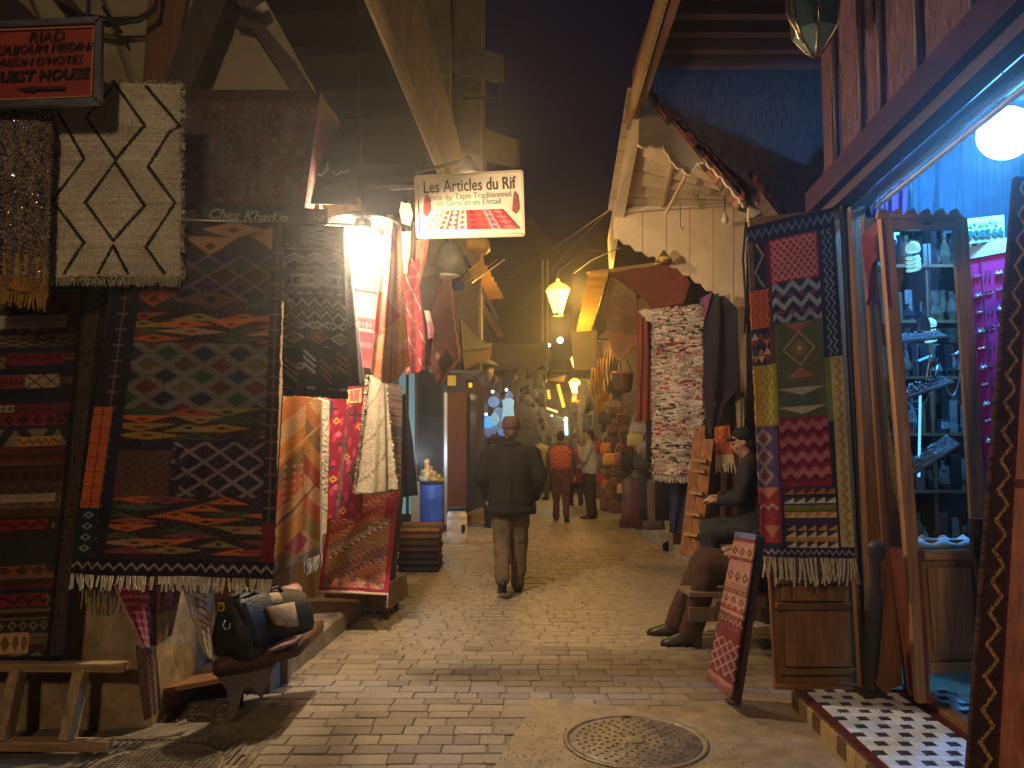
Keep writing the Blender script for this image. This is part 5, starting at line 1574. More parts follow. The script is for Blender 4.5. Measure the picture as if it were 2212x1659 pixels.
for k in range(12):
    u = k / 11
    p = at(2112 + 10 * math.sin(3 * u) + 6 * u, 1120 + 330 * u, 4.28)
    w_ = .035 + .012 * math.sin(9 * u)
    rgs.append([p + Vector((w_ * math.cos(a) * U(.8, 1.2), .03 * math.sin(a), 0)) for a in np.linspace(0, 2 * math.pi, 10, endpoint=False)])
MB().loft(rgs).build('fur_strip', M('dark fur', (.035, .025, .02), .9, .5, 30, .9), t)
sh = thing('shop_shelves', 'dark shelves crowded with small goods behind the glazed cabinet', 'shelves', at(2010, 1100, 6.1))
for k in range(7):
    z = .35 + .40 * k
    a, b = at(1880, 900, 6.0), at(2120, 900, 6.05)
    MB().box(((a.x + b.x) / 2, a.y, z), (b.x - a.x, .26, .022)).build('shelf_board', W_BROWNX, sh)
for x in (1885, 2000, 2116):
    p = at(x, 900, 6.0)
    MB().box((p.x, p.y + .02, 1.4), (.03, .24, 2.75)).build('upright', W_BROWN, sh)
for c_, nm in (((.03, .02, .02), 'dark_goods'), ((.16, .10, .06), 'brown_goods'), ((.30, .28, .26), 'silver_goods')):
    mb = MB()
    for k in range(90):
        z = .361 + .40 * RNG.randint(0, 6)
        x = U(at(1885, 900, 6.0).x, at(2115, 900, 6.0).x)
        h_ = U(.06, .26)
        if RNG.random() < .5: mb.box((x, at(1885, 900, 6.0).y + U(-.1, .05), z + h_ / 2), (U(.03, .09), .07, h_), rz=U(-.4, .4))
        else: mb.lathe((x, at(1885, 900, 6.0).y + U(-.1, .05), z), [(.02, 0), (.045, h_ * .3), (.03, h_ * .6), (.012, h_ * .8), (.02, h_)], 7)
    o = mb.build(nm, M('shelf ' + nm, c_, .4, .4, 20, .1, metal=.6 if 'silver' in nm else 0), sh); o['kind'] = 'stuff'
# curtains, lamp and signs inside
TEAL = M('blue grey curtain cloth', (.06, .11, .17), .85, .15, 8, .25)
def curtain(TL, TR, BL, BR, yr0, yr1, label, folds, amp=.05, mat=TEAL, name='curtain'):
    c_ = Cv(120, 30, WHT)
    pos = quad(at(*TL, yr0), at(*TR, yr1), at(*BL, yr0), at(*BR, yr1), amp, folds, .5)
    o = cloth(name, pos, c_, mat, None, .006)
    tag(o, label, 'curtain', 'curtains in the jewellery shop')
curtain((1955, 250), (2260, 120), (1958, 478), (2260, 560), 6.1, 6.05, 'pale curtain with upright folds behind the blue white lamp', 7)
curtain((1880, 330), (1965, 250), (1886, 470), (1960, 500), 6.05, 6.0, 'short violet curtain in the corner left of the pale curtain', 3, .03, M('violet cloth', (.22, .07, .20), .8, .2, 8, .2))
LB = at(2172, 288, 4.78)
GL = bare_bulb(LB, .15, 'large dazzling blue white globe lamp inside the jewellery shop', (.30, .75, 1.0), 210, 24, LB + Vector((0, .0, .52)), False, 'globe lamp', (.05, .36, 1.0))
yr = 5.0
TL, TR, BL_, BR = at(2078, 474, yr), at(2169, 464, yr), at(2083, 528, yr), at(2170, 518, yr)
PS, n = board('phone_sign', 'pale green sign with a phone number above the earring board', 'sign', TL, TR, BL_, BR, .012, M('pale green sign', (.50, .66, .56), .5, .06, 8, 0))
text('ATANTE', at(2122, 485, yr) + n * .005, TR - TL, TL - BL_, .042, M('faint green letters', (.25, .38, .33), .6, .1, 8, 0), PS, squash=1.15)
text('908366', at(2128, 505, yr) + n * .005, TR - TL, TL - BL_, .066, M('dark green letters', (.03, .12, .10), .6, .1, 8, 0), PS, squash=1.12, bold=.003)
yr = 5.05
TL, TR, BL_, BR = at(2090, 545, yr), at(2215, 520, yr - .1), at(2138, 1120, yr), at(2225, 1090, yr - .1)
EB, n = board('earring_board', 'magenta velvet board covered with rows of silver earrings', 'display board', TL, TR, BL_, BR, .02, M('magenta velvet', (.70, .015, .20), .85, .2, 12, .2))
SIL = M('bright silver', (.9, .9, .9), .2, .05, 20, 0, metal=1)
kinds = []
for k in range(4):
    mb = MB()
    if k == 0: mb.ball((0, 0, 0), .010, 6, 5)
    if k == 1: mb.tube([(0, 0, .02), (0, 0, -.02)], [.002, .006], 5)
    if k == 2: mb.lathe((0, 0, -.012), [(.002, .03), (.004, .02), (.012, .004), (.008, -.004)], 7)
    if k == 3: mb.tube([(.011 * math.cos(a), 0, .011 * math.sin(a)) for a in np.linspace(0, 6.28, 9)], .0025, 4)
    kinds.append(mb.mesh('earring', SIL))
def epos(u, v): return (TL * (1 - u) + TR * u) * (1 - v) + (BL_ * (1 - u) + BR * u) * v
cnt = 0
for r in range(13):
    for cl in range(5):
        u, v = .12 + cl * .20, .10 + r * .068
        k = (r * 2 + cl) % 4
        for s in (-1, 1):
            o = link('earring', kinds[k], None)
            o.location = epos(u + s * .035, v) + n * .008
            o.scale = (1.1, 1.1, 1.1)
            tag(o, ['silver bead earring pinned on the magenta board', 'silver drop earring pinned on the magenta board', 'silver bell earring pinned on the magenta board', 'silver hoop earring pinned on the magenta board'][k], 'earring', 'earrings on the magenta board')
o = MB().slab(epos(-.02, -.015), epos(-.02, .028), epos(1, .03), epos(1, -.03), .004).build('paper_strip', WHITE, None)
o.location = n * .012; tag(o, 'white paper strip along the top edge of the earring board', 'paper strip')
o = MB().tube([epos(.2, .03) + n * .01, epos(.3, 1.0) + n * .01], .003, 5).build('board_cord', SIL, EB)
# rug with zigzag border and red wooden leaf at the right edge
ZC = Cv(60, 420, P3(.075, .028, .018))
ZC.zigv(.52, .22, .048, .075, P3(.62, .34, .13)); ZC.zigv(.52, .22, .048, .012, P3(.16, .05, .03)); ZC.rect(.9, 0, 1, 1, P3(.16, .025, .02)); ZC.speck(0, 0, 1, 1, INK, .3)
yr = 3.5
pos = quad(at(2196, 380, yr + .25), at(2232, 380, yr + .25), at(2092, 1700, yr - .1), at(2152, 1700, yr - .1), .006, .6, .3)
o = rug('leaning_rug', 'narrow dark rug with tan zigzag line leaning at the right edge', pos, ZC, thick=.03, group='rugs of the right side')
rdr = thing('wooden_leaf', 'red brown wooden door leaf at the right edge beside the zigzag rug', 'door leaf', gnd(2240, 1720))
MB().slab(at(2222, 380, yr + .3), at(2148, 1710, yr - .06), at(2420, 1740, yr - .3), at(2420, 340, yr), .05).build('leaf_board', wood('bright red brown board', (.32, .095, .045), .45), rdr)
MB().bar(at(2214, 700, yr + .16), at(2420, 690, yr), .02, .02).build('moulding', W_RED, rdr)
MB().bar(at(2190, 1040, yr + .06), at(2420, 1040, yr - .1), .02, .02).build('moulding', W_RED, rdr)
pc = Cv(50, 120, P3(.10, .07, .16)); pc.lattice(0, 0, 1, 1, .2, .1, .1, P3(.3, .16, .1))
pos = quad(at(2206, 410, 3.9), at(2330, 410, 3.8), at(2176, 700, 3.85), at(2330, 700, 3.75), .02, 1.5, .3, ragged=.01)
rug('violet_rug', 'violet patterned rug hanging over the top right of the earring board', pos, pc, thick=.02, group='rugs of the right side')
# patchwork rug on the end panel
def patch_g():
    c = Cv(180, 420, P3(.022, .022, .05))
    bl, gy = P3(.10, .13, .24), P3(.22, .20, .18)
    c.zig(.03, .012, .085, .006, bl)
    c.zigv(.12, .05, .1, .014, gy, .06, .20); c.rect(0, .05, .06, .2, P3(.12, .09, .07)); c.rect(.20, .06, .24, .9, P3(.10, .018, .03))
    c.rect(.24, .06, .80, .195, P3(.26, .02, .05)); c.lattice(.26, .065, .78, .19, .075, .025, .2, P3(.40, .18, .19))
    c.rect(0, .205, .20, .325, P3(.38, .07, .03)); [c.zigv(.05 + .07 * k, .02, .03, .006, P3(.46, .17, .06), .205, .32) for k in range(3)]
    for k in range(3): c.zig(.215 + k * .045, .014, .19, .010, (P3(.2, .23, .3), P3(.25, .28, .34), P3(.2, .23, .3))[k], .25, .80)
    for k in range(4):
        for j in range(2): c.dia(.33 + .13 * k, .237 + .05 * j, .05, .011, P3(.12, .05, .12))
    for r_ in range(4):
        for k in range(3):
            c.tri(.035 + .065 * k, .335 + .024 * r_, .04, .022, (P3(.44, .36, .30), P3(.26, .03, .03), P3(.04, .06, .12), P3(.4, .14, .04))[(r_ + k) % 4], r_ % 2 == 0, (0, .3, .2, .45))
    c.rect(.25, .32, .80, .60, P3(.075, .085, .035)); c.dia(.52, .40, .19, .052, P3(.33, .19, .08), None, .88); c.dia(.52, .40, .1, .025, P3(.16, .1, .04)); c.dia(.52, .40, .03, .008, P3(.4, .26, .1))
    c.tri(.52, .325, .15, .028, P3(.26, .10, .06), False); c.tri(.52, .455, .17, .03, P3(.26, .10, .06))
    for (v, cc) in ((.515, P3(.28, .29, .24)), (.545, P3(.05, .10, .09)), (.57, P3(.38, .36, .25))):
        c.tri(.52, v, .26, .022, cc, False)
    c.rect(0, .435, .10, .62, P3(.35, .19, .035)); c.rect(.10, .435, .25, .62, P3(.24, .20, .035)); [c.zigv(.12 + .06 * k, .025, .035, .010, P3(.38, .29, .08), .44, .615) for k in range(2)]
    c.rect(0, .62, .22, .80, P3(.08, .05, .12))
    for k in range(3): c.dia(.075, .655 + .055 * k, .10, .033, P3(.25, .17, .19), None, .55); c.dia(.075, .655 + .055 * k, .05, .016, P3(.14, .05, .05))
    c.rect(.25, .60, .80, .80, P3(.19, .018, .04))
    for k in range(4): c.zig(.625 + .045 * k, .008, .14, .010, P3(.32, .11, .13), .25, .80); c.zig(.643 + .045 * k, .008, .14, .006, P3(.11, .012, .03), .25, .80)
    c.rect(.80, .05, 1, .43, P3(.02, .02, .055)); [c.zigv(.87 + .06 * k, .022, .028, .010, P3(.17, .19, .26), .06, .43) for k in range(2)]
    c.rect(.80, .435, .86, .62, P3(.11, .16, .045)); c.rect(.86, .435, 1, .97, P3(.36, .30, .15)); c.zigv(.94, .025, .03, .02, P3(.24, .18, .08), .44, .96)
    c.rect(0, .80, .22, .96, P3(.22, .028, .035)); c.tri(.1, .80, .12, .03, P3(.38, .14, .09), False); c.zig(.855, .006, .09, .005, P3(.3, .2, .16), 0, .2); c.tri(.12, .91, .09, .035, P3(.3, .13, .08), False)
    for r_, (v, cols) in enumerate(((.805, (P3(.35, .10, .04), P3(.04, .04, .03))), (.83, (P3(.45, .42, .36), P3(.05, .05, .04))), (.852, (P3(.12, .15, .03), P3(.2, .14, .05))), (.872, (P3(.46, .38, .24), P3(.45, .18, .05))), (.893, (P3(.05, .03, .07), P3(.05, .03, .07))), (.908, (P3(.36, .22, .05), P3(.04, .03, .05))), (.926, (P3(.46, .42, .36), P3(.04, .03, .03))), (.942, (P3(.45, .17, .03), P3(.3, .2, .06))), (.955, (P3(.46, .42, .36), P3(.04, .03, .03))))):
        for k in range(5):
            u = .26 + .115 * k
            c.rect(u, v, u + .115, v + .017, cols[1]); c.put((c.u >= u) & (c.u < u + .115) & (c.v >= v) & (c.v < v + .017) & ((c.u - u) / .115 > 1 - (c.v - v) / .017), cols[0])
    c.rect(0, .972, 1, 1, P3(.03, .018, .06)); c.zig(.985, .006, .07, .003, P3(.25, .22, .28))
    c.a = np.clip(c.a * 1.5, 0, .8)
    return c
pos = quad(at(1614, 490, 5.12), at(1801, 447, 5.05), at(1648, 1202, 5.0), at(1846, 1206, 4.95), .015, 1.4, .5, lumpy=.003)
RG = rug('patchwork_kilim', 'tall colourful patchwork kilim with cream tassels on the brown end panel', pos, patch_g(), group='rugs of the right side')
p, q = ends(pos); fringe(RG, p, q, 44, .155, w=.0062, skip=.05)
# narrow kilim on a leaning dark board
lb = thing('leaning_board', 'dark board leaning beside the seated legs, carrying the narrow red kilim', 'board', gnd(1590, 1521))
MB().slab(at(1597, 1156, 4.9), at(1530, 1466, 4.98), at(1590, 1521, 4.68), at(1643, 1160, 4.72), .035).build('board', W_DARK, lb)
MB().bar(at(1643, 1158, 4.70), gnd(1591, 1522) + Vector((0, 0, .01)), .03, .05, up=(0, 1, 0)).build('board_edge', DARKMETAL, lb)
def narrow_h():
    c = Cv(70, 260, P3(.17, .03, .03))
    w = P3(.42, .24, .18)
    c.rect(0, 0, 1, .04, P3(.12, .13, .26))
    pal = [P3(.2, .03, .03), P3(.40, .20, .15), P3(.12, .02, .025), P3(.36, .16, .12)]
    c.bands(77, pal, 20, 0, 1, .045, .62, fine=7)
    for (a, b) in ((.09, .16), (.24, .33), (.40, .47)):
        c.rect(0, a, 1, b, w * .9)
        for k in range(3): c.dia(.17 + .33 * k, (a + b) / 2, .13, (b - a) * .42, P3(.18, .03, .03), None, .35)
    c.rect(0, .63, 1, 1, P3(.16, .022, .03)); c.lattice(0, .68, 1, .90, .34, .07, .09, P3(.40, .22, .22)); c.bands(9, pal, 6, 0, 1, .91, 1)
    c.speck(0, .05, 1, .62, P3(.5, .36, .3), .05)
    return c
pos = quad(at(1588, 1148, 4.86), at(1634, 1154, 4.70), at(1524, 1466, 4.95), at(1578, 1508, 4.66), .004, .8, .2)
rug('narrow_kilim', 'narrow red and pink banded kilim draped on the leaning dark board', pos, narrow_h(), group='rugs of the right side')
# ------------------------------------------------------------------ right: big dark canopy, scalloped eave, kiosk wall
cn = thing('dark_canopy', 'large dark wooden canopy with ribbed underside high on the right', 'canopy', at(1600, 130, 6.6))
zc = 4.62
def zp(px, py): return gnd(px, py, zc)
far_y = at(1600, 130, 6.85).y
x0_ = 1.06
MB().slab((x0_, far_y, zc + .12), (x0_ + .02, 3.2, zc + .12), (2.6, 3.2, zc + .12), (2.6, far_y, zc + .12), -.04).build('roof_boards', W_DARK, cn)
yy = far_y - .1
k = 0
while yy > 3.4:
    MB().box(((x0_ + 2.6) / 2 + .06, yy, zc + .06), (2.6 - x0_ - .12, .085, .12)).build('rib', wood('dark rib', (.085, .045, .045), .6, 'X') if k == 0 else bpy.data.materials['dark rib'], cn)
    yy -= .26; k += 1
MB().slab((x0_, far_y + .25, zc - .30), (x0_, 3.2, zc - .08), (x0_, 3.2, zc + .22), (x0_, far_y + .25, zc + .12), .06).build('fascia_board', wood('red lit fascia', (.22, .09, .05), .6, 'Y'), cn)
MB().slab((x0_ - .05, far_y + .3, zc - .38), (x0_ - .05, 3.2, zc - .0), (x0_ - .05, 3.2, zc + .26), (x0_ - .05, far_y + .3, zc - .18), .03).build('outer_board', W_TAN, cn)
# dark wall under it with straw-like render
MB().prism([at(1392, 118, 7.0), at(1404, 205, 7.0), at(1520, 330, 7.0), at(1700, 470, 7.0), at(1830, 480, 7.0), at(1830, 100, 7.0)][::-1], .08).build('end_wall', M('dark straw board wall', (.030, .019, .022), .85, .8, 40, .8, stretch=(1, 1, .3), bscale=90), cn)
mb = MB()
for i in range(120):
    px, py = U(1420, 1770), U(170, 440)
    if py > 160 + (px - 1400) * .85 + 20: continue
    p = at(px, py, 6.975)
    a = U(.4, 1.5) if RNG.random() < .7 else U(-1, .3)
    l = U(.02, .10)
    mb.bar(p - Vector((math.cos(a), 0, -math.sin(a))) * l, p + Vector((math.cos(a), 0, -math.sin(a))) * l, .0025)
o = mb.build('straws', M('reddish straw', (.16, .08, .06), .8, .3, 20, 0), cn); o['kind'] = 'stuff'
# kiosk house with pale boards
kh = thing('kiosk_house', 'pale boarded kiosk with a scalloped painted eave and arched lower edge', 'kiosk', at(1470, 953, 9.2))
yk = 9.2
bots = [(1335, 516), (1388, 546), (1440, 566), (1490, 598), (1540, 632), (1585, 668), (1613, 905)]
xs = [1335, 1388, 1440, 1490, 1540, 1585, 1613]
for i in range(6):
    a, b = xs[i] + .8, xs[i + 1] - .8
    top_a, top_b = 452 - (a - 1335) * .06, 452 - (b - 1335) * .06
    if i < 5:
        ya_, yb2 = bots[i][1], bots[i + 1][1]
        pts = [(a, top_a)] + [(a + (b - a) * q / 4, ya_ + (yb2 - ya_) * q / 4 + (4 if q % 2 else -3)) for q in range(5)] + [(b, top_b)]
    else:
        pts = [(a, top_a), (a, 684), (a + 9, 720), (a + 11, 905), (b, 905), (b, top_b)]
    MB().prism([at(x, y, yk) for x, y in pts], .04).build('wall_plank', W_CREAM, kh)
MB().bar(at(1332, 455, yk - .06), at(1614, 437, yk - .06), .05, .05).build('top_rail', W_WHITE, kh)
# side of the kiosk back along the alley
MB().slab(at(1335, 440, yk + .05), at(1335, 516, yk + .05), at(1322, 590, 14), at(1318, 520, 14), .05).build('side_wall', W_CREAM, kh)
# sloping soffit planks
y1_, y2_ = 9.25, 7.1
A_, B_ = (1336, 455), (1612, 436)
C_, D_ = (1386, 196), (1640, 430)
nP = 7
L0_, L1_ = at(*A_, y1_), at(1388, 205, y2_)
R0_, R1_ = at(*B_, y1_), at(1640, 425, y2_)
for k in range(nP):
    t0, t1 = k / nP, (k + 1) / nP - .006
    o_ = Vector((0, 0, .006 * (k % 2)))
    MB().slab(L0_.lerp(L1_, t0) + o_, R0_.lerp(R1_, t0) + o_, R0_.lerp(R1_, t1) + o_, L0_.lerp(L1_, t1) + o_, .025).build('soffit_plank', W_WHITE, kh)
for t in (.33, .66):
    MB().bar(L0_.lerp(R0_, t) + Vector((0, -.03, -.03)), L0_.lerp(R0_, t).lerp(L1_.lerp(R1_, t), .9) + Vector((0, 0, -.03)), .03).build('cleat', W_WHITE, kh) if t < .5 else None
# left barge: thick board with slate ends
MB().prism([at(1327, 458, 9.2), at(1350, 462, 9.2), at(1400, 206, 7.05), at(1376, 186, 7.0)][::-1], .05).build('barge_board', W_WHITE, kh)
for k in range(9):
    t = k / 9
    a, b = at(1326, 452, 9.18).lerp(at(1372, 190, 7.0), t), at(1326, 452, 9.18).lerp(at(1372, 190, 7.0), t + .10)
    MB().bar(a + Vector((-.02, -.01, U(-.006, .006))), b + Vector((-.02, -.01, U(-.006, .006))), .09, .03).build('edge_slate', W_WHITE, kh)
# scalloped fascia with blue paint patches
up_ = [(1384, 186), (1447, 255), (1514, 322), (1604, 419), (1612, 440)]
low_ = [(1378, 312), (1432, 314), (1454, 350), (1492, 376), (1506, 350), (1522, 346), (1559, 382), (1596, 427), (1608, 444)]
lowp = []
for (xa, ya_), (xb, yb2) in zip(low_[:-1], low_[1:]):
    for q in range(6):
        t = q / 6
        lowp.append((xa + (xb - xa) * t, ya_ + (yb2 - ya_) * t + 6 * abs(math.sin(math.pi * t * 2))))
lowp.append(low_[-1])
MB().prism([at(x, y, 6.97) for x, y in up_][::-1] + [at(x, y, 6.97) for x, y in lowp], .04).build('scalloped_board', M('flaking painted fascia', (.36, .29, .2), .75, .2, 6, .3, dirt=.6, dirt_col=(.24, .27, .30)), kh)
MB().tube([at(x, y + 1, 6.95) for x, y in lowp], .010, 6).build('scallop_edge', W_WHITE, kh, True)
# little red tiles along the upper edge
TGAP = M('dark tile as gap', (.05, .014, .014), .4, .3, 10, .2)  # alternate tiles coloured dark, in place of gaps between the red ones
TM = M('red glazed roof tile', (.24, .055, .04), .4, .3, 10, .2, rnd=.3)
for (xa, ya_, xb, yb2, n_) in ((1398, 186, 1440, 256, 7), (1446, 248, 1512, 330, 9), (1510, 316, 1600, 424, 12), (1612, 372, 1680, 462, 9)):
    for k in range(n_):
        t = (k + .5) / n_
        p = at(xa + (xb - xa) * t, ya_ + (yb2 - ya_) * t, 6.9)
        d = (at(xb, yb2, 6.9) - at(xa, ya_, 6.9)).normalized()
        e = Vector((-d.z, 0, d.x))
        if e.z < 0: e = -e
        s = .06
        MB().loft([[p + Vector((0, yy_, 0)) + d * s * .95 * math.cos(a) + e * (s * .8 * math.sin(a)) for a in np.linspace(0, math.pi, 7)] for yy_ in (0, .25)]).build('roof_tile', TM if k % 2 else TGAP, kh)
MB().slab(at(1392, 192, 7.02), at(1604, 422, 7.02), at(1700, 468, 8.6), at(1420, 215, 8.6), .06).build('tile_bed', W_DARK, kh)
# white scroll bracket and stub roof at its right end
MB().prism([at(x, y, 7.4) for x, y in ((1626, 425), (1648, 440), (1642, 462), (1622, 474), (1612, 480), (1614, 440))], .06).build('scroll_bracket', W_WHITE, kh)
MB().slab(at(1640, 370, 7.3), at(1606, 440, 7.3), at(1700, 470, 7.3), at(1702, 468, 7.3), .2).build('stub_gable', W_DARK, kh)
# pole, hooks and bare bulb under the eave
o = MB().tube([at(1482, 378, 7.9), at(1438, 462, 8.6)], .018, 8).build('eave_pole', W_CREAM); tag(o, 'pale slanting pole under the scalloped eave', 'pole')
for k, (x, y) in enumerate(((1498, 420), (1470, 490), (1508, 440), (1590, 420))):
    p = at(x, y, 8.4)
    o = MB().tube([p + Vector((0, 0, .25)), p, p + Vector((.02, 0, -.03)), p + Vector((.04, 0, 0))], .005, 5).build('wire_hook', STEEL)
    tag(o, ['upper left wire hook under the scalloped eave', 'lowest wire hook before the pale kiosk boards', 'wire hook just right of the upper left hook', 'wire hook near the right end of the scalloped eave'][k], 'hook', 'hooks under the eave')
t = thing('dead_bulb', 'unlit clear bulb on a wire under the scalloped eave', 'light bulb', at(1566, 470, 8.2))
p = at(1566, 470, 8.2)
MB().lathe(p, [(.012, .05), (.018, .03), (.034, -.01), (.036, -.035), (.02, -.062), (.0, -.066)], 12).build('bulb_glass', M('milky glass', (.6, .55, .48), .2, .05, 9, 0), t, True)
MB().tube([p + Vector((0, 0, .05)), p + Vector((0, 0, .28))], .006, 5).build('cord', BLACKPAINT, t)
for k in range(3):
    a = at(1606, 540 + 100 * k, 9.1)
cb_ = MB().tube([at(1612, 470, 8.9), at(1605, 560, 8.95), at(1612, 660, 8.9), at(1608, 720, 9.0)], .012, 6).build('wall_cable', BLACKPAINT); tag(cb_, 'dark cable running down the right edge of the pale kiosk wall', 'cable')
t = thing('wall_sconce', 'small bell shaped lamp with a yellow band on the kiosk wall', 'wall lamp', at(1434, 560, 9.0))
p = at(1434, 556, 9.0)
MB().lathe(p, [(.10, -.07), (.085, -.02), (.05, .02), (.03, .05), (.01, .08)], 14).build('bell_shade', M('bronze shade', (.25, .15, .07), .4, .2, 9, .1, metal=.5), t, True)
MB().lathe(p, [(.092, -.035), (.082, -.005)], 14).build('yellow_band', M('yellow band', (.6, .38, .04), .4, .1, 9, 0), t, True)
# red awning over the bag stall
aw = thing('red_awning', 'dark red cloth awning with a brown hanging front beside the kiosk', 'awning', at(1400, 620, 9.4))
AWM = M('dark red cloth', (.17, .038, .028), .85, .2, 10, .25)
MB().prism([at(x, y, 9.3 + dy) for x, y, dy in ((1316, 588, 2.0), (1457, 566, .0), (1478, 588, .0), (1488, 612, .0), (1474, 656, .0), (1408, 668, .4), (1385, 640, .9), (1366, 628, 1.2))][::-1], .02).build('side_cloth', AWM, aw)
MB().bar(at(1268, 590, 12.3), at(1460, 565, 9.25), .03, .04).build('front_pole', W_TAN, aw)
c_ = Cv(80, 90, P3(.16, .065, .025)); c_.rect(0, .55, 1, 1, P3(.30, .11, .03)); c_.speck(0, .4, 1, 1, P3(.12, .05, .02), .3)
def strip2(L, R, name, label, cv, parent=None, cat='cloth', amp=.02, fr=1.3, group='cloths and rugs of the right side', mat=None):
    Lp = np.array([at(*p) for p in L]); Rp = np.array([at(*p) for p in R])
    tl = np.linspace(0, 1, len(Lp)); tr = np.linspace(0, 1, len(Rp))
    def pos(Uu, V):
        l = np.stack([np.interp(V, tl, Lp[:, k]) for k in range(3)], -1)
        r = np.stack([np.interp(V, tr, Rp[:, k]) for k in range(3)], -1)
        p = l * (1 - Uu[..., None]) + r * Uu[..., None]
        p[..., 1] += amp * np.sin(2 * math.pi * fr * Uu + V * 3)
        return p
    o = cloth(name, pos, cv.soften(.15), mat, parent, .012)
    if parent is None: tag(o, label, cat, group)
    return o, pos
strip2([(1316, 590, 11.4), (1308, 680, 11.2), (1316, 735, 11.2), (1326, 770, 11.2)], [(1372, 632, 10.2), (1384, 700, 10.2), (1378, 740, 10.2), (1340, 780, 10.8)], 'front_cloth', '', c_, aw)
# yellow lit corrugated sheet
TRANSL = bpy.data.materials.new('translucent yellow sheet'); TRANSL.use_nodes = True
nt = TRANSL.node_tree; bs = nt.nodes['Principled BSDF']; bs.inputs['Base Color'].default_value = (.70, .50, .20, 1); bs.inputs['Roughness'].default_value = .5
tl = nt.nodes.new('ShaderNodeBsdfTranslucent'); tl.inputs[0].default_value = (.95, .74, .34, 1)
mx = nt.nodes.new('ShaderNodeMixShader'); mx.inputs[0].default_value = .85
nt.links.new(bs.outputs[0], mx.inputs[1]); nt.links.new(tl.outputs[0], mx.inputs[2]); nt.links.new(mx.outputs[0], nt.nodes['Material Output'].inputs[0])
cs = thing('corrugated_awning', 'corrugated plastic awning glowing yellow under the big amber lantern', 'awning', at(1280, 650, 12))
def corrugated(a, b, c, d, n, par, name='sheet', amp=.03):
    """a..b the high edge, d..c the low edge, ribs running from the high to the low edge"""
    top, bot = [], []
    rings = []
    for i in range(n * 4 + 1):
        t = i / (n * 4)
        h = amp * math.sin(t * n * 2 * math.pi)
        p, q = a.lerp(d, t), b.lerp(c, t)
        rings.append([p + Vector((0, 0, h)), q + Vector((0, 0, h)), q + Vector((0, 0, h - .008)), p + Vector((0, 0, h - .008))])
    MB().loft(rings).build(name, CORRU, par)
CORRU = TRANSL
corrugated(at(1272, 588, 10.6), at(1316, 587, 10.4), at(1276, 712, 13.0), at(1245, 714, 13.2), 9, cs)
MB().bar(at(1318, 588, 10.4), at(1280, 712, 13.0), .03).build('bearer', W_DARK, cs)
t = thing('hanging_sheet', 'pale sheet hanging below the end of the yellow lit awning', 'panel', at(1255, 760, 14))
MB().prism([at(x, y, 14.5) for x, y in ((1232, 714), (1240, 800), (1286, 800), (1290, 714))], .04).build('sheet', M('dusty sheet', (.09, .075, .055), .8, .2, 6, .2), t)
# hangings on the kiosk front
c_ = Cv(40, 200, P3(.22, .03, .025)); c_.put(np.sin(c_.u * 22) > .4, P3(.15, .02, .02))
strip2([(1378, 672, 9.3), (1378, 760, 9.3), (1374, 910, 9.3)], [(1398, 676, 9.2), (1404, 780, 9.2), (1408, 905, 9.2)], 'red_drape', 'dark red drape hanging left of the speckled rag rug', c_, None, 'drape', .03, 2)
c_ = Cv(50, 220, INK)
strip2([(1398, 680, 9.4), (1400, 780, 9.4), (1394, 1000, 9.4)], [(1440, 684, 9.3), (1440, 800, 9.3), (1440, 1000, 9.3)], 'black_drape', 'black drape hanging behind the left edge of the rag rug', c_, None, 'drape', .03, 2)
def rag_i():
    c = Cv(150, 420, P3(.50, .42, .36))
    r = random.Random(4)
    cols = [P3(.70, .62, .55), P3(.04, .03, .035), P3(.42, .03, .05), P3(.58, .30, .28), P3(.40, .34, .27), P3(.46, .28, .24), P3(.72, .66, .60), P3(.14, .13, .11)]
    for i in range(2600):
        v = r.random(); u = r.random()
        ph = (math.sin(v * 23) + math.sin(v * 9 + 1)) * .5
        w = [3, 1.6 * (ph > .2) + (.8 if v < .3 else .1), 2.2 * (ph < -.15 or .42 < v < .5 or .7 < v < .76), 1.6, 1.2, 1, 2.2, .6]
        k = r.choices(range(8), w)[0]
        l = r.uniform(.03, .17)
        c.rect(u, v, u + l, v + r.uniform(.006, .014), cols[k])
    return c
pos = quad(at(1411, 672, 9.0), at(1516, 660, 8.95), at(1412, 1022, 8.9), at(1517, 1030, 8.85), .010, 1.2, .4, ragged=.018, lumpy=.02)
RI = rug('rag_rug', 'long speckled white, pink and black shaggy rag rug hanging on the kiosk', pos, rag_i(), SHAG, thick=.03, soft=.25, group='rugs of the right side')
p, q = ends(pos); fringe(RI, p, q, 46, .07, M('pale rag ends', (.5, .42, .36), .95, .3, 40, .3), .006, skip=.05)
pos = quad(at(1378, 672, 9.05), at(1420, 668, 9.0), at(1398, 690, 9.05), at(1420, 700, 9.0), .01, ragged=.01, lumpy=.02)
rug('rag_corner', 'drooping pale upper corner of the rag rug at the kiosk', pos, Cv(30, 20, P3(.5, .42, .36)), SHAG, thick=.02, group='rugs of the right side')
c_ = Cv(60, 150, P3(.016, .012, .026)); c_.speck(0, 0, 1, 1, P3(.06, .045, .06), .06); c_.dia(.35, .72, .1, .03, P3(.2, .18, .18))
for k in range(10): c_.dia(.62 - .03 * k, .5 + .045 * k, .03, .01, P3(.16, .08, .07))
strip2([(1541, 632, 8.8), (1522, 700, 8.8), (1524, 760, 8.7), (1520, 830, 8.7), (1528, 912, 8.7), (1534, 944, 8.7)], [(1560, 640, 8.7), (1588, 668, 8.6), (1592, 750, 8.6), (1597, 844, 8.6), (1568, 870, 8.7), (1548, 938, 8.7)], 'navy_blanket', 'dark navy blanket hung by its corner with folds, right of the rag rug', c_, None, 'blanket', .05, 1.6)
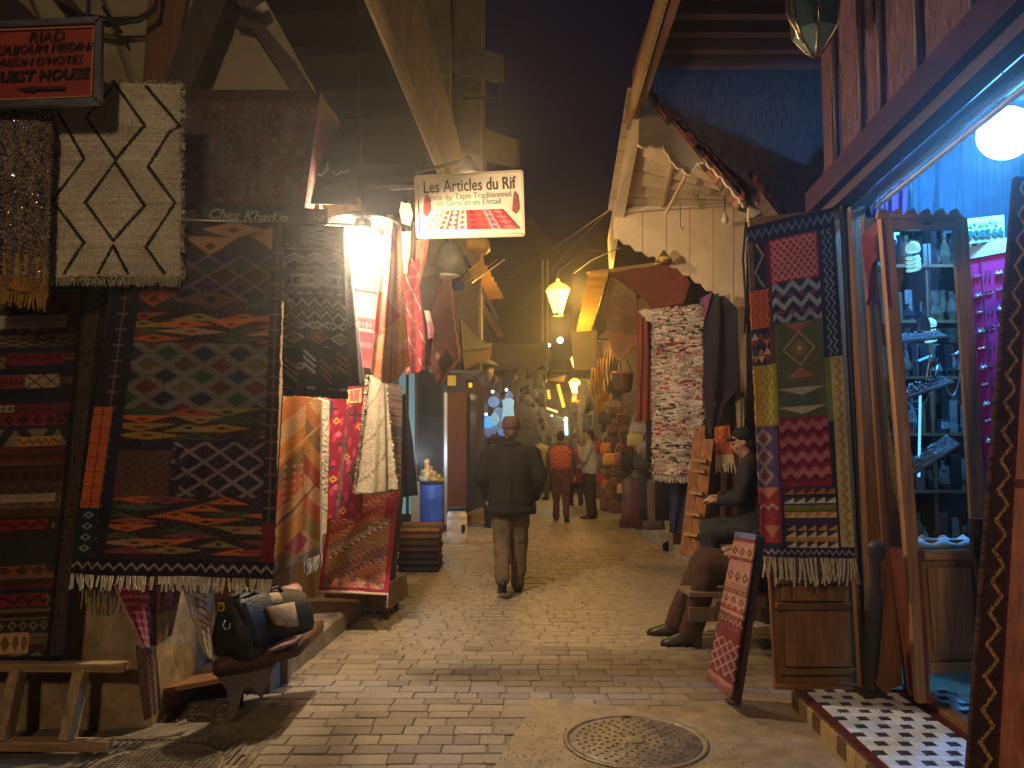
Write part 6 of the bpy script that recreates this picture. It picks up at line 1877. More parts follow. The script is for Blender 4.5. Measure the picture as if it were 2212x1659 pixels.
c_ = Cv(20, 150, P3(.40, .14, .09)); c_.rect(0, 0, .35, 1, P3(.12, .06, .16)); c_.bands(6, [P3(.4, .14, .09), P3(.32, .05, .06), P3(.2, .08, .2)], 9, .35, 1)
strip2([(1512, 645, 9.0), (1514, 730, 9.0), (1518, 830, 8.95), (1522, 900, 8.9)], [(1540, 630, 8.9), (1526, 740, 8.9), (1530, 840, 8.85), (1530, 900, 8.85)], 'striped_strip', 'narrow red and violet striped rug edge between rag rug and navy blanket', c_, None, 'rug', .01)
c_ = Cv(50, 90, P3(.46, .13, .03)); c_.rect(0, .5, 1, .78, P3(.36, .08, .05)); c_.lattice(.1, .1, .9, .5, .4, .2, .1, P3(.3, .03, .03)); c_.rect(0, .78, 1, 1, P3(.5, .4, .24))
_o, pos = strip2([(1545, 922, 8.4), (1546, 1000, 8.4)], [(1576, 918, 8.4), (1586, 1000, 8.4)], 'orange_kilim', 'small orange and red kilim with cream fringe above the seated man\'s hand', c_, None, 'rug', .006)
p, q = ends(pos); fringe(_o, p, q, 24, .10, w=.005)
c_ = Cv(40, 160, P3(.075, .03, .03)); c_.put(np.sin(c_.u * 20) > .6, P3(.05, .025, .03))
strip2([(1562, 860, 8.9), (1560, 1000, 8.9), (1556, 1140, 8.9)], [(1598, 850, 8.8), (1604, 1000, 8.8), (1606, 1140, 8.8)], 'maroon_drape', 'dark maroon drape behind the man in the black cap', c_, None, 'drape', .03, 2)
c_ = Cv(30, 120, P3(.36, .26, .14)); c_.dia(.5, .3, .2, .05, P3(.2, .25, .45))
strip2([(1590, 850, 8.7), (1594, 930, 8.7), (1600, 1050, 8.7)], [(1606, 846, 8.7), (1608, 930, 8.7), (1612, 1050, 8.7)], 'cream_strip', 'narrow cream cloth strip beside the cap', c_, None, 'cloth', .006)
c_ = Cv(60, 100, P3(.025, .03, .10)); c_.put(np.sin(c_.u * 30) > .3, P3(.016, .018, .05))
strip2([(1450, 1040, 9.3), (1448, 1090, 9.3), (1446, 1150, 9.3)], [(1508, 1040, 9.2), (1500, 1090, 9.2), (1490, 1150, 9.2)], 'blue_garment', 'dark blue cloth hanging below the rag rug', c_, None, 'garment', .03, 2)
# kiosk doorway: dark interior and plinth
kp = thing('kiosk_plinth', 'pale chipped stone plinth with a drain hole under the kiosk', 'plinth', gnd(1440, 1190))
q0, q1, q2 = gnd(1600, 1290), gnd(1484, 1222), gnd(1368, 1146)
mb = MB()
rows_ = []
for t in np.linspace(0, 1, 14):
    p = q0.lerp(q1, t * 2) if t < .5 else q1.lerp(q2, t * 2 - 1)
    h_ = .26 + (.03 if t > .5 else .0) + U(-.008, .008)
    rows_.append([p, p + Vector((0.01, 0, h_ * .9)), p + Vector((.03, 0, h_)), p + Vector((1.2, 0, h_)), p + Vector((1.2, 0, 0))])
mb.loft(rows_); mb.build('plinth_block', M('chipped plinth', (.40, .36, .30), .85, .3, 8, .5, dirt=.6, dirt_col=(.14, .2, .24)), kp)
p = q1.lerp(q2, .28)
MB().lathe(p + Vector((-.004, 0, .09)), [(.001, -.07), (.06, -.05), (.075, 0), (.06, .05), (.001, .07)], 12, .3).build('drain_hole', BLACK, kp)
o = MB().box(gnd(1392, 1146) + Vector((0, 0, .05)), (.22, .3, .10), rz=.5, bev=.01).build('kerb_block', M('pale kerb block', (.45, .40, .33), .85, .2, 8, .4)); tag(o, 'loose pale kerb block tilted at the end of the kiosk plinth', 'stone block')
o = MB().box(gnd(1378, 1136) + Vector((-.1, .1, .035)), (.16, .22, .07), rz=.9, bev=.01).build('kerb_block', M('pale kerb block', (.45, .40, .33), .85, .2, 8, .4)); tag(o, 'small yellowish stone lying before the pale kerb block', 'stone block')
bx_ = thing('kiosk_interior', 'dark open shop room behind the hangings of the kiosk', 'shop room', (2.6, 9.5, 0))
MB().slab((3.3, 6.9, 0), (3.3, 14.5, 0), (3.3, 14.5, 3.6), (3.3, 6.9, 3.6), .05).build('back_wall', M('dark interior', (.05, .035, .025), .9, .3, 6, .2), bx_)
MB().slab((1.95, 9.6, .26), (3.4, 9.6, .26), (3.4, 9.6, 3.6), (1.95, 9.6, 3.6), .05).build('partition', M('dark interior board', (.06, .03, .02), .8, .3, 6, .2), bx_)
MB().slab((1.5, 5.15, 0), (3.3, 5.0, 0), (3.3, 5.0, 2.9), (2.3, 5.15, 2.9), .05).build('partition', M('dark interior board', (.06, .03, .02), .8, .3, 6, .2), bx_) if False else None
# bench of planks behind the board, and the step ladder
bn = thing('plank_bench', 'low plank bench behind the leaning board', 'bench', gnd(1640, 1400))
for k in range(2):
    MB().box((1.72, 5.85 + .17 * k, .40 - .01 * k), (.9, .16, .035), rz=.05, bev=.004).build('seat_plank', W_GREYW, bn)
MB().box((1.72, 5.78, .26), (.9, .03, .10), rz=.05).build('apron_board', W_GREYW, bn)
for xx in (1.34, 2.1):
    MB().box((xx, 5.92, .19), (.05, .3, .38)).build('leg_board', W_DARK, bn)
ld = thing('step_ladder', 'orange pine step ladder leaning below the navy blanket', 'ladder', at(1490, 1200, 8.6))
lz = lambda px, py, yr: at(px, py, yr)
def plank(pts, th, mat, name, par, yr0, yr1, ytop, ybot):
    MB().prism([at(x, y, yr0 + (yr1 - yr0) * (y - ytop) / (ybot - ytop)) for x, y in pts][::-1], th).build(name, mat, par)
plank([(1500, 934), (1524, 918), (1486, 1200), (1469, 1198)], .03, W_ORANGE, 'stile', ld, 8.5, 8.15, 918, 1200)
plank([(1521, 948), (1542, 948), (1512, 1202), (1489, 1200)], .03, W_ORANGE, 'stile', ld, 8.35, 8.0, 918, 1200)
for y in (990, 1012, 1060, 1106, 1150):
    t = (y - 934) / 266
    xa, xb = 1512 - 34 * t, 1531 - 31 * t
    MB().slab(at(xa - 8, y, 8.3 - .3 * t), at(xb, y + 5, 8.2 - .3 * t), at(xb + 6, y - 1, 8.4 - .3 * t), at(xa, y - 6, 8.5 - .3 * t), .025).build('tread', W_TANX, ld)
# hanging metal lantern top right
hl = thing('metal_lantern', 'unlit metal and glass lantern hanging under the dark canopy', 'lantern', at(1762, 60, 4.6))
p = at(1762, 125, 4.6)
n = 6
rg = lambda r, z, ph=.3: [p + Vector((r * math.cos(2 * math.pi * k / n + ph), r * math.sin(2 * math.pi * k / n + ph), z)) for k in range(n)]
MB().loft([rg(.004, 0), rg(.05, .045), rg(.125, .14), rg(.128, .15)]).build('lower_cone', M('green tinted lantern glass', (.10, .17, .16), .15, .2, 9, .05, spec=.8), hl)
MB().loft([rg(.128, .15), rg(.150, .36), rg(.14, .38)]).build('lantern_body', M('dark lantern glass', (.03, .05, .05), .15, .2, 9, .05, spec=.8), hl)
for k in range(n):
    a = rg(.128, .15)[k]; b = rg(.150, .36)[k]; c0 = rg(.004, 0)[k]
    MB().tube([c0, rg(.052, .045)[k], a, b], .007, 6).build('rib', M('brassy metal', (.4, .32, .22), .3, .2, 12, .1, metal=.9) if k == 0 else bpy.data.materials['brassy metal'], hl, True)
s_ = [at(1702, -10, 4.55), at(1703, 28, 4.52), at(1712, 42, 4.5), at(1724, 62, 4.5), at(1728, 80, 4.5), at(1738, 92, 4.5)]
MB().tube(s_, [.012, .016, .022, .02, .016, .008], 8).build('scroll', bpy.data.materials['brassy metal'], hl, True)
MB().loft([rg(.14, .38), rg(.09, .52), rg(.02, .62)]).build('top_dome', DARKMETAL, hl)
MB().tube([p + Vector((0, 0, .6)), p + Vector((0, 0, 1.4))], .008, 6).build('chain', DARKMETAL, hl)
# ------------------------------------------------------------------ people
def fuse(mb, voxel, smooth, name, mat, parent, wrinkle=0.0, wscale=7.0, cut=None):
    """overlapping closed shapes grown into one continuous surface"""
    me = mb.mesh('tmp', None)
    o = bpy.data.objects.new('tmp', me); COL.objects.link(o)
    m = o.modifiers.new('r', 'REMESH'); m.mode = 'VOXEL'; m.voxel_size = voxel
    s = o.modifiers.new('s', 'SMOOTH'); s.iterations = smooth; s.factor = .5
    dg = bpy.context.evaluated_depsgraph_get()
    out = bpy.data.meshes.new_from_object(o.evaluated_get(dg))
    bpy.data.objects.remove(o); bpy.data.meshes.remove(me)
    if wrinkle:
        vs = out.vertices
        n = len(vs)
        co = np.empty(n * 3); vs.foreach_get('co', co); co = co.reshape(-1, 3)
        no = np.empty(n * 3); vs.foreach_get('normal', no); no = no.reshape(-1, 3)
        d = np.array([mnoise.noise(Vector((p[0] * wscale * 1.3, p[1] * wscale * 1.3, p[2] * wscale * .8))) + .5 * mnoise.noise(Vector((p[0] * wscale * 3 + 9, p[1] * wscale * 3, p[2] * wscale * 2))) for p in co])
        vs.foreach_set('co', (co + no * (d * wrinkle)[:, None]).ravel())
    out.name = name
    out.materials.clear(); out.materials.append(mat)
    out.shade_smooth()
    return link(name, out, parent)
def limb(mb, pts, rs, n=10):
    pts = [Vector(p) for p in pts]
    for i in range(len(pts) - 1):
        mb.tube([pts[i], pts[i + 1]], [rs[i], rs[i + 1]], n)
    for p, r in zip(pts, rs):
        mb.ball(p, r * 1.005, n, 6)
    return mb
SKIN = M('skin', (.34, .19, .12), .55, .12, 10, .1)
HAIR = M('dark hair', (.018, .013, .011), .7, .3, 30, .4)
SHOE = M('dark leather shoe', (.02, .016, .015), .4, .3, 12, .2)
def hand(mb, wrist, direction, palm_n, curl=.35, size=1.0, thumb_side=1):
    """palm, four unequal bent fingers and a thumb leaving the side of the palm"""
    w, d, pn = Vector(wrist), Vector(direction).normalized(), Vector(palm_n).normalized()
    pn = (pn - d * pn.dot(d)).normalized()
    side = d.cross(pn) * thumb_side
    s = size
    limb(mb, [w, w + d * .045 * s, w + d * .085 * s], [.026 * s, .030 * s, .028 * s], 8)
    limb(mb, [w + d * .04 * s + side * .02 * s, w + d * .085 * s + side * .026 * s], [.020 * s, .017 * s], 8)
    limb(mb, [w + d * .04 * s - side * .02 * s, w + d * .080 * s - side * .026 * s], [.019 * s, .016 * s], 8)
    for k, (off, ln) in enumerate(((.030, .072), (.010, .082), (-.011, .076), (-.031, .060))):
        b = w + d * .085 * s + side * off * s
        p1 = b + (d * math.cos(curl * .6) + pn * math.sin(curl * .6)) * ln * .45 * s
        p2 = p1 + (d * math.cos(curl * 1.6) + pn * math.sin(curl * 1.6)) * ln * .33 * s
        p3 = p2 + (d * math.cos(curl * 2.4) + pn * math.sin(curl * 2.4)) * ln * .24 * s
        limb(mb, [b, p1, p2, p3], [.0105 * s, .0095 * s, .0085 * s, .0075 * s], 6)
    t0 = w + d * .030 * s + side * .026 * s
    t1 = t0 + (d * .55 + side * .75 + pn * .25).normalized() * .04 * s
    t2 = t1 + (d * .85 + side * .35 + pn * .35).normalized() * .032 * s
    limb(mb, [t0, t1, t2], [.014 * s, .0115 * s, .009 * s], 6)
def head(mb, c, fw, up=(0, 0, 1), s=1.0):
    """skull, jaw, nose, brow, lips, ears; c is the middle of the skull, fw the way the face looks"""
    fw, up = Vector(fw).normalized(), Vector(up)
    up = (up - fw * up.dot(fw)).normalized()
    rt = fw.cross(up)
    c = Vector(c)
    P = lambda x, y, z: c + rt * x * s + fw * y * s + up * z * s
    def ell(x, y, z, rx, ry, rz, n=12):
        b = MB().ball((0, 0, 0), (rx * s, ry * s, rz * s), n, 8)
        m = Matrix((rt, fw, up)).transposed()
        mb.add([P(x, y, z) + m @ Vector(v) for v in b.v], b.f)
    ell(0, -.012, .018, .074, .095, .092)
    ell(0, .022, -.035, .058, .070, .080)
    ell(0, .040, -.085, .036, .040, .032)
    ell(0, .088, -.018, .013, .022, .026, 8)
    ell(0, .075, .016, .052, .018, .012, 8)
    ell(0, .082, -.058, .022, .014, .006, 8); ell(0, .080, -.070, .020, .013, .007, 8)
    for sx in (-1, 1):
        ell(sx * .074, -.008, -.012, .010, .020, .032, 8)
        ell(sx * .038, .062, -.032, .022, .022, .024, 8)
    return P
def person(name_label, base, rz, J, cloths, group=None, vox=.012, s=1.0, headfw=(0, 1, 0), headup=(0, 0, 1), hands=((0, 0, -1), (0, 0, -1)), palm=((1, 0, 0), (-1, 0, 0)), curl=.45, hatf=None, hair=True, eyes=True):
    base = Vector(base)
    t = thing('person', name_label, 'person', base, group)
    R3 = Matrix.Rotation(rz, 3, 'Z')
    T = lambda p: base + R3 @ (Vector(p) * s)
    D = lambda p: R3 @ Vector(p)
    j = {k: T(v) for k, v in J.items()}
    body = MB()
    # skull, neck, torso, arms, legs, hands, feet: one body
    P = head(body, j['head'], D(headfw), D(headup), s)
    limb(body, [j['neck'], j['head'] - Vector((0, 0, .05 * s))], [.058 * s, .052 * s])
    limb(body, [j['pelvis'], j['waist'], j['chest'], j['neck']], [.125 * s, .118 * s, .135 * s, .06 * s], 12)
    for k in 'lr':
        limb(body, [j['sh' + k], j['el' + k], j['wr' + k]], [.050 * s, .038 * s, .026 * s])
        limb(body, [j['chest'] + Vector((0, 0, .05 * s)), j['sh' + k]], [.08 * s, .055 * s])
        limb(body, [j['hip' + k], j['kn' + k], j['an' + k]], [.080 * s, .050 * s, .034 * s])
        limb(body, [j['pelvis'], j['hip' + k]], [.1 * s, .085 * s])
        limb(body, [j['an' + k] - Vector((0, 0, .02 * s)), j['an' + k].lerp(j['toe' + k], .6)], [.026 * s, .016 * s])
    hand(body, j['wrl'], D(hands[0]), D(palm[0]), curl, s, 1)
    hand(body, j['wrr'], D(hands[1]), D(palm[1]), curl, s, -1)
    fuse(body, vox * .75 * s, 3, 'body', cloths.get('skin', SKIN), t)
    up_ = Vector((0, 0, 1))
    # upper garment
    if 'top' in cloths:
        mat, loose, hem = cloths['top']
        b = MB()
        rg = []
        ax = j['shr'] - j['shl']; ax.normalize()
        fy = up_.cross(ax).normalized()
        spine = [(j['pelvis'], hem, .0), (j['pelvis'], 0, 0), (j['waist'], 0, 0), (j['chest'], 0, 0), (j['chest'], .12, 0)]
        wds = [(.185, .145), (.185, .148), (.178, .150), (.190, .150), (.165, .115)]
        for (p, dz, _), (wx, wy) in zip(spine, wds):
            c = p + up_ * dz * s
            rg.append([c + ax * (wx + loose) * s * math.cos(a) + fy * (wy + loose) * s * math.sin(a) for a in np.linspace(0, 2 * math.pi, 18, endpoint=False)])
        b.loft(rg)
        limb(b, [j['chest'] + up_ * .10 * s, j['neck'] + up_ * .005 * s], [.11 * s, .072 * s])
        for k in 'lr':
            limb(b, [j['neck'] - up_ * .05 * s, j['sh' + k]], [.075 * s, (.078 + loose * .5) * s])
            limb(b, [j['chest'], j['sh' + k]], [.12 * s, (.078 + loose * .5) * s])
            w_ = j['wr' + k].lerp(j['el' + k], .06)
            limb(b, [j['sh' + k], j['el' + k], w_], [(.074 + loose * .5) * s, (.060 + loose * .5) * s, (.044 + loose * .4) * s])
        fuse(b, vox * 1.1 * s, 3, cloths.get('topname', 'jacket'), mat, t, .018 * s, 5)
    if 'legs' in cloths:
        mat, wide = cloths['legs']
        b = MB()
        limb(b, [j['pelvis'] + up_ * .05 * s, j['pelvis']], [.150 * s, .158 * s], 14)
        for k in 'lr':
            limb(b, [j['pelvis'], j['hip' + k]], [.14 * s, .112 * s])
            e = j['an' + k]
            limb(b, [j['hip' + k], j['kn' + k], e.lerp(j['kn' + k], .5), e], [.112 * s, (.078 + wide) * s, (.070 + wide) * s, (.064 + wide) * s])
        fuse(b, vox * 1.1 * s, 3, 'trousers', mat, t, .018 * s, 6)
    for k in 'lr':
        a, e = j['an' + k], j['toe' + k]
        d = (e - a); d.z = 0
        if d.length < .01: d = D((0, .1, 0))
        d.normalize()
        sd = Vector((-d.y, d.x, 0))
        heel = a - d * .055 * s
        b = MB()
        zf = e.z - .03 * s
        rg = []
        for u, wd, ht in ((-.07, .028, .06), (-.05, .038, .095), (.03, .043, .115), (.09, .046, .085), (.15, .049, .060), (.19, .042, .045), (.215, .022, .026)):
            c = Vector((a.x, a.y, 0)) + d * u * s
            zz = (a.z - .085 * s) + (zf - (a.z - .085 * s)) * min(1, max(0, (u + .05) / .2)) if abs(zf - (a.z - .085 * s)) > .03 else zf
            rg.append([Vector((c.x, c.y, max(.012, zz))) + sd * x * wd * s + up_ * z * ht * s for x, z in ((-1, 0), (-1.02, .35), (-.7, .85), (0, 1), (.7, .85), (1.02, .35), (1, 0))])
        b.loft(rg)
        b.build('shoe', cloths.get('shoe', SHOE), t, True)
    if hair:
        b = MB()
        def ell(x, y, z, rx, ry, rz):
            q = MB().ball((0, 0, 0), (rx * s, ry * s, rz * s), 14, 9)
            fw = D(headfw).normalized(); u = D(headup); u = (u - fw * u.dot(fw)).normalized(); rt = fw.cross(u)
            m = Matrix((rt, fw, u)).transposed()
            b.add([P(x, y, z) + m @ Vector(v) for v in q.v], q.f)
        ell(0, -.026, .034, .080, .094, .090); ell(0, -.055, -.015, .070, .060, .075)
        fuse(b, vox * .7 * s, 2, 'hair', cloths.get('hair', HAIR), t, .006 * s, 30)
    if eyes:
        b = []
        for sx in (-1, 1):
            MB().ball(P(sx * .03, .083, -.002), .011 * s, 8, 6).build('eye', M('eye', (.03, .02, .018), .2, .1, 9, 0) if 'eye' not in bpy.data.materials else bpy.data.materials['eye'], t, True)
    if hatf: hatf(t, P, s, D)
    return t, j
def stand(lean=0.0, stride=.22, arms=None, width=.19):
    J = dict(pelvis=(0, 0, .93), waist=(0, .01 + lean * .3, 1.08), chest=(0, .02 + lean * .7, 1.30), neck=(0, .02 + lean, 1.49), head=(0, .04 + lean * 1.2, 1.635),
             shl=(-width, .01 + lean, 1.385), shr=(width, .01 + lean, 1.385), ell=(-width - .07, -.03 + lean * .6, 1.15), elr=(width + .07, -.03 + lean * .6, 1.15), wrl=(-width - .06, .06 + lean * .4, .90), wrr=(width + .06, .06 + lean * .4, .90),
             hipl=(-.09, 0, .90), hipr=(.09, 0, .90), knl=(-.10, stride * .5 + .03, .49), knr=(.10, -stride * .35 + .02, .49), anl=(-.10, stride * .6, .095), anr=(.10, -stride * .75, .10), toel=(-.115, stride * .6 + .16, .03), toer=(.115, -stride * .75 + .16, .03))
    if arms: J.update(arms)
    return J
# the man walking away in the middle: red brown cap, big dark jacket, brown trousers
JACK = M('dark brown jacket cloth', (.010, .007, .007), .9, .35, 16, .4)
TROU = M('brown corduroy', (.125, .085, .055), .9, .3, 18, .4)
FEZ = M('dull brick felt cap', (.085, .045, .036), .9, .2, 16, .3)
def fez(t, P, s, D):
    c = P(0, -.016, .045)
    MB().lathe(c, [(.088 * s, -.03), (.089 * s, .0), (.086 * s, .055), (.076 * s, .085), (.05 * s, .098), (0.001, .10)], 20, 1.2).build('cap', FEZ, t, True)
b1 = gnd(1108, 1284)
arms = dict(ell=(-.285, -.02, 1.17), elr=(.285, -.02, 1.17), wrl=(-.23, .12, .96), wrr=(.23, .12, .96), anl=(-.085, -.30, .20), toel=(-.09, -.17, .07), knl=(-.085, -.04, .50), anr=(.075, .10, .095), toer=(.085, .26, .03), knr=(.085, .10, .50))
t1, j1 = person('man walking away in a brick red cap, bulky dark jacket and brown trousers', b1 + Vector((-.02, 0, 0)), .02, stand(.0, .2, arms, .205),
       dict(top=(JACK, .055, -.10), legs=(TROU, .012), hair=M('grey brown hair', (.10, .06, .045), .9, .3, 30, .4)), s=.985, hatf=fez, eyes=False, vox=.013)
nk = j1['neck']
MB().tube([nk + Vector((.088 * math.cos(a), .078 * math.sin(a) + .005, .005 - .012 * math.sin(a))) for a in np.linspace(0, 2 * math.pi, 17)], .022, 8).build('collar', JACK, t1, True)
hm = j1['pelvis'] + Vector((0, 0, -.095))
MB().loft([[hm + Vector((.252 * math.cos(a), .212 * math.sin(a), z)) for a in np.linspace(0, 2 * math.pi, 24, endpoint=False)] for z in (-.03, .0, .045)]).build('hem_band', M('ribbed hem', (.012, .008, .008), .95, .4, 40, .5), t1, True)
MB().tube([j1['chest'] + Vector((0.0, -.212, .10)), j1['waist'] + Vector((.004, -.218, 0)), hm + Vector((0, -.214, .04))], .004, 6).build('back_seam', JACK, t1, True)
# woman in the checked waistcoat, walking away
CHK = M('dark red sleeve', (.05, .022, .024), .9, .3, 14, .3)
b2 = gnd(1212, 1127)
VEST = bpy.data.materials.new('orange check wool'); VEST.use_nodes = True
nt = VEST.node_tree; bs = nt.nodes['Principled BSDF']
tc = nt.nodes.new('ShaderNodeTexCoord'); ck = nt.nodes.new('ShaderNodeTexChecker'); ck.inputs['Scale'].default_value = 22
ck.inputs['Color1'].default_value = (.50, .10, .05, 1); ck.inputs['Color2'].default_value = (.24, .04, .035, 1)
nt.links.new(tc.outputs['Object'], ck.inputs[0]); nt.links.new(ck.outputs[0], bs.inputs[0]); bs.inputs['Roughness'].default_value = .95
arms = dict(ell=(-.25, -.04, 1.16), elr=(.25, -.04, 1.16), wrl=(-.26, .05, .93), wrr=(.27, .05, .90), anl=(-.09, .12, .095), toel=(-.09, .27, .03), knl=(-.09, .10, .5), knr=(.09, .03, .48), anr=(.10, -.22, .14), toer=(.11, -.10, .03))
t2, j2 = person('walker seen from behind in an orange checked waistcoat and dark red trousers', b2, -.05, stand(.0, .2, arms, .18), dict(top=(CHK, -.006, -.02), legs=(M('dark red trousers', (.09, .028, .036), .9, .3, 14, .3), .0)), s=.97, vox=.017, eyes=False)
b = MB(); rg = []
for z, wx, wy in ((.99, .205, .175), (1.1, .215, .185), (1.25, .235, .19), (1.37, .235, .175), (1.435, .18, .14), (1.47, .11, .10)):
    rg.append([b2 + Vector((wx * math.cos(a), wy * math.sin(a) + .01, z * .97)) for a in np.linspace(0, 2 * math.pi, 20, endpoint=False)])
b.loft(rg).build('waistcoat', VEST, t2, True)
# man in the grey jumper, turned left, hand at his chin
b3 = gnd(1277, 1121)
J = stand(.0, .0, dict(ell=(-.24, .08, 1.16), wrl=(-.08, .24, 1.40), elr=(.23, .06, 1.14), wrr=(.05, .22, 1.02), knl=(-.10, .02, .5), knr=(.10, .02, .5), anl=(-.10, -.02, .095), anr=(.11, -.02, .095), toel=(-.13, .14, .03), toer=(.14, .14, .03)), .20)
person('man in a grey jumper and dark trousers facing left with a hand at his chin', b3, math.radians(72), J, dict(top=(M('grey mauve wool', (.31, .32, .48), .95, .2, 16, .3), .03, -.04), legs=(M('near black trousers', (.022, .02, .02), .9, .3, 14, .3), .02), topname='jumper'), s=.985, vox=.015,
       hands=((.25, .45, .85), (-.8, .5, 0)), palm=((0, -1, .3), (0, 0, -1)), headfw=(-.15, 1, -.05))
# seated man in the black cap, looking down the bench
CAPM = M('black knit cap', (.012, .012, .015), .95, .3, 30, .4)
def knit(t, P, s, D):
    c = P(0, -.012, .028)
    c = P(0, -.02, .052)
    MB().ball(c, (.088 * s, .104 * s, .070 * s), 16, 10).build('cap', CAPM, t, True)
    fw = D(hf).normalized()
    MB().ball(P(0, .075, .035), (.06 * s, .06 * s, .016 * s), 12, 6).build('peak', CAPM, t, True)
hf = (-.15, 1, -.28)
b4 = Vector((2.14, 7.15 * DS + .05, 0))
J = dict(pelvis=(0, 0, .80), waist=(0, .03, .95), chest=(0, .06, 1.17), neck=(0, .09, 1.36), head=(0, .15, 1.50), shl=(-.18, .08, 1.31), shr=(.18, .08, 1.31), ell=(-.22, .17, 1.03), elr=(.23, .17, 1.03), wrl=(-.12, .34, .99), wrr=(.12, .36, 1.01),
         hipl=(-.10, .04, .78), hipr=(.10, .04, .78), knl=(-.13, .44, .72), knr=(.12, .46, .74), anl=(-.12, .38, .30), anr=(.12, .42, .30), toel=(-.13, .53, .21), toer=(.13, .57, .21))
t4, j4 = person('seated man in a black cap and black jacket, hands held out over his knees', b4, math.radians(72), J, dict(top=(M('black jacket', (.012, .012, .016), .8, .3, 14, .3), .015, .0), legs=(M('dark slate jeans', (.022, .025, .03), .85, .3, 14, .3), .004), shoe=M('pale pink trainer', (.45, .22, .2), .7, .3, 14, .1)),
                s=1.0, vox=.013, headfw=hf, hands=((.45, .9, .05), (-.55, .85, -.1)), palm=((0, 0, -1), (0, 0, -1)), hatf=knit, curl=.4)
w_ = j4['wrr'].lerp(j4['elr'], .12)
MB().tube([w_ - (j4['wrr'] - j4['elr']).normalized() * .012, w_ + (j4['wrr'] - j4['elr']).normalized() * .012], .047, 14).build('watch', M('gold watch', (.8, .55, .15), .2, .1, 9, 0, metal=1), t4)
sm = thing('high_seat', 'dark crate seat under the man in the black cap', 'seat', b4)
MB().box(b4 + Vector((.10, -.02, .34)), (.42, .40, .68), rz=.2, bev=.01).build('crate_body', W_DARK, sm)
MB().box(b4 + Vector((-.30, .1, .09)), (.4, .42, .18), rz=.2, bev=.01).build('foot_block', W_GREYW, sm)
# the other sitter: brown trousers and black shoes, body behind the board and the patchwork kilim
b5 = Vector((1.98, 6.15 * DS + .1, 0))
J = dict(pelvis=(0, 0, .54), waist=(0, -.04, .70), chest=(0, -.08, .92), neck=(0, -.11, 1.10), head=(0, -.12, 1.22), shl=(-.19, -.08, 1.06), shr=(.19, -.08, 1.06), ell=(-.22, .06, .80), elr=(.22, .06, .80), wrl=(-.14, .30, .69), wrr=(.14, .30, .69),
         hipl=(-.10, .06, .53), hipr=(.10, .06, .53), knl=(-.15, .52, .585), knr=(.13, .54, .60), anl=(-.16, .66, .10), anr=(.14, .76, .10), toel=(-.17, .84, .03), toer=(.15, .94, .03))
person('sitter in brown trousers and black shoes mostly hidden by the patchwork kilim', b5, math.radians(80), J, dict(top=(M('dark sweater', (.02, .018, .02), .9, .3, 14, .3), .0, .0), legs=(M('dark brown trousers', (.07, .034, .024), .9, .3, 16, .3), .018)), s=1.0, vox=.014,
       hands=((.2, .95, -.2), (-.2, .95, -.2)), palm=((0, 0, -1), (0, 0, -1)))
# people further down the alley
def far_person(px, py, label, top, legs, rz=0.0, s=.97, skirt=None, hairc=None, hat=None):
    b = gnd(px, py)
    cl = dict(top=(M('coat cloth', top, .9, .2, 12, .2), .03, -.12 if skirt is None else -.35), legs=(M('trouser cloth', legs, .9, .2, 12, .2), .01))
    if hairc: cl['hair'] = M('hair or scarf', hairc, .9, .2, 14, .2)
    return person(label, b, rz, stand(0, .18), cl, 'people far down the alley', s=s, vox=.03, eyes=False)
far_person(1244, 1092, 'woman in a long red coat and grey scarf beyond the grey jumper man', (.30, .02, .03), (.05, .03, .03), .1, .90, True, (.2, .16, .14))
far_person(1168, 1080, 'person in an olive coat half hidden by the man in the dark jacket', (.22, .19, .07), (.05, .05, .05), .6, .95)
far_person(1068, 1142, 'dark dressed person hidden behind the man in the dark jacket', (.016, .014, .02), (.016, .014, .018), .2, .93)
far_person(1190, 1062, 'small dark figure far down the alley left of the checked waistcoat', (.05, .045, .05), (.03, .03, .03), 0, .95)
far_person(1262, 1068, 'dark haired figure far behind the man in the grey jumper', (.10, .03, .03), (.03, .03, .03), 2.8, .97)
far_person(1222, 1052, 'tiny pale figure at the bright stall far down the alley', (.25, .2, .15), (.04, .04, .04), 0, .97)
far_person(1300, 1076, 'figure in a deep blue top beside the bag stall', (.02, .04, .16), (.03, .03, .05), 2.0, .95)
# ------------------------------------------------------------------ left row further down
lr = thing('left_shop_row', 'row of dim wooden shop fronts along the left side of the alley', 'shop row', (-1.6, 11, 0))
X = lambda px, yr: (px - CX) * yr / 1800
MB().slab((-1.95, 9.0 * DS, 0), (-1.95, 14.9 * DS, 0), (-1.95, 14.9 * DS, 4.6), (-1.95, 9.0 * DS, 4.6), .2).build('side_wall', PLASTER, lr)
def pf(pts, yr, mat, name='panel', th=.05, par=lr):
    return MB().prism([at(x, y, yr) for x, y in pts], th).build(name, mat, par)
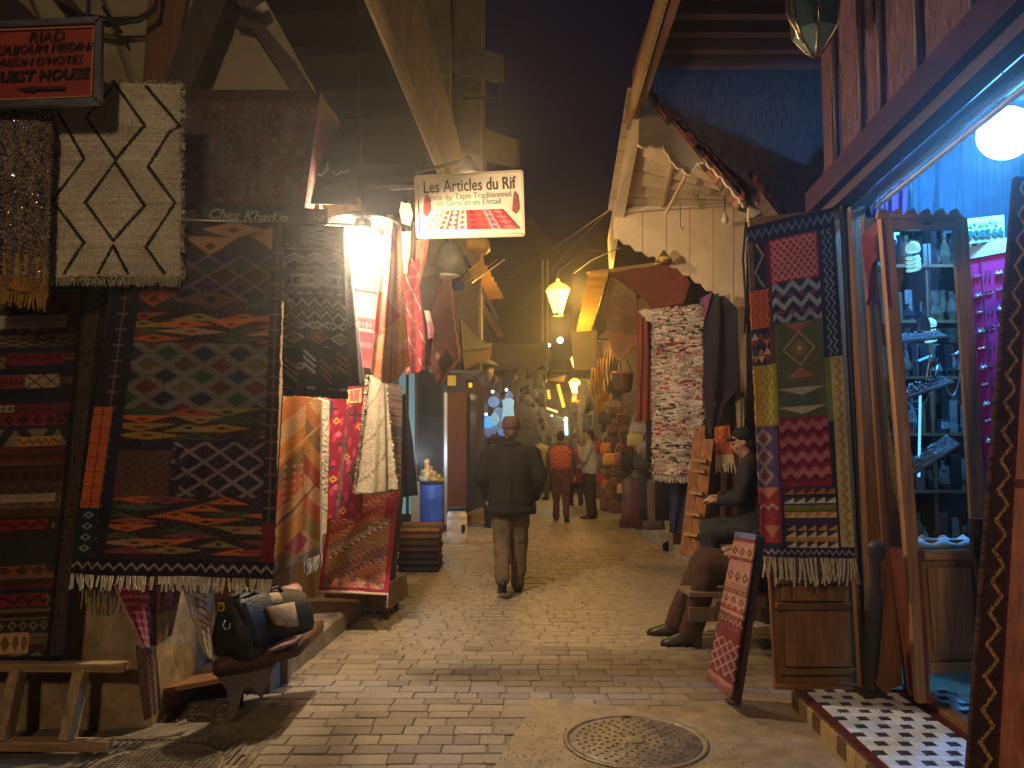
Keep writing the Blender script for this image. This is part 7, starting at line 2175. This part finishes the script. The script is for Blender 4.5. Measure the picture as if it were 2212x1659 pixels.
# bluish lit doorway glass and its frame
db = thing('lit_doorway', 'narrow doorway glowing pale blue behind the blue barrel', 'doorway', at(885, 950, 11))
MB().prism([at(862, 790, 14.2), at(862, 1110, 14.2), at(898, 1110, 14.2), at(898, 790, 14.2)], .03).build('lit_pane', emit('pale blue lit pane', (.30, .62, .68), .22), db)
for x in (880, 899):
    MB().bar(at(x, 788, 14.1), at(x, 1112, 14.1), .045).build('door_post', [DARKMETAL, W_GREYW][x > 890], db)
MB().bar(at(898, 1040, 13.9), at(898, 1130, 13.9), .14, .04).build('low_door', M('cream low door', (.45, .38, .28), .7, .2, 8, .2), db)
pf([(902, 700), (902, 1110), (958, 1110), (958, 700)], 14.8, W_DARK, 'dark_panel')
pf([(912, 832), (912, 900), (950, 900), (950, 832)], 14.7, M('dark glass', (.02, .02, .022), .12, .2, 6, 0), 'window_pane', .02)
pf([(956, 830), (956, 1110), (964, 1110), (964, 830)], 14.5, M('bluish edge', (.12, .18, .24), .5, .2, 9, .1), 'post')
bd = thing('brown_door', 'plain brown door leaf standing open beside the white jug', 'door', at(988, 1130, 14.0))
MB().prism([at(966, 848, 13.9), at(966, 1133, 13.9), at(1008, 1128, 14.6), at(1008, 848, 14.6)], .06).build('door_leaf', wood('brown door', (.15, .06, .04), .5), bd)
MB().bar(at(963, 848, 13.85), at(963, 1133, 13.85), .05).build('door_edge', STEEL, bd)
pf([(1006, 820), (1006, 1110), (1046, 1090), (1046, 820)], 15.2, W_DARK, 'dark_panel')
pf([(1016, 850), (1016, 1060), (1030, 1060), (1030, 850)], 15.1, M('dim glass', (.05, .05, .05), .15, .3, 6, 0), 'window_pane', .02)
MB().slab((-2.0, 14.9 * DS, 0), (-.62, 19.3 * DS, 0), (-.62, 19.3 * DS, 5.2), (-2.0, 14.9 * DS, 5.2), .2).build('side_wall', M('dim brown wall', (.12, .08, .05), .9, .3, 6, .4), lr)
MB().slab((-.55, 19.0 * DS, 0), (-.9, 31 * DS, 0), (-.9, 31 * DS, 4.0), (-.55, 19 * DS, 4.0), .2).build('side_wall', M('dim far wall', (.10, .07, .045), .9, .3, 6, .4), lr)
o = MB().lathe(gnd(1015, 1125), [(.0, 0), (.28, 0), (.28, .13), (.0, .13)], 14, .7).build('yellow_step', M('yellowish step', (.30, .2, .08), .8, .3, 6, .3)); tag(o, 'low yellowish door step beside the white jug', 'step')
c_ = Cv(30, 90, P3(.018, .014, .016)); c_.speck(0, 0, 1, 1, P3(.05, .02, .02), .2)
strip([(866, 855), (864, 960), (866, 1075)], [(876, 850), (892, 960), (902, 1070)], 10.2, 10.3, 'dark_coats', 'dark coats hanging together left of the blue barrel', c_, 'coats', .03)
point('doorway_light', at(908, 985, 12.6), (.75, .88, 1.0), 22, .15, db)
# blue barrel with golden goods, white jug
br = thing('blue_barrel', 'blue plastic barrel with a black rim standing at the left of the alley', 'barrel', gnd(934, 1152))
p = gnd(934, 1150)
BLUEP = M('blue plastic', (.03, .11, .62), .4, .12, 9, .1, dirt=.25, dirt_col=(.02, .03, .1))
h_ = .83
MB().lathe(p, [(.17, 0), (.195, .02), (.205, .2), (.21, .21), (.205, .23), (.21, .55), (.216, .56), (.21, .58), (.205, .76), (.19, .80)], 24).build('barrel_body', BLUEP, br, True)
MB().lathe(p, [(.195, .795), (.205, .80), (.205, .83), (.17, .835), (0.0, .825)], 24).build('black_lid', BLACKPAINT, br, True)
GOLD = M('gilt plastic', (.75, .52, .16), .35, .25, 20, .2, metal=.3)
for k, (dx, dz, r, lab) in enumerate(((-.13, .13, .065, 'pale doll like trinket at the left on the blue barrel'), (-.10, .29, .075, 'tall golden trinket with a round head on the blue barrel'), (.02, .10, .07, 'golden trinket in the middle of the blue barrel'), (.10, .06, .065, 'shiny yellow trinket at the right on the blue barrel'), (-.04, .19, .06, 'cream trinket leaning between the others on the blue barrel'))):
    r *= 1.2; c = p + Vector((dx, -.05 + .03 * k, .835))
    m = [M('pale trinket', (.55, .55, .42), .5, .2, 20, .2), GOLD, M('dull gold', (.6, .4, .18), .4, .2, 20, .2), M('yellow gold', (.75, .5, .05), .3, .2, 20, .1, metal=.3), M('cream trinket', (.6, .5, .3), .5, .2, 20, .2)][k]
    t = thing('trinket', lab, 'trinket', c, 'trinkets on the blue barrel')
    MB().lathe(c, [(r * .5, 0), (r, dz * .2), (r * .9, dz * .5), (r * .4, dz * .75), (r * .5, dz)], 12).build('figure_body', m, t, True)
    MB().ball(c + Vector((0, -.01, dz + r * .4)), r * .62, 12, 8).build('figure_head', m, t, True)
    for sx in (-1, 1): MB().ball(c + Vector((sx * r * .85, -.01, dz * .55)), (r * .35, r * .35, r * .5), 8, 6).build('figure_arm', m, t, True)
jg = thing('white_jug', 'white plastic drum with a dark blue lid beside the blue barrel', 'jug', gnd(987, 1173))
p = gnd(987, 1173)
WP = M('dirty white plastic', (.82, .84, .9), .45, .1, 9, .1, dirt=.3, dirt_col=(.25, .2, .15))
MB().lathe(p, [(.135, 0), (.15, .015), (.152, .16), (.146, .17), (.152, .185), (.152, .34), (.146, .35), (.152, .365), (.15, .42), (.12, .47), (.118, .48)], 22).build('drum_body', WP, jg, True)
MB().lathe(p, [(.122, .48), (.135, .485), (.135, .525), (.12, .53), (0, .53)], 22).build('lid', M('dark blue lid', (.02, .03, .09), .45, .2, 9, .1), jg, True)
MB().box(p + Vector((.10, -.118, .22)), (.055, .01, .12), rz=.7).build('dark_label', BLACKPAINT, jg)
# sheet awnings and hoods over the left side
la = thing('sheet_awning', 'pale corrugated sheet awning sloping over the left side of the alley', 'awning', at(1045, 600, 13))
corrugated(at(1012, 585, 11.5), at(1042, 560, 11.5), at(1088, 642, 14.5), at(1056, 644, 14.3), 7, la, amp=.035)
MB().bar(at(1018, 612, 11.5), at(1090, 560, 12.5), .02).build('stay', STEEL, la)
MB().bar(at(1005, 555, 11.3), at(1075, 690, 14.8), .05).build('bearer', W_DARK, la)
lb2 = thing('sheet_awning', 'narrow yellow lit sheet awning further along the left side', 'awning', at(1060, 695, 17))
corrugated(at(1038, 668, 15.5), at(1050, 664, 15.5), at(1088, 726, 19.5), at(1074, 730, 19.5), 6, lb2, amp=.03)
MB().bar(at(1040, 672, 15.6), at(1076, 734, 19.4), .06).build('bearer', W_DARK, lb2)
mh_ = thing('metal_hood', 'dark metal hood hanging under the cream sign with a pale reflector', 'hood', at(972, 560, 8.8))
p = at(972, 575, 8.8)
MB().loft([[p + Vector((wx * math.cos(a), wx * .7 * math.sin(a), z)) for a in np.linspace(0, 2 * math.pi, 12, endpoint=False)] for wx, z in ((.16, -.10), (.17, .02), (.13, .20), (.05, .26))]).build('hood_shell', M('grey green enamel', (.10, .10, .085), .5, .3, 10, .2), mh_, True)
MB().ball(p + Vector((-.02, -.03, -.11)), (.13, .09, .035), 12, 6).build('reflector', M('pale reflector', (.42, .36, .28), .4, .2, 10, 0), mh_, True)
MB().tube([p + Vector((.14, -.02, .1)), p + Vector((.18, -.02, -.05)), p + Vector((.12, -.02, -.14))], .012, 6).build('hood_arm', DARKMETAL, mh_, True)
MB().tube([p + Vector((0, 0, .25)), p + Vector((-.2, .3, .5))], .02, 6).build('hood_stem', DARKMETAL, mh_)
yh = thing('yellow_tank', 'ochre plastic tank lit amber just below the cream sign', 'tank', at(1030, 530, 10))
c = at(1032, 532, 10)
MB().box(c, (.30, .3, .17), bev=.05).build('tank_body', M('ochre plastic', (.50, .30, .04), .5, .2, 8, .1), yh, True)
MB().tube([c + Vector((.05, -.12, .08)), c + Vector((.05, -.12, .12))], .05, 10).build('tank_cap', M('ochre cap', (.3, .18, .03), .5, .2, 8, .1), yh)
bo = thing('blue_orange_bag', 'blue bag with an orange patch hanging under the metal hood', 'bag', at(990, 612, 9))
c = at(990, 614, 9)
MB().box(c, (.14, .08, .14), bev=.025).build('bag_body', M('blue cloth', (.05, .10, .32), .8, .2, 10, .2), bo, True)
MB().box(c + Vector((.04, -.05, .045)), (.065, .02, .06), bev=.01).build('orange_patch', M('orange cloth', (.6, .17, .03), .8, .2, 10, .2), bo)
MB().tube([c + Vector((-.05, 0, .07)), c + Vector((0, 0, .16)), c + Vector((.05, 0, .07))], .006, 5).build('strap', BLACKPAINT, bo)
# awning with orange edge and an old glass lamp below it
oa = thing('slate_awning', 'slate grey awning with a rust orange edge over the left shops', 'awning', at(1030, 740, 12.5))
MB().slab(at(990, 690, 11.5), at(1050, 745, 14), at(1058, 752, 12.0), at(995, 760, 10.8), .03).build('awning_sheet', M('slate cloth', (.010, .011, .013), .8, .2, 8, .2), oa)
MB().slab(at(996, 762, 10.8), at(1060, 740, 12.4), at(1058, 772, 12.4), at(1000, 800, 10.8), .02).build('rust_edge', M('rust orange cloth', (.07, .022, .010), .85, .3, 8, .2), oa)
ol = thing('shop_lamp', 'old pale glass shop lamp hanging unlit at the left shops', 'lamp', at(1050, 790, 13))
p = at(1048, 800, 13)
MB().lathe(p, [(.03, .22), (.06, .18), (.19, .10), (.20, .07), (.16, .06)], 14).build('shade', M('pale green enamel', (.09, .10, .075), .5, .2, 10, .1), ol, True)
MB().lathe(p, [(.14, .06), (.11, -.12), (.04, -.24)], 12).build('glass', M('dusty pale glass', (.15, .13, .11), .4, .2, 10, .1), ol, True)
MB().tube([p + Vector((0, 0, .2)), p + Vector((0, 0, .5))], .01, 6).build('chain', DARKMETAL, ol)
for k, (x, y, w_, h2_, yr, col) in enumerate(((976, 822, 18, 22, 11.8, (.65, .36, .03)), (1016, 832, 8, 10, 14, (.7, .5, .03)))):
    o = MB().box(at(x, y, yr), (w_ * yr / 1800, .03, h2_ * yr / 1800), bev=.004).build('yellow_tag', emit('lit yellow tag', col, .5 + k * .3)); tag(o, ['square lit yellow tag above the brown door', 'tiny lit yellow light on the dark panel'][k], 'lit tag')
# wires over the alley
for k, pts in enumerate(([(1000, 612, 9), (1030, 595, 10), (1075, 560, 12)], [(1090, 700, 20), (1150, 640, 20), (1210, 560, 18), (1330, 440, 14)], [(1075, 715, 22), (1150, 745, 22), (1180, 745, 22)], [(1100, 600, 16), (1220, 520, 16), (1335, 440, 12)], [(1240, 590, 12), (1280, 560, 11), (1340, 535, 10)])):
    o = MB().tube([at(*p) for p in pts], .008, 5).build('wire', M('pale wire', (.22, .17, .10), .6, .2, 9, 0) if k == 0 else bpy.data.materials['pale wire']); tag(o, ['short stay wire below the cream sign', 'wire rising from the left roofs to the kiosk eave', 'wire sagging below the end house window', 'long wire crossing the sky to the kiosk', 'wire running to the red awning'][k], 'wire', 'wires over the alley')
# bluish lit lamp shop far left: hanging lanterns, plates and cloths
fl = thing('lantern_shop', 'far shop on the left hung with lamps and metalware in bluish light', 'shop', at(1085, 1050, 19))
MB().prism([at(1046, 770, 19.5), at(1046, 1120, 19.5), at(1180, 1060, 22), at(1180, 770, 22)], .06).build('back_wall', M('shop back', (.012, .008, .007), .9, .3, 6, .2), fl)
MB().slab(at(1046, 740, 17), at(1180, 740, 21), at(1180, 790, 21.5), at(1046, 800, 18), .06).build('roof_sheet', M('near black roof sheet', (.010, .009, .008), .9, .3, 6, .2), fl)  # near black colour keeps this roof dark beside the lantern
NAMES = []
r = random.Random(8)
def small(px, py, yr, kind, col, label, group, s=1.0, em=0, nm=None):
    p = at(px, py, yr)
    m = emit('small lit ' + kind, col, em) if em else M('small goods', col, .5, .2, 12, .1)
    mb = MB()
    if kind == 'lantern': mb.lathe(p, [(.02 * s, .14 * s), (.05 * s, .10 * s), (.10 * s, .04 * s), (.11 * s, -.04 * s), (.06 * s, -.11 * s), (.015 * s, -.15 * s)], 8)
    elif kind == 'plate': mb.lathe(p, [(.04 * s, -.02), (.13 * s, .0), (.14 * s, .012)], 12, .3); mb.v = [(p.x + (v[0] - p.x), p.y + (v[2] - p.z), p.z + (v[1] - p.y) * 3.3) for v in mb.v]
    elif kind == 'garment':
        k = .16 * s
        mb.loft([[p + Vector((w * k * math.cos(a), .04 * math.sin(a), z * s)) for a in np.linspace(0, 2 * math.pi, 10, endpoint=False)] for w, z in ((.35, .22), (.9, .17), (.8, .0), (.85, -.15), (1.05, -.32))])
    elif kind == 'bag':
        mb.box(p, (.20 * s, .09 * s, .17 * s), bev=.03 * s)
        mb.tube([p + Vector((.07 * s * math.cos(a), 0, .07 * s + .14 * s * math.sin(a))) for a in np.linspace(0, math.pi, 8)], .010 * s, 5)
        mb.box(p + Vector((0, -.05 * s, .02 * s)), (.19 * s, .02, .10 * s), bev=.008)
    elif kind == 'pouf': mb.lathe(p, [(.05 * s, -.12 * s), (.14 * s, -.08 * s), (.16 * s, 0), (.14 * s, .08 * s), (.05 * s, .12 * s)], 10)
    elif kind == 'bulb': mb.ball(p, .05 * s, 8, 6)
    cord = [p + Vector((0, .01, .04 * s)), p + Vector((0, .02, .10 * s + .22))]
    if not em: mb.tube(cord, .004, 4)
    o = mb.build(nm or ('hanging_' + kind), m, None, kind != 'bag')
    if em: MB().tube(cord, .004, 4).build('cord', BLACKPAINT, o)
    tag(o, label, kind if kind != 'bulb' else 'light', group)
    return o
# lit lamps; cloths and plates also glow, standing in for lamplight on them
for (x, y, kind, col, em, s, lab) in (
    (1098, 880, 'garment', (.30, .58, .75), .7, .9, 'pale blue glowing cloth hanging near the cap of the walking man'), (1078, 900, 'garment', (.20, .34, .42), .35, .9, 'greyish glowing cloth in the lantern shop'), (1068, 905, 'lantern', (.25, .55, .75), .6, 1.0, 'slim blue lit lantern in the lantern shop'),
    (1066, 868, 'plate', (.20, .32, .6), .5, .9, 'round glowing blue plate high in the lantern shop'), (1054, 912, 'plate', (.06, .40, .85), .9, 1.0, 'bright glowing blue plate at the left edge of the lantern shop'), (1058, 930, 'plate', (.16, .2, .42), .4, 1.1, 'glowing violet blue plate low at the left of the lantern shop'), (1086, 930, 'plate', (.14, .3, .7), .5, .9, 'tilted glowing blue plate right of the violet blue plate'),
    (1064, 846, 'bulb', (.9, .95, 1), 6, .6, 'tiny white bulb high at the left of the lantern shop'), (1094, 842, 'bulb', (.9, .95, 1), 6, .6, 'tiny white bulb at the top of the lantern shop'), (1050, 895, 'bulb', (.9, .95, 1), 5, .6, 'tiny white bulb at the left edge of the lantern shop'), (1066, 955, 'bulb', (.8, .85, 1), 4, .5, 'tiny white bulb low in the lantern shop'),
    (1049, 1020, 'lantern', (.10, .45, .7), .7, 1.0, 'blue lit lantern low behind the walking man'), (1052, 990, 'garment', (.20, .12, .30), .3, .6, 'violet glowing cloth low behind the walking man'), (1100, 855, 'lantern', (.2, .28, .5), .3, .8, 'dim blue lantern at the top right of the lantern shop')):
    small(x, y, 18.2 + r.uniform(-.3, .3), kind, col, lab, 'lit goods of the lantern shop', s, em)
point('shop_light', at(1080, 880, 18.6), (.4, .7, 1.0), 18, .2)
# unlit crowd of goods: lamps and pots by the score, each hung on its own
shade_cols = [((.05, .045, .04), 'grey'), ((.09, .055, .025), 'brassy'), ((.018, .015, .013), 'dark'), ((.20, .18, .15), 'pale'), ((.045, .018, .014), 'brown')]
for k in range(70):
    x, y = r.uniform(1052, 1176), r.uniform(790, 930)
    kind = r.choice(('lantern', 'lantern', 'plate', 'garment'))
    c_, n_ = r.choice(shade_cols)
    lab = n_ + ' ' + kind + ' hanging ' + ('high' if y < 830 else 'at mid height' if y < 880 else 'low') + (' at the left' if x < 1090 else ' in the middle' if x < 1132 else ' at the right') + ' of the far left shops'
    if lab in NAMES: continue
    NAMES.append(lab)
    small(x, y, 18.9 + (x - 1052) / 130 * 2.2 + r.uniform(-.3, .3), kind, c_, lab, 'goods hung in the far left shops', r.uniform(.55, 1.1))
# ------------------------------------------------------------------ right row further down
rr = thing('right_shop_row', 'row of dim wooden shop fronts along the right side of the alley', 'shop row', (2.4, 14, 0))
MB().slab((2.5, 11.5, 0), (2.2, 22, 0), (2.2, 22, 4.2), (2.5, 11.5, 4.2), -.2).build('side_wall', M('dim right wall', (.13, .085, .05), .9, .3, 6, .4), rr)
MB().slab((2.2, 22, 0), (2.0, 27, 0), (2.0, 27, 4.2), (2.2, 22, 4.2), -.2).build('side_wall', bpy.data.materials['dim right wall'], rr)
for (x0, y0, x1, y1, yr) in ((1282, 740, 1300, 940, 17.5), (1252, 850, 1268, 960, 21)):
    MB().prism([at(x, y, yr) for x, y in ((x0, y0), (x0, y1), (x1, y1), (x1, y0))], .05).build('shutter', M('grey shutter', (.25, .2, .14), .7, .3, 9, .3), rr)
MB().slab(at(1232, 795, 18), at(1290, 790, 16), at(1310, 820, 16), at(1235, 815, 18), .05).build('small_roof', M('yellow lit roof', (.4, .26, .08), .8, .2, 6, .2), rr)
# bag stall: strands of leather bags, straps, cloths
bcols = [((.42, .13, .03), 'orange'), ((.50, .24, .04), 'yellow ochre'), ((.13, .055, .03), 'brown'), ((.03, .025, .03), 'black'), ((.10, .07, .06), 'grey brown'), ((.05, .10, .14), 'teal'), ((.20, .03, .03), 'dark red')]
rows = [(1306, 905, 'black'), (1330, 890, 'grey brown'), (1345, 905, 'brown'), (1306, 945, 'teal'), (1328, 930, 'brown'), (1350, 940, 'grey brown'), (1313, 970, 'orange'), (1335, 965, 'black'), (1352, 975, 'brown'), (1318, 993, 'yellow ochre'), (1340, 990, 'orange'), (1356, 1000, 'black'), (1316, 1020, 'brown'), (1338, 1018, 'brown'), (1312, 1048, 'orange'), (1332, 1045, 'brown'), (1350, 1030, 'black'), (1306, 1000, 'grey brown'), (1304, 1035, 'dark red'), (1322, 1072, 'brown'), (1312, 1090, 'brown'), (1332, 1095, 'brown'), (1300, 965, 'dark red'), (1346, 1075, 'black')]
cm = dict((n, c) for c, n in bcols)
for k, (x, y, cn_) in enumerate(rows):
    yr = 14.6 - (x - 1300) * .035
    nb = ['top', 'second', 'third', 'fourth', 'fifth', 'sixth', 'seventh', 'bottom'][min(7, int((y - 885) / 28))] + ' row ' + ('left' if x < 1314 else 'middle' if x < 1334 else 'right')
    small(x, y, yr, 'bag', cm[cn_], cn_ + ' leather bag in the ' + nb + ' of the bag stall', 'leather bags of the bag stall', r.uniform(1.0, 1.35), nm='leather_bag')
tt = thing('tan_tote', 'bright tan fringed tote bag hanging low at the bag stall', 'bag', at(1350, 1065, 13))
p = at(1350, 1065, 13)
MB().loft([[p + Vector((w * math.cos(a), .05 * math.sin(a), z)) for a in np.linspace(0, 2 * math.pi, 10, endpoint=False)] for w, z in ((.11, .14), (.125, .06), (.12, -.08), (.05, -.20), (.01, -.26))]).build('tote_body', M('bright tan leather', (.45, .25, .06), .6, .3, 12, .3), tt, True)
MB().tube([p + Vector((-.05, 0, .13)), p + Vector((-.03, 0, .30)), p + Vector((.03, 0, .30)), p + Vector((.05, 0, .13))], .010, 6).build('tote_handle', M('tan strap', (.4, .24, .08), .6, .3, 12, .1), tt, True)
for k, (x, y, h2_, c_, lab) in enumerate(((1303, 820, 60, (.55, .24, .02), 'amber lit bag strap loop at the top of the bag stall'), (1318, 800, 70, (.2, .12, .06), 'brown straps dangling at the top of the bag stall'), (1330, 815, 60, (.10, .06, .05), 'dark straps dangling under the red awning'), (1290, 840, 70, (.5, .28, .03), 'amber lit hanging strap beside the grey shutter'))):
    p = at(x, y, 12.6)
    mb = MB()
    for q in range(4):
        dx = (q - 1.5) * .045
        mb.tube([p + Vector((dx, .02 * q, .32)), p + Vector((dx * 1.4, .02 * q, 0)), p + Vector((dx * .9 + .03, .02 * q, -.35)), p + Vector((dx + .06, .02 * q, -.1))], .014, 5)
    o = mb.build('bag_straps', M('strap leather', c_, .6, .3, 12, .1), None, True); o.name = 'hanging_strap'; tag(o, lab, 'straps', 'straps at the bag stall')
tb_ = thing('bucket_bag', 'brown bucket bag with an orange rim under the red awning', 'bag', at(1342, 825, 12))
p = at(1346, 818, 12)
MB().lathe(p, [(.10, -.20), (.13, -.12), (.15, .08), (.15, .09)], 14).build('bucket_body', M('brown bucket leather', (.13, .06, .03), .6, .3, 12, .2), tb_, True)
MB().lathe(p, [(.155, .06), (.16, .10), (.14, .10)], 14).build('orange_rim', M('orange rim', (.5, .22, .03), .5, .2, 12, .1), tb_, True)
MB().tube([p + Vector((-.13, 0, .1)), p + Vector((0, 0, .42)), p + Vector((.13, 0, .1))], .008, 5).build('strap', BLACKPAINT, tb_)
# stuffed dark garments and grey straps near the kiosk corner
for k, (x, y, c_, lab) in enumerate(((1378, 930, (.35, .32, .28), 'pale toy like bag hanging beside the black drape'), (1392, 965, (.28, .25, .22), 'grey strap loop hanging under the black drape'), (1386, 1000, (.06, .05, .06), 'dark bag hanging under the black drape'), (1404, 985, (.20, .12, .08), 'brown bag next to the grey strap loop'), (1372, 950, (.45, .35, .15), 'small yellowish bag beside the black drape'))):
    small(x, y, 10.4, 'bag', c_, lab, 'bags by the black drape', 1.0, nm='leather_bag')
for k, (x, y, c_, lab) in enumerate(((1388, 1060, (.03, .025, .03), 'black garment hanging over the plinth at the left'), (1404, 1080, (.16, .11, .09), 'brownish pair of trousers hanging over the plinth'), (1424, 1060, (.02, .016, .02), 'black garment hanging over the plinth on the right'), (1440, 1045, (.015, .014, .018), 'black robe below the rag rug'), (1370, 1075, (.10, .03, .04), 'dark red garment hanging left of the plinth'))):
    small(x, y, 10.5, 'garment', c_, lab, 'garments over the plinth', 1.15)
# goods further along on the right and in the middle distance
for k in range(56):
    x, y = r.uniform(1236, 1302), r.uniform(835, 960)
    kind = r.choice(('bag', 'garment', 'lantern', 'garment'))
    c_, n_ = r.choice(shade_cols + [((.16, .08, .02), 'amber'), ((.02, .025, .06), 'navy')])
    lab = n_ + ' ' + kind + ' hanging ' + ('high' if y < 870 else 'at mid height' if y < 915 else 'low') + (' at the left' if x < 1258 else ' in the middle' if x < 1280 else ' at the right') + ' of the far right side'
    if lab in NAMES: continue
    NAMES.append(lab)
    small(x, y, 18.5 + (1302 - x) / 66 * 4 + r.uniform(-.3, .3), kind, c_, lab, 'goods hung on the far right side', r.uniform(.5, 1.0))
# stalls closing the view
fs = thing('far_stall', 'lit stall with pale awnings closing the far end of the alley', 'stall', at(1205, 1030, 25))
MB().slab(at(1150, 800, 24), at(1240, 805, 24), at(1236, 840, 25.5), at(1150, 835, 25.5), .05).build('upper_awning', M('dim awning', (.03, .018, .014), .9, .3, 6, .2), fs)
MB().prism([at(x, y, 26) for x, y in ((1140, 800), (1140, 1020), (1260, 1020), (1260, 800))], .06).build('back_wall', M('stall back', (.22, .15, .06), .9, .3, 6, .2), fs)
MB().slab(at(1176, 890, 24), at(1228, 905, 23), at(1222, 918, 24.5), at(1170, 900, 24.5), .04).build('awning', M('blue grey awning', (.25, .27, .25), .8, .2, 6, .2), fs)
MB().slab(at(1190, 808, 23.5), at(1222, 812, 22.5), at(1218, 826, 23), at(1186, 822, 23.5), .04).build('awning', M('yellow awning', (.45, .28, .05), .8, .2, 6, .2), fs)
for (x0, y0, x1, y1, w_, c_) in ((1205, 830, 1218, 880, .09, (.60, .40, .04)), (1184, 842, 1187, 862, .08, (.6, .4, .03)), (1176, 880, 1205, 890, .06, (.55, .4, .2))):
    MB().bar(at(x0, y0, 23), at(x1, y1, 23), w_).build('glow_strip', emit('amber glowing cloth', c_, .9), fs)  # strips emit by themselves, in place of lamplight on cloth
MB().bar(at(1222, 910, 23), at(1224, 940, 23), .09).build('glow_post', emit('cyan glowing post', (.15, .55, .8), 1.5), fs)  # post emits by itself, in place of light falling on it
for k, (x, y, c_, e_, s_, lab) in enumerate(((1222, 906, (.9, 1, 1), 8, 1.3, 'bright white light over the far stall'), (1172, 888, (1, .8, .5), 3, .9, 'warm light left of the far stall'), (1192, 898, (1, .9, .8), 3, .6, 'small white light at the far stall'), (1210, 735, (.8, .85, 1), 12, 1.7, 'bluish white star like lamp below the big amber lantern'), (1186, 746, (.6, .9, 1), 4, 1.0, 'pale cyan glint below the big amber lantern'), (1165, 898, (1, .85, .6), 2, .8, 'warm speck of light among the far goods'))):
    small(x, y, 23.2, 'bulb', c_, lab, 'far small lights', s_, e_)
point('stall_light', at(1215, 915, 22.5), (1.0, .72, .35), 45, .3)
point('stall_light', at(1165, 860, 21.5), (1.0, .75, .45), 30, .3)
# a house across the way behind the viewer, on the left, keeping the scene closed at the back
# ------------------------------------------------------------------ night haze, added to give glare halos round the lamps
HZ = bpy.data.materials.new('halo haze'); HZ.use_nodes = True
nt = HZ.node_tree; nt.nodes.clear()
ho = nt.nodes.new('ShaderNodeOutputMaterial'); hv = nt.nodes.new('ShaderNodeVolumePrincipled')
hv.inputs['Color'].default_value = (.9, .9, .9, 1); hv.inputs['Density'].default_value = .0062; hv.inputs['Anisotropy'].default_value = .87
nt.links.new(hv.outputs[0], ho.inputs['Volume'])
hz = MB().box((0, 15, 5.5), (26, 46, 13)).build('haze', HZ)
tag(hz, 'thin night haze added to give glare halos round the lamps', kind='stuff')
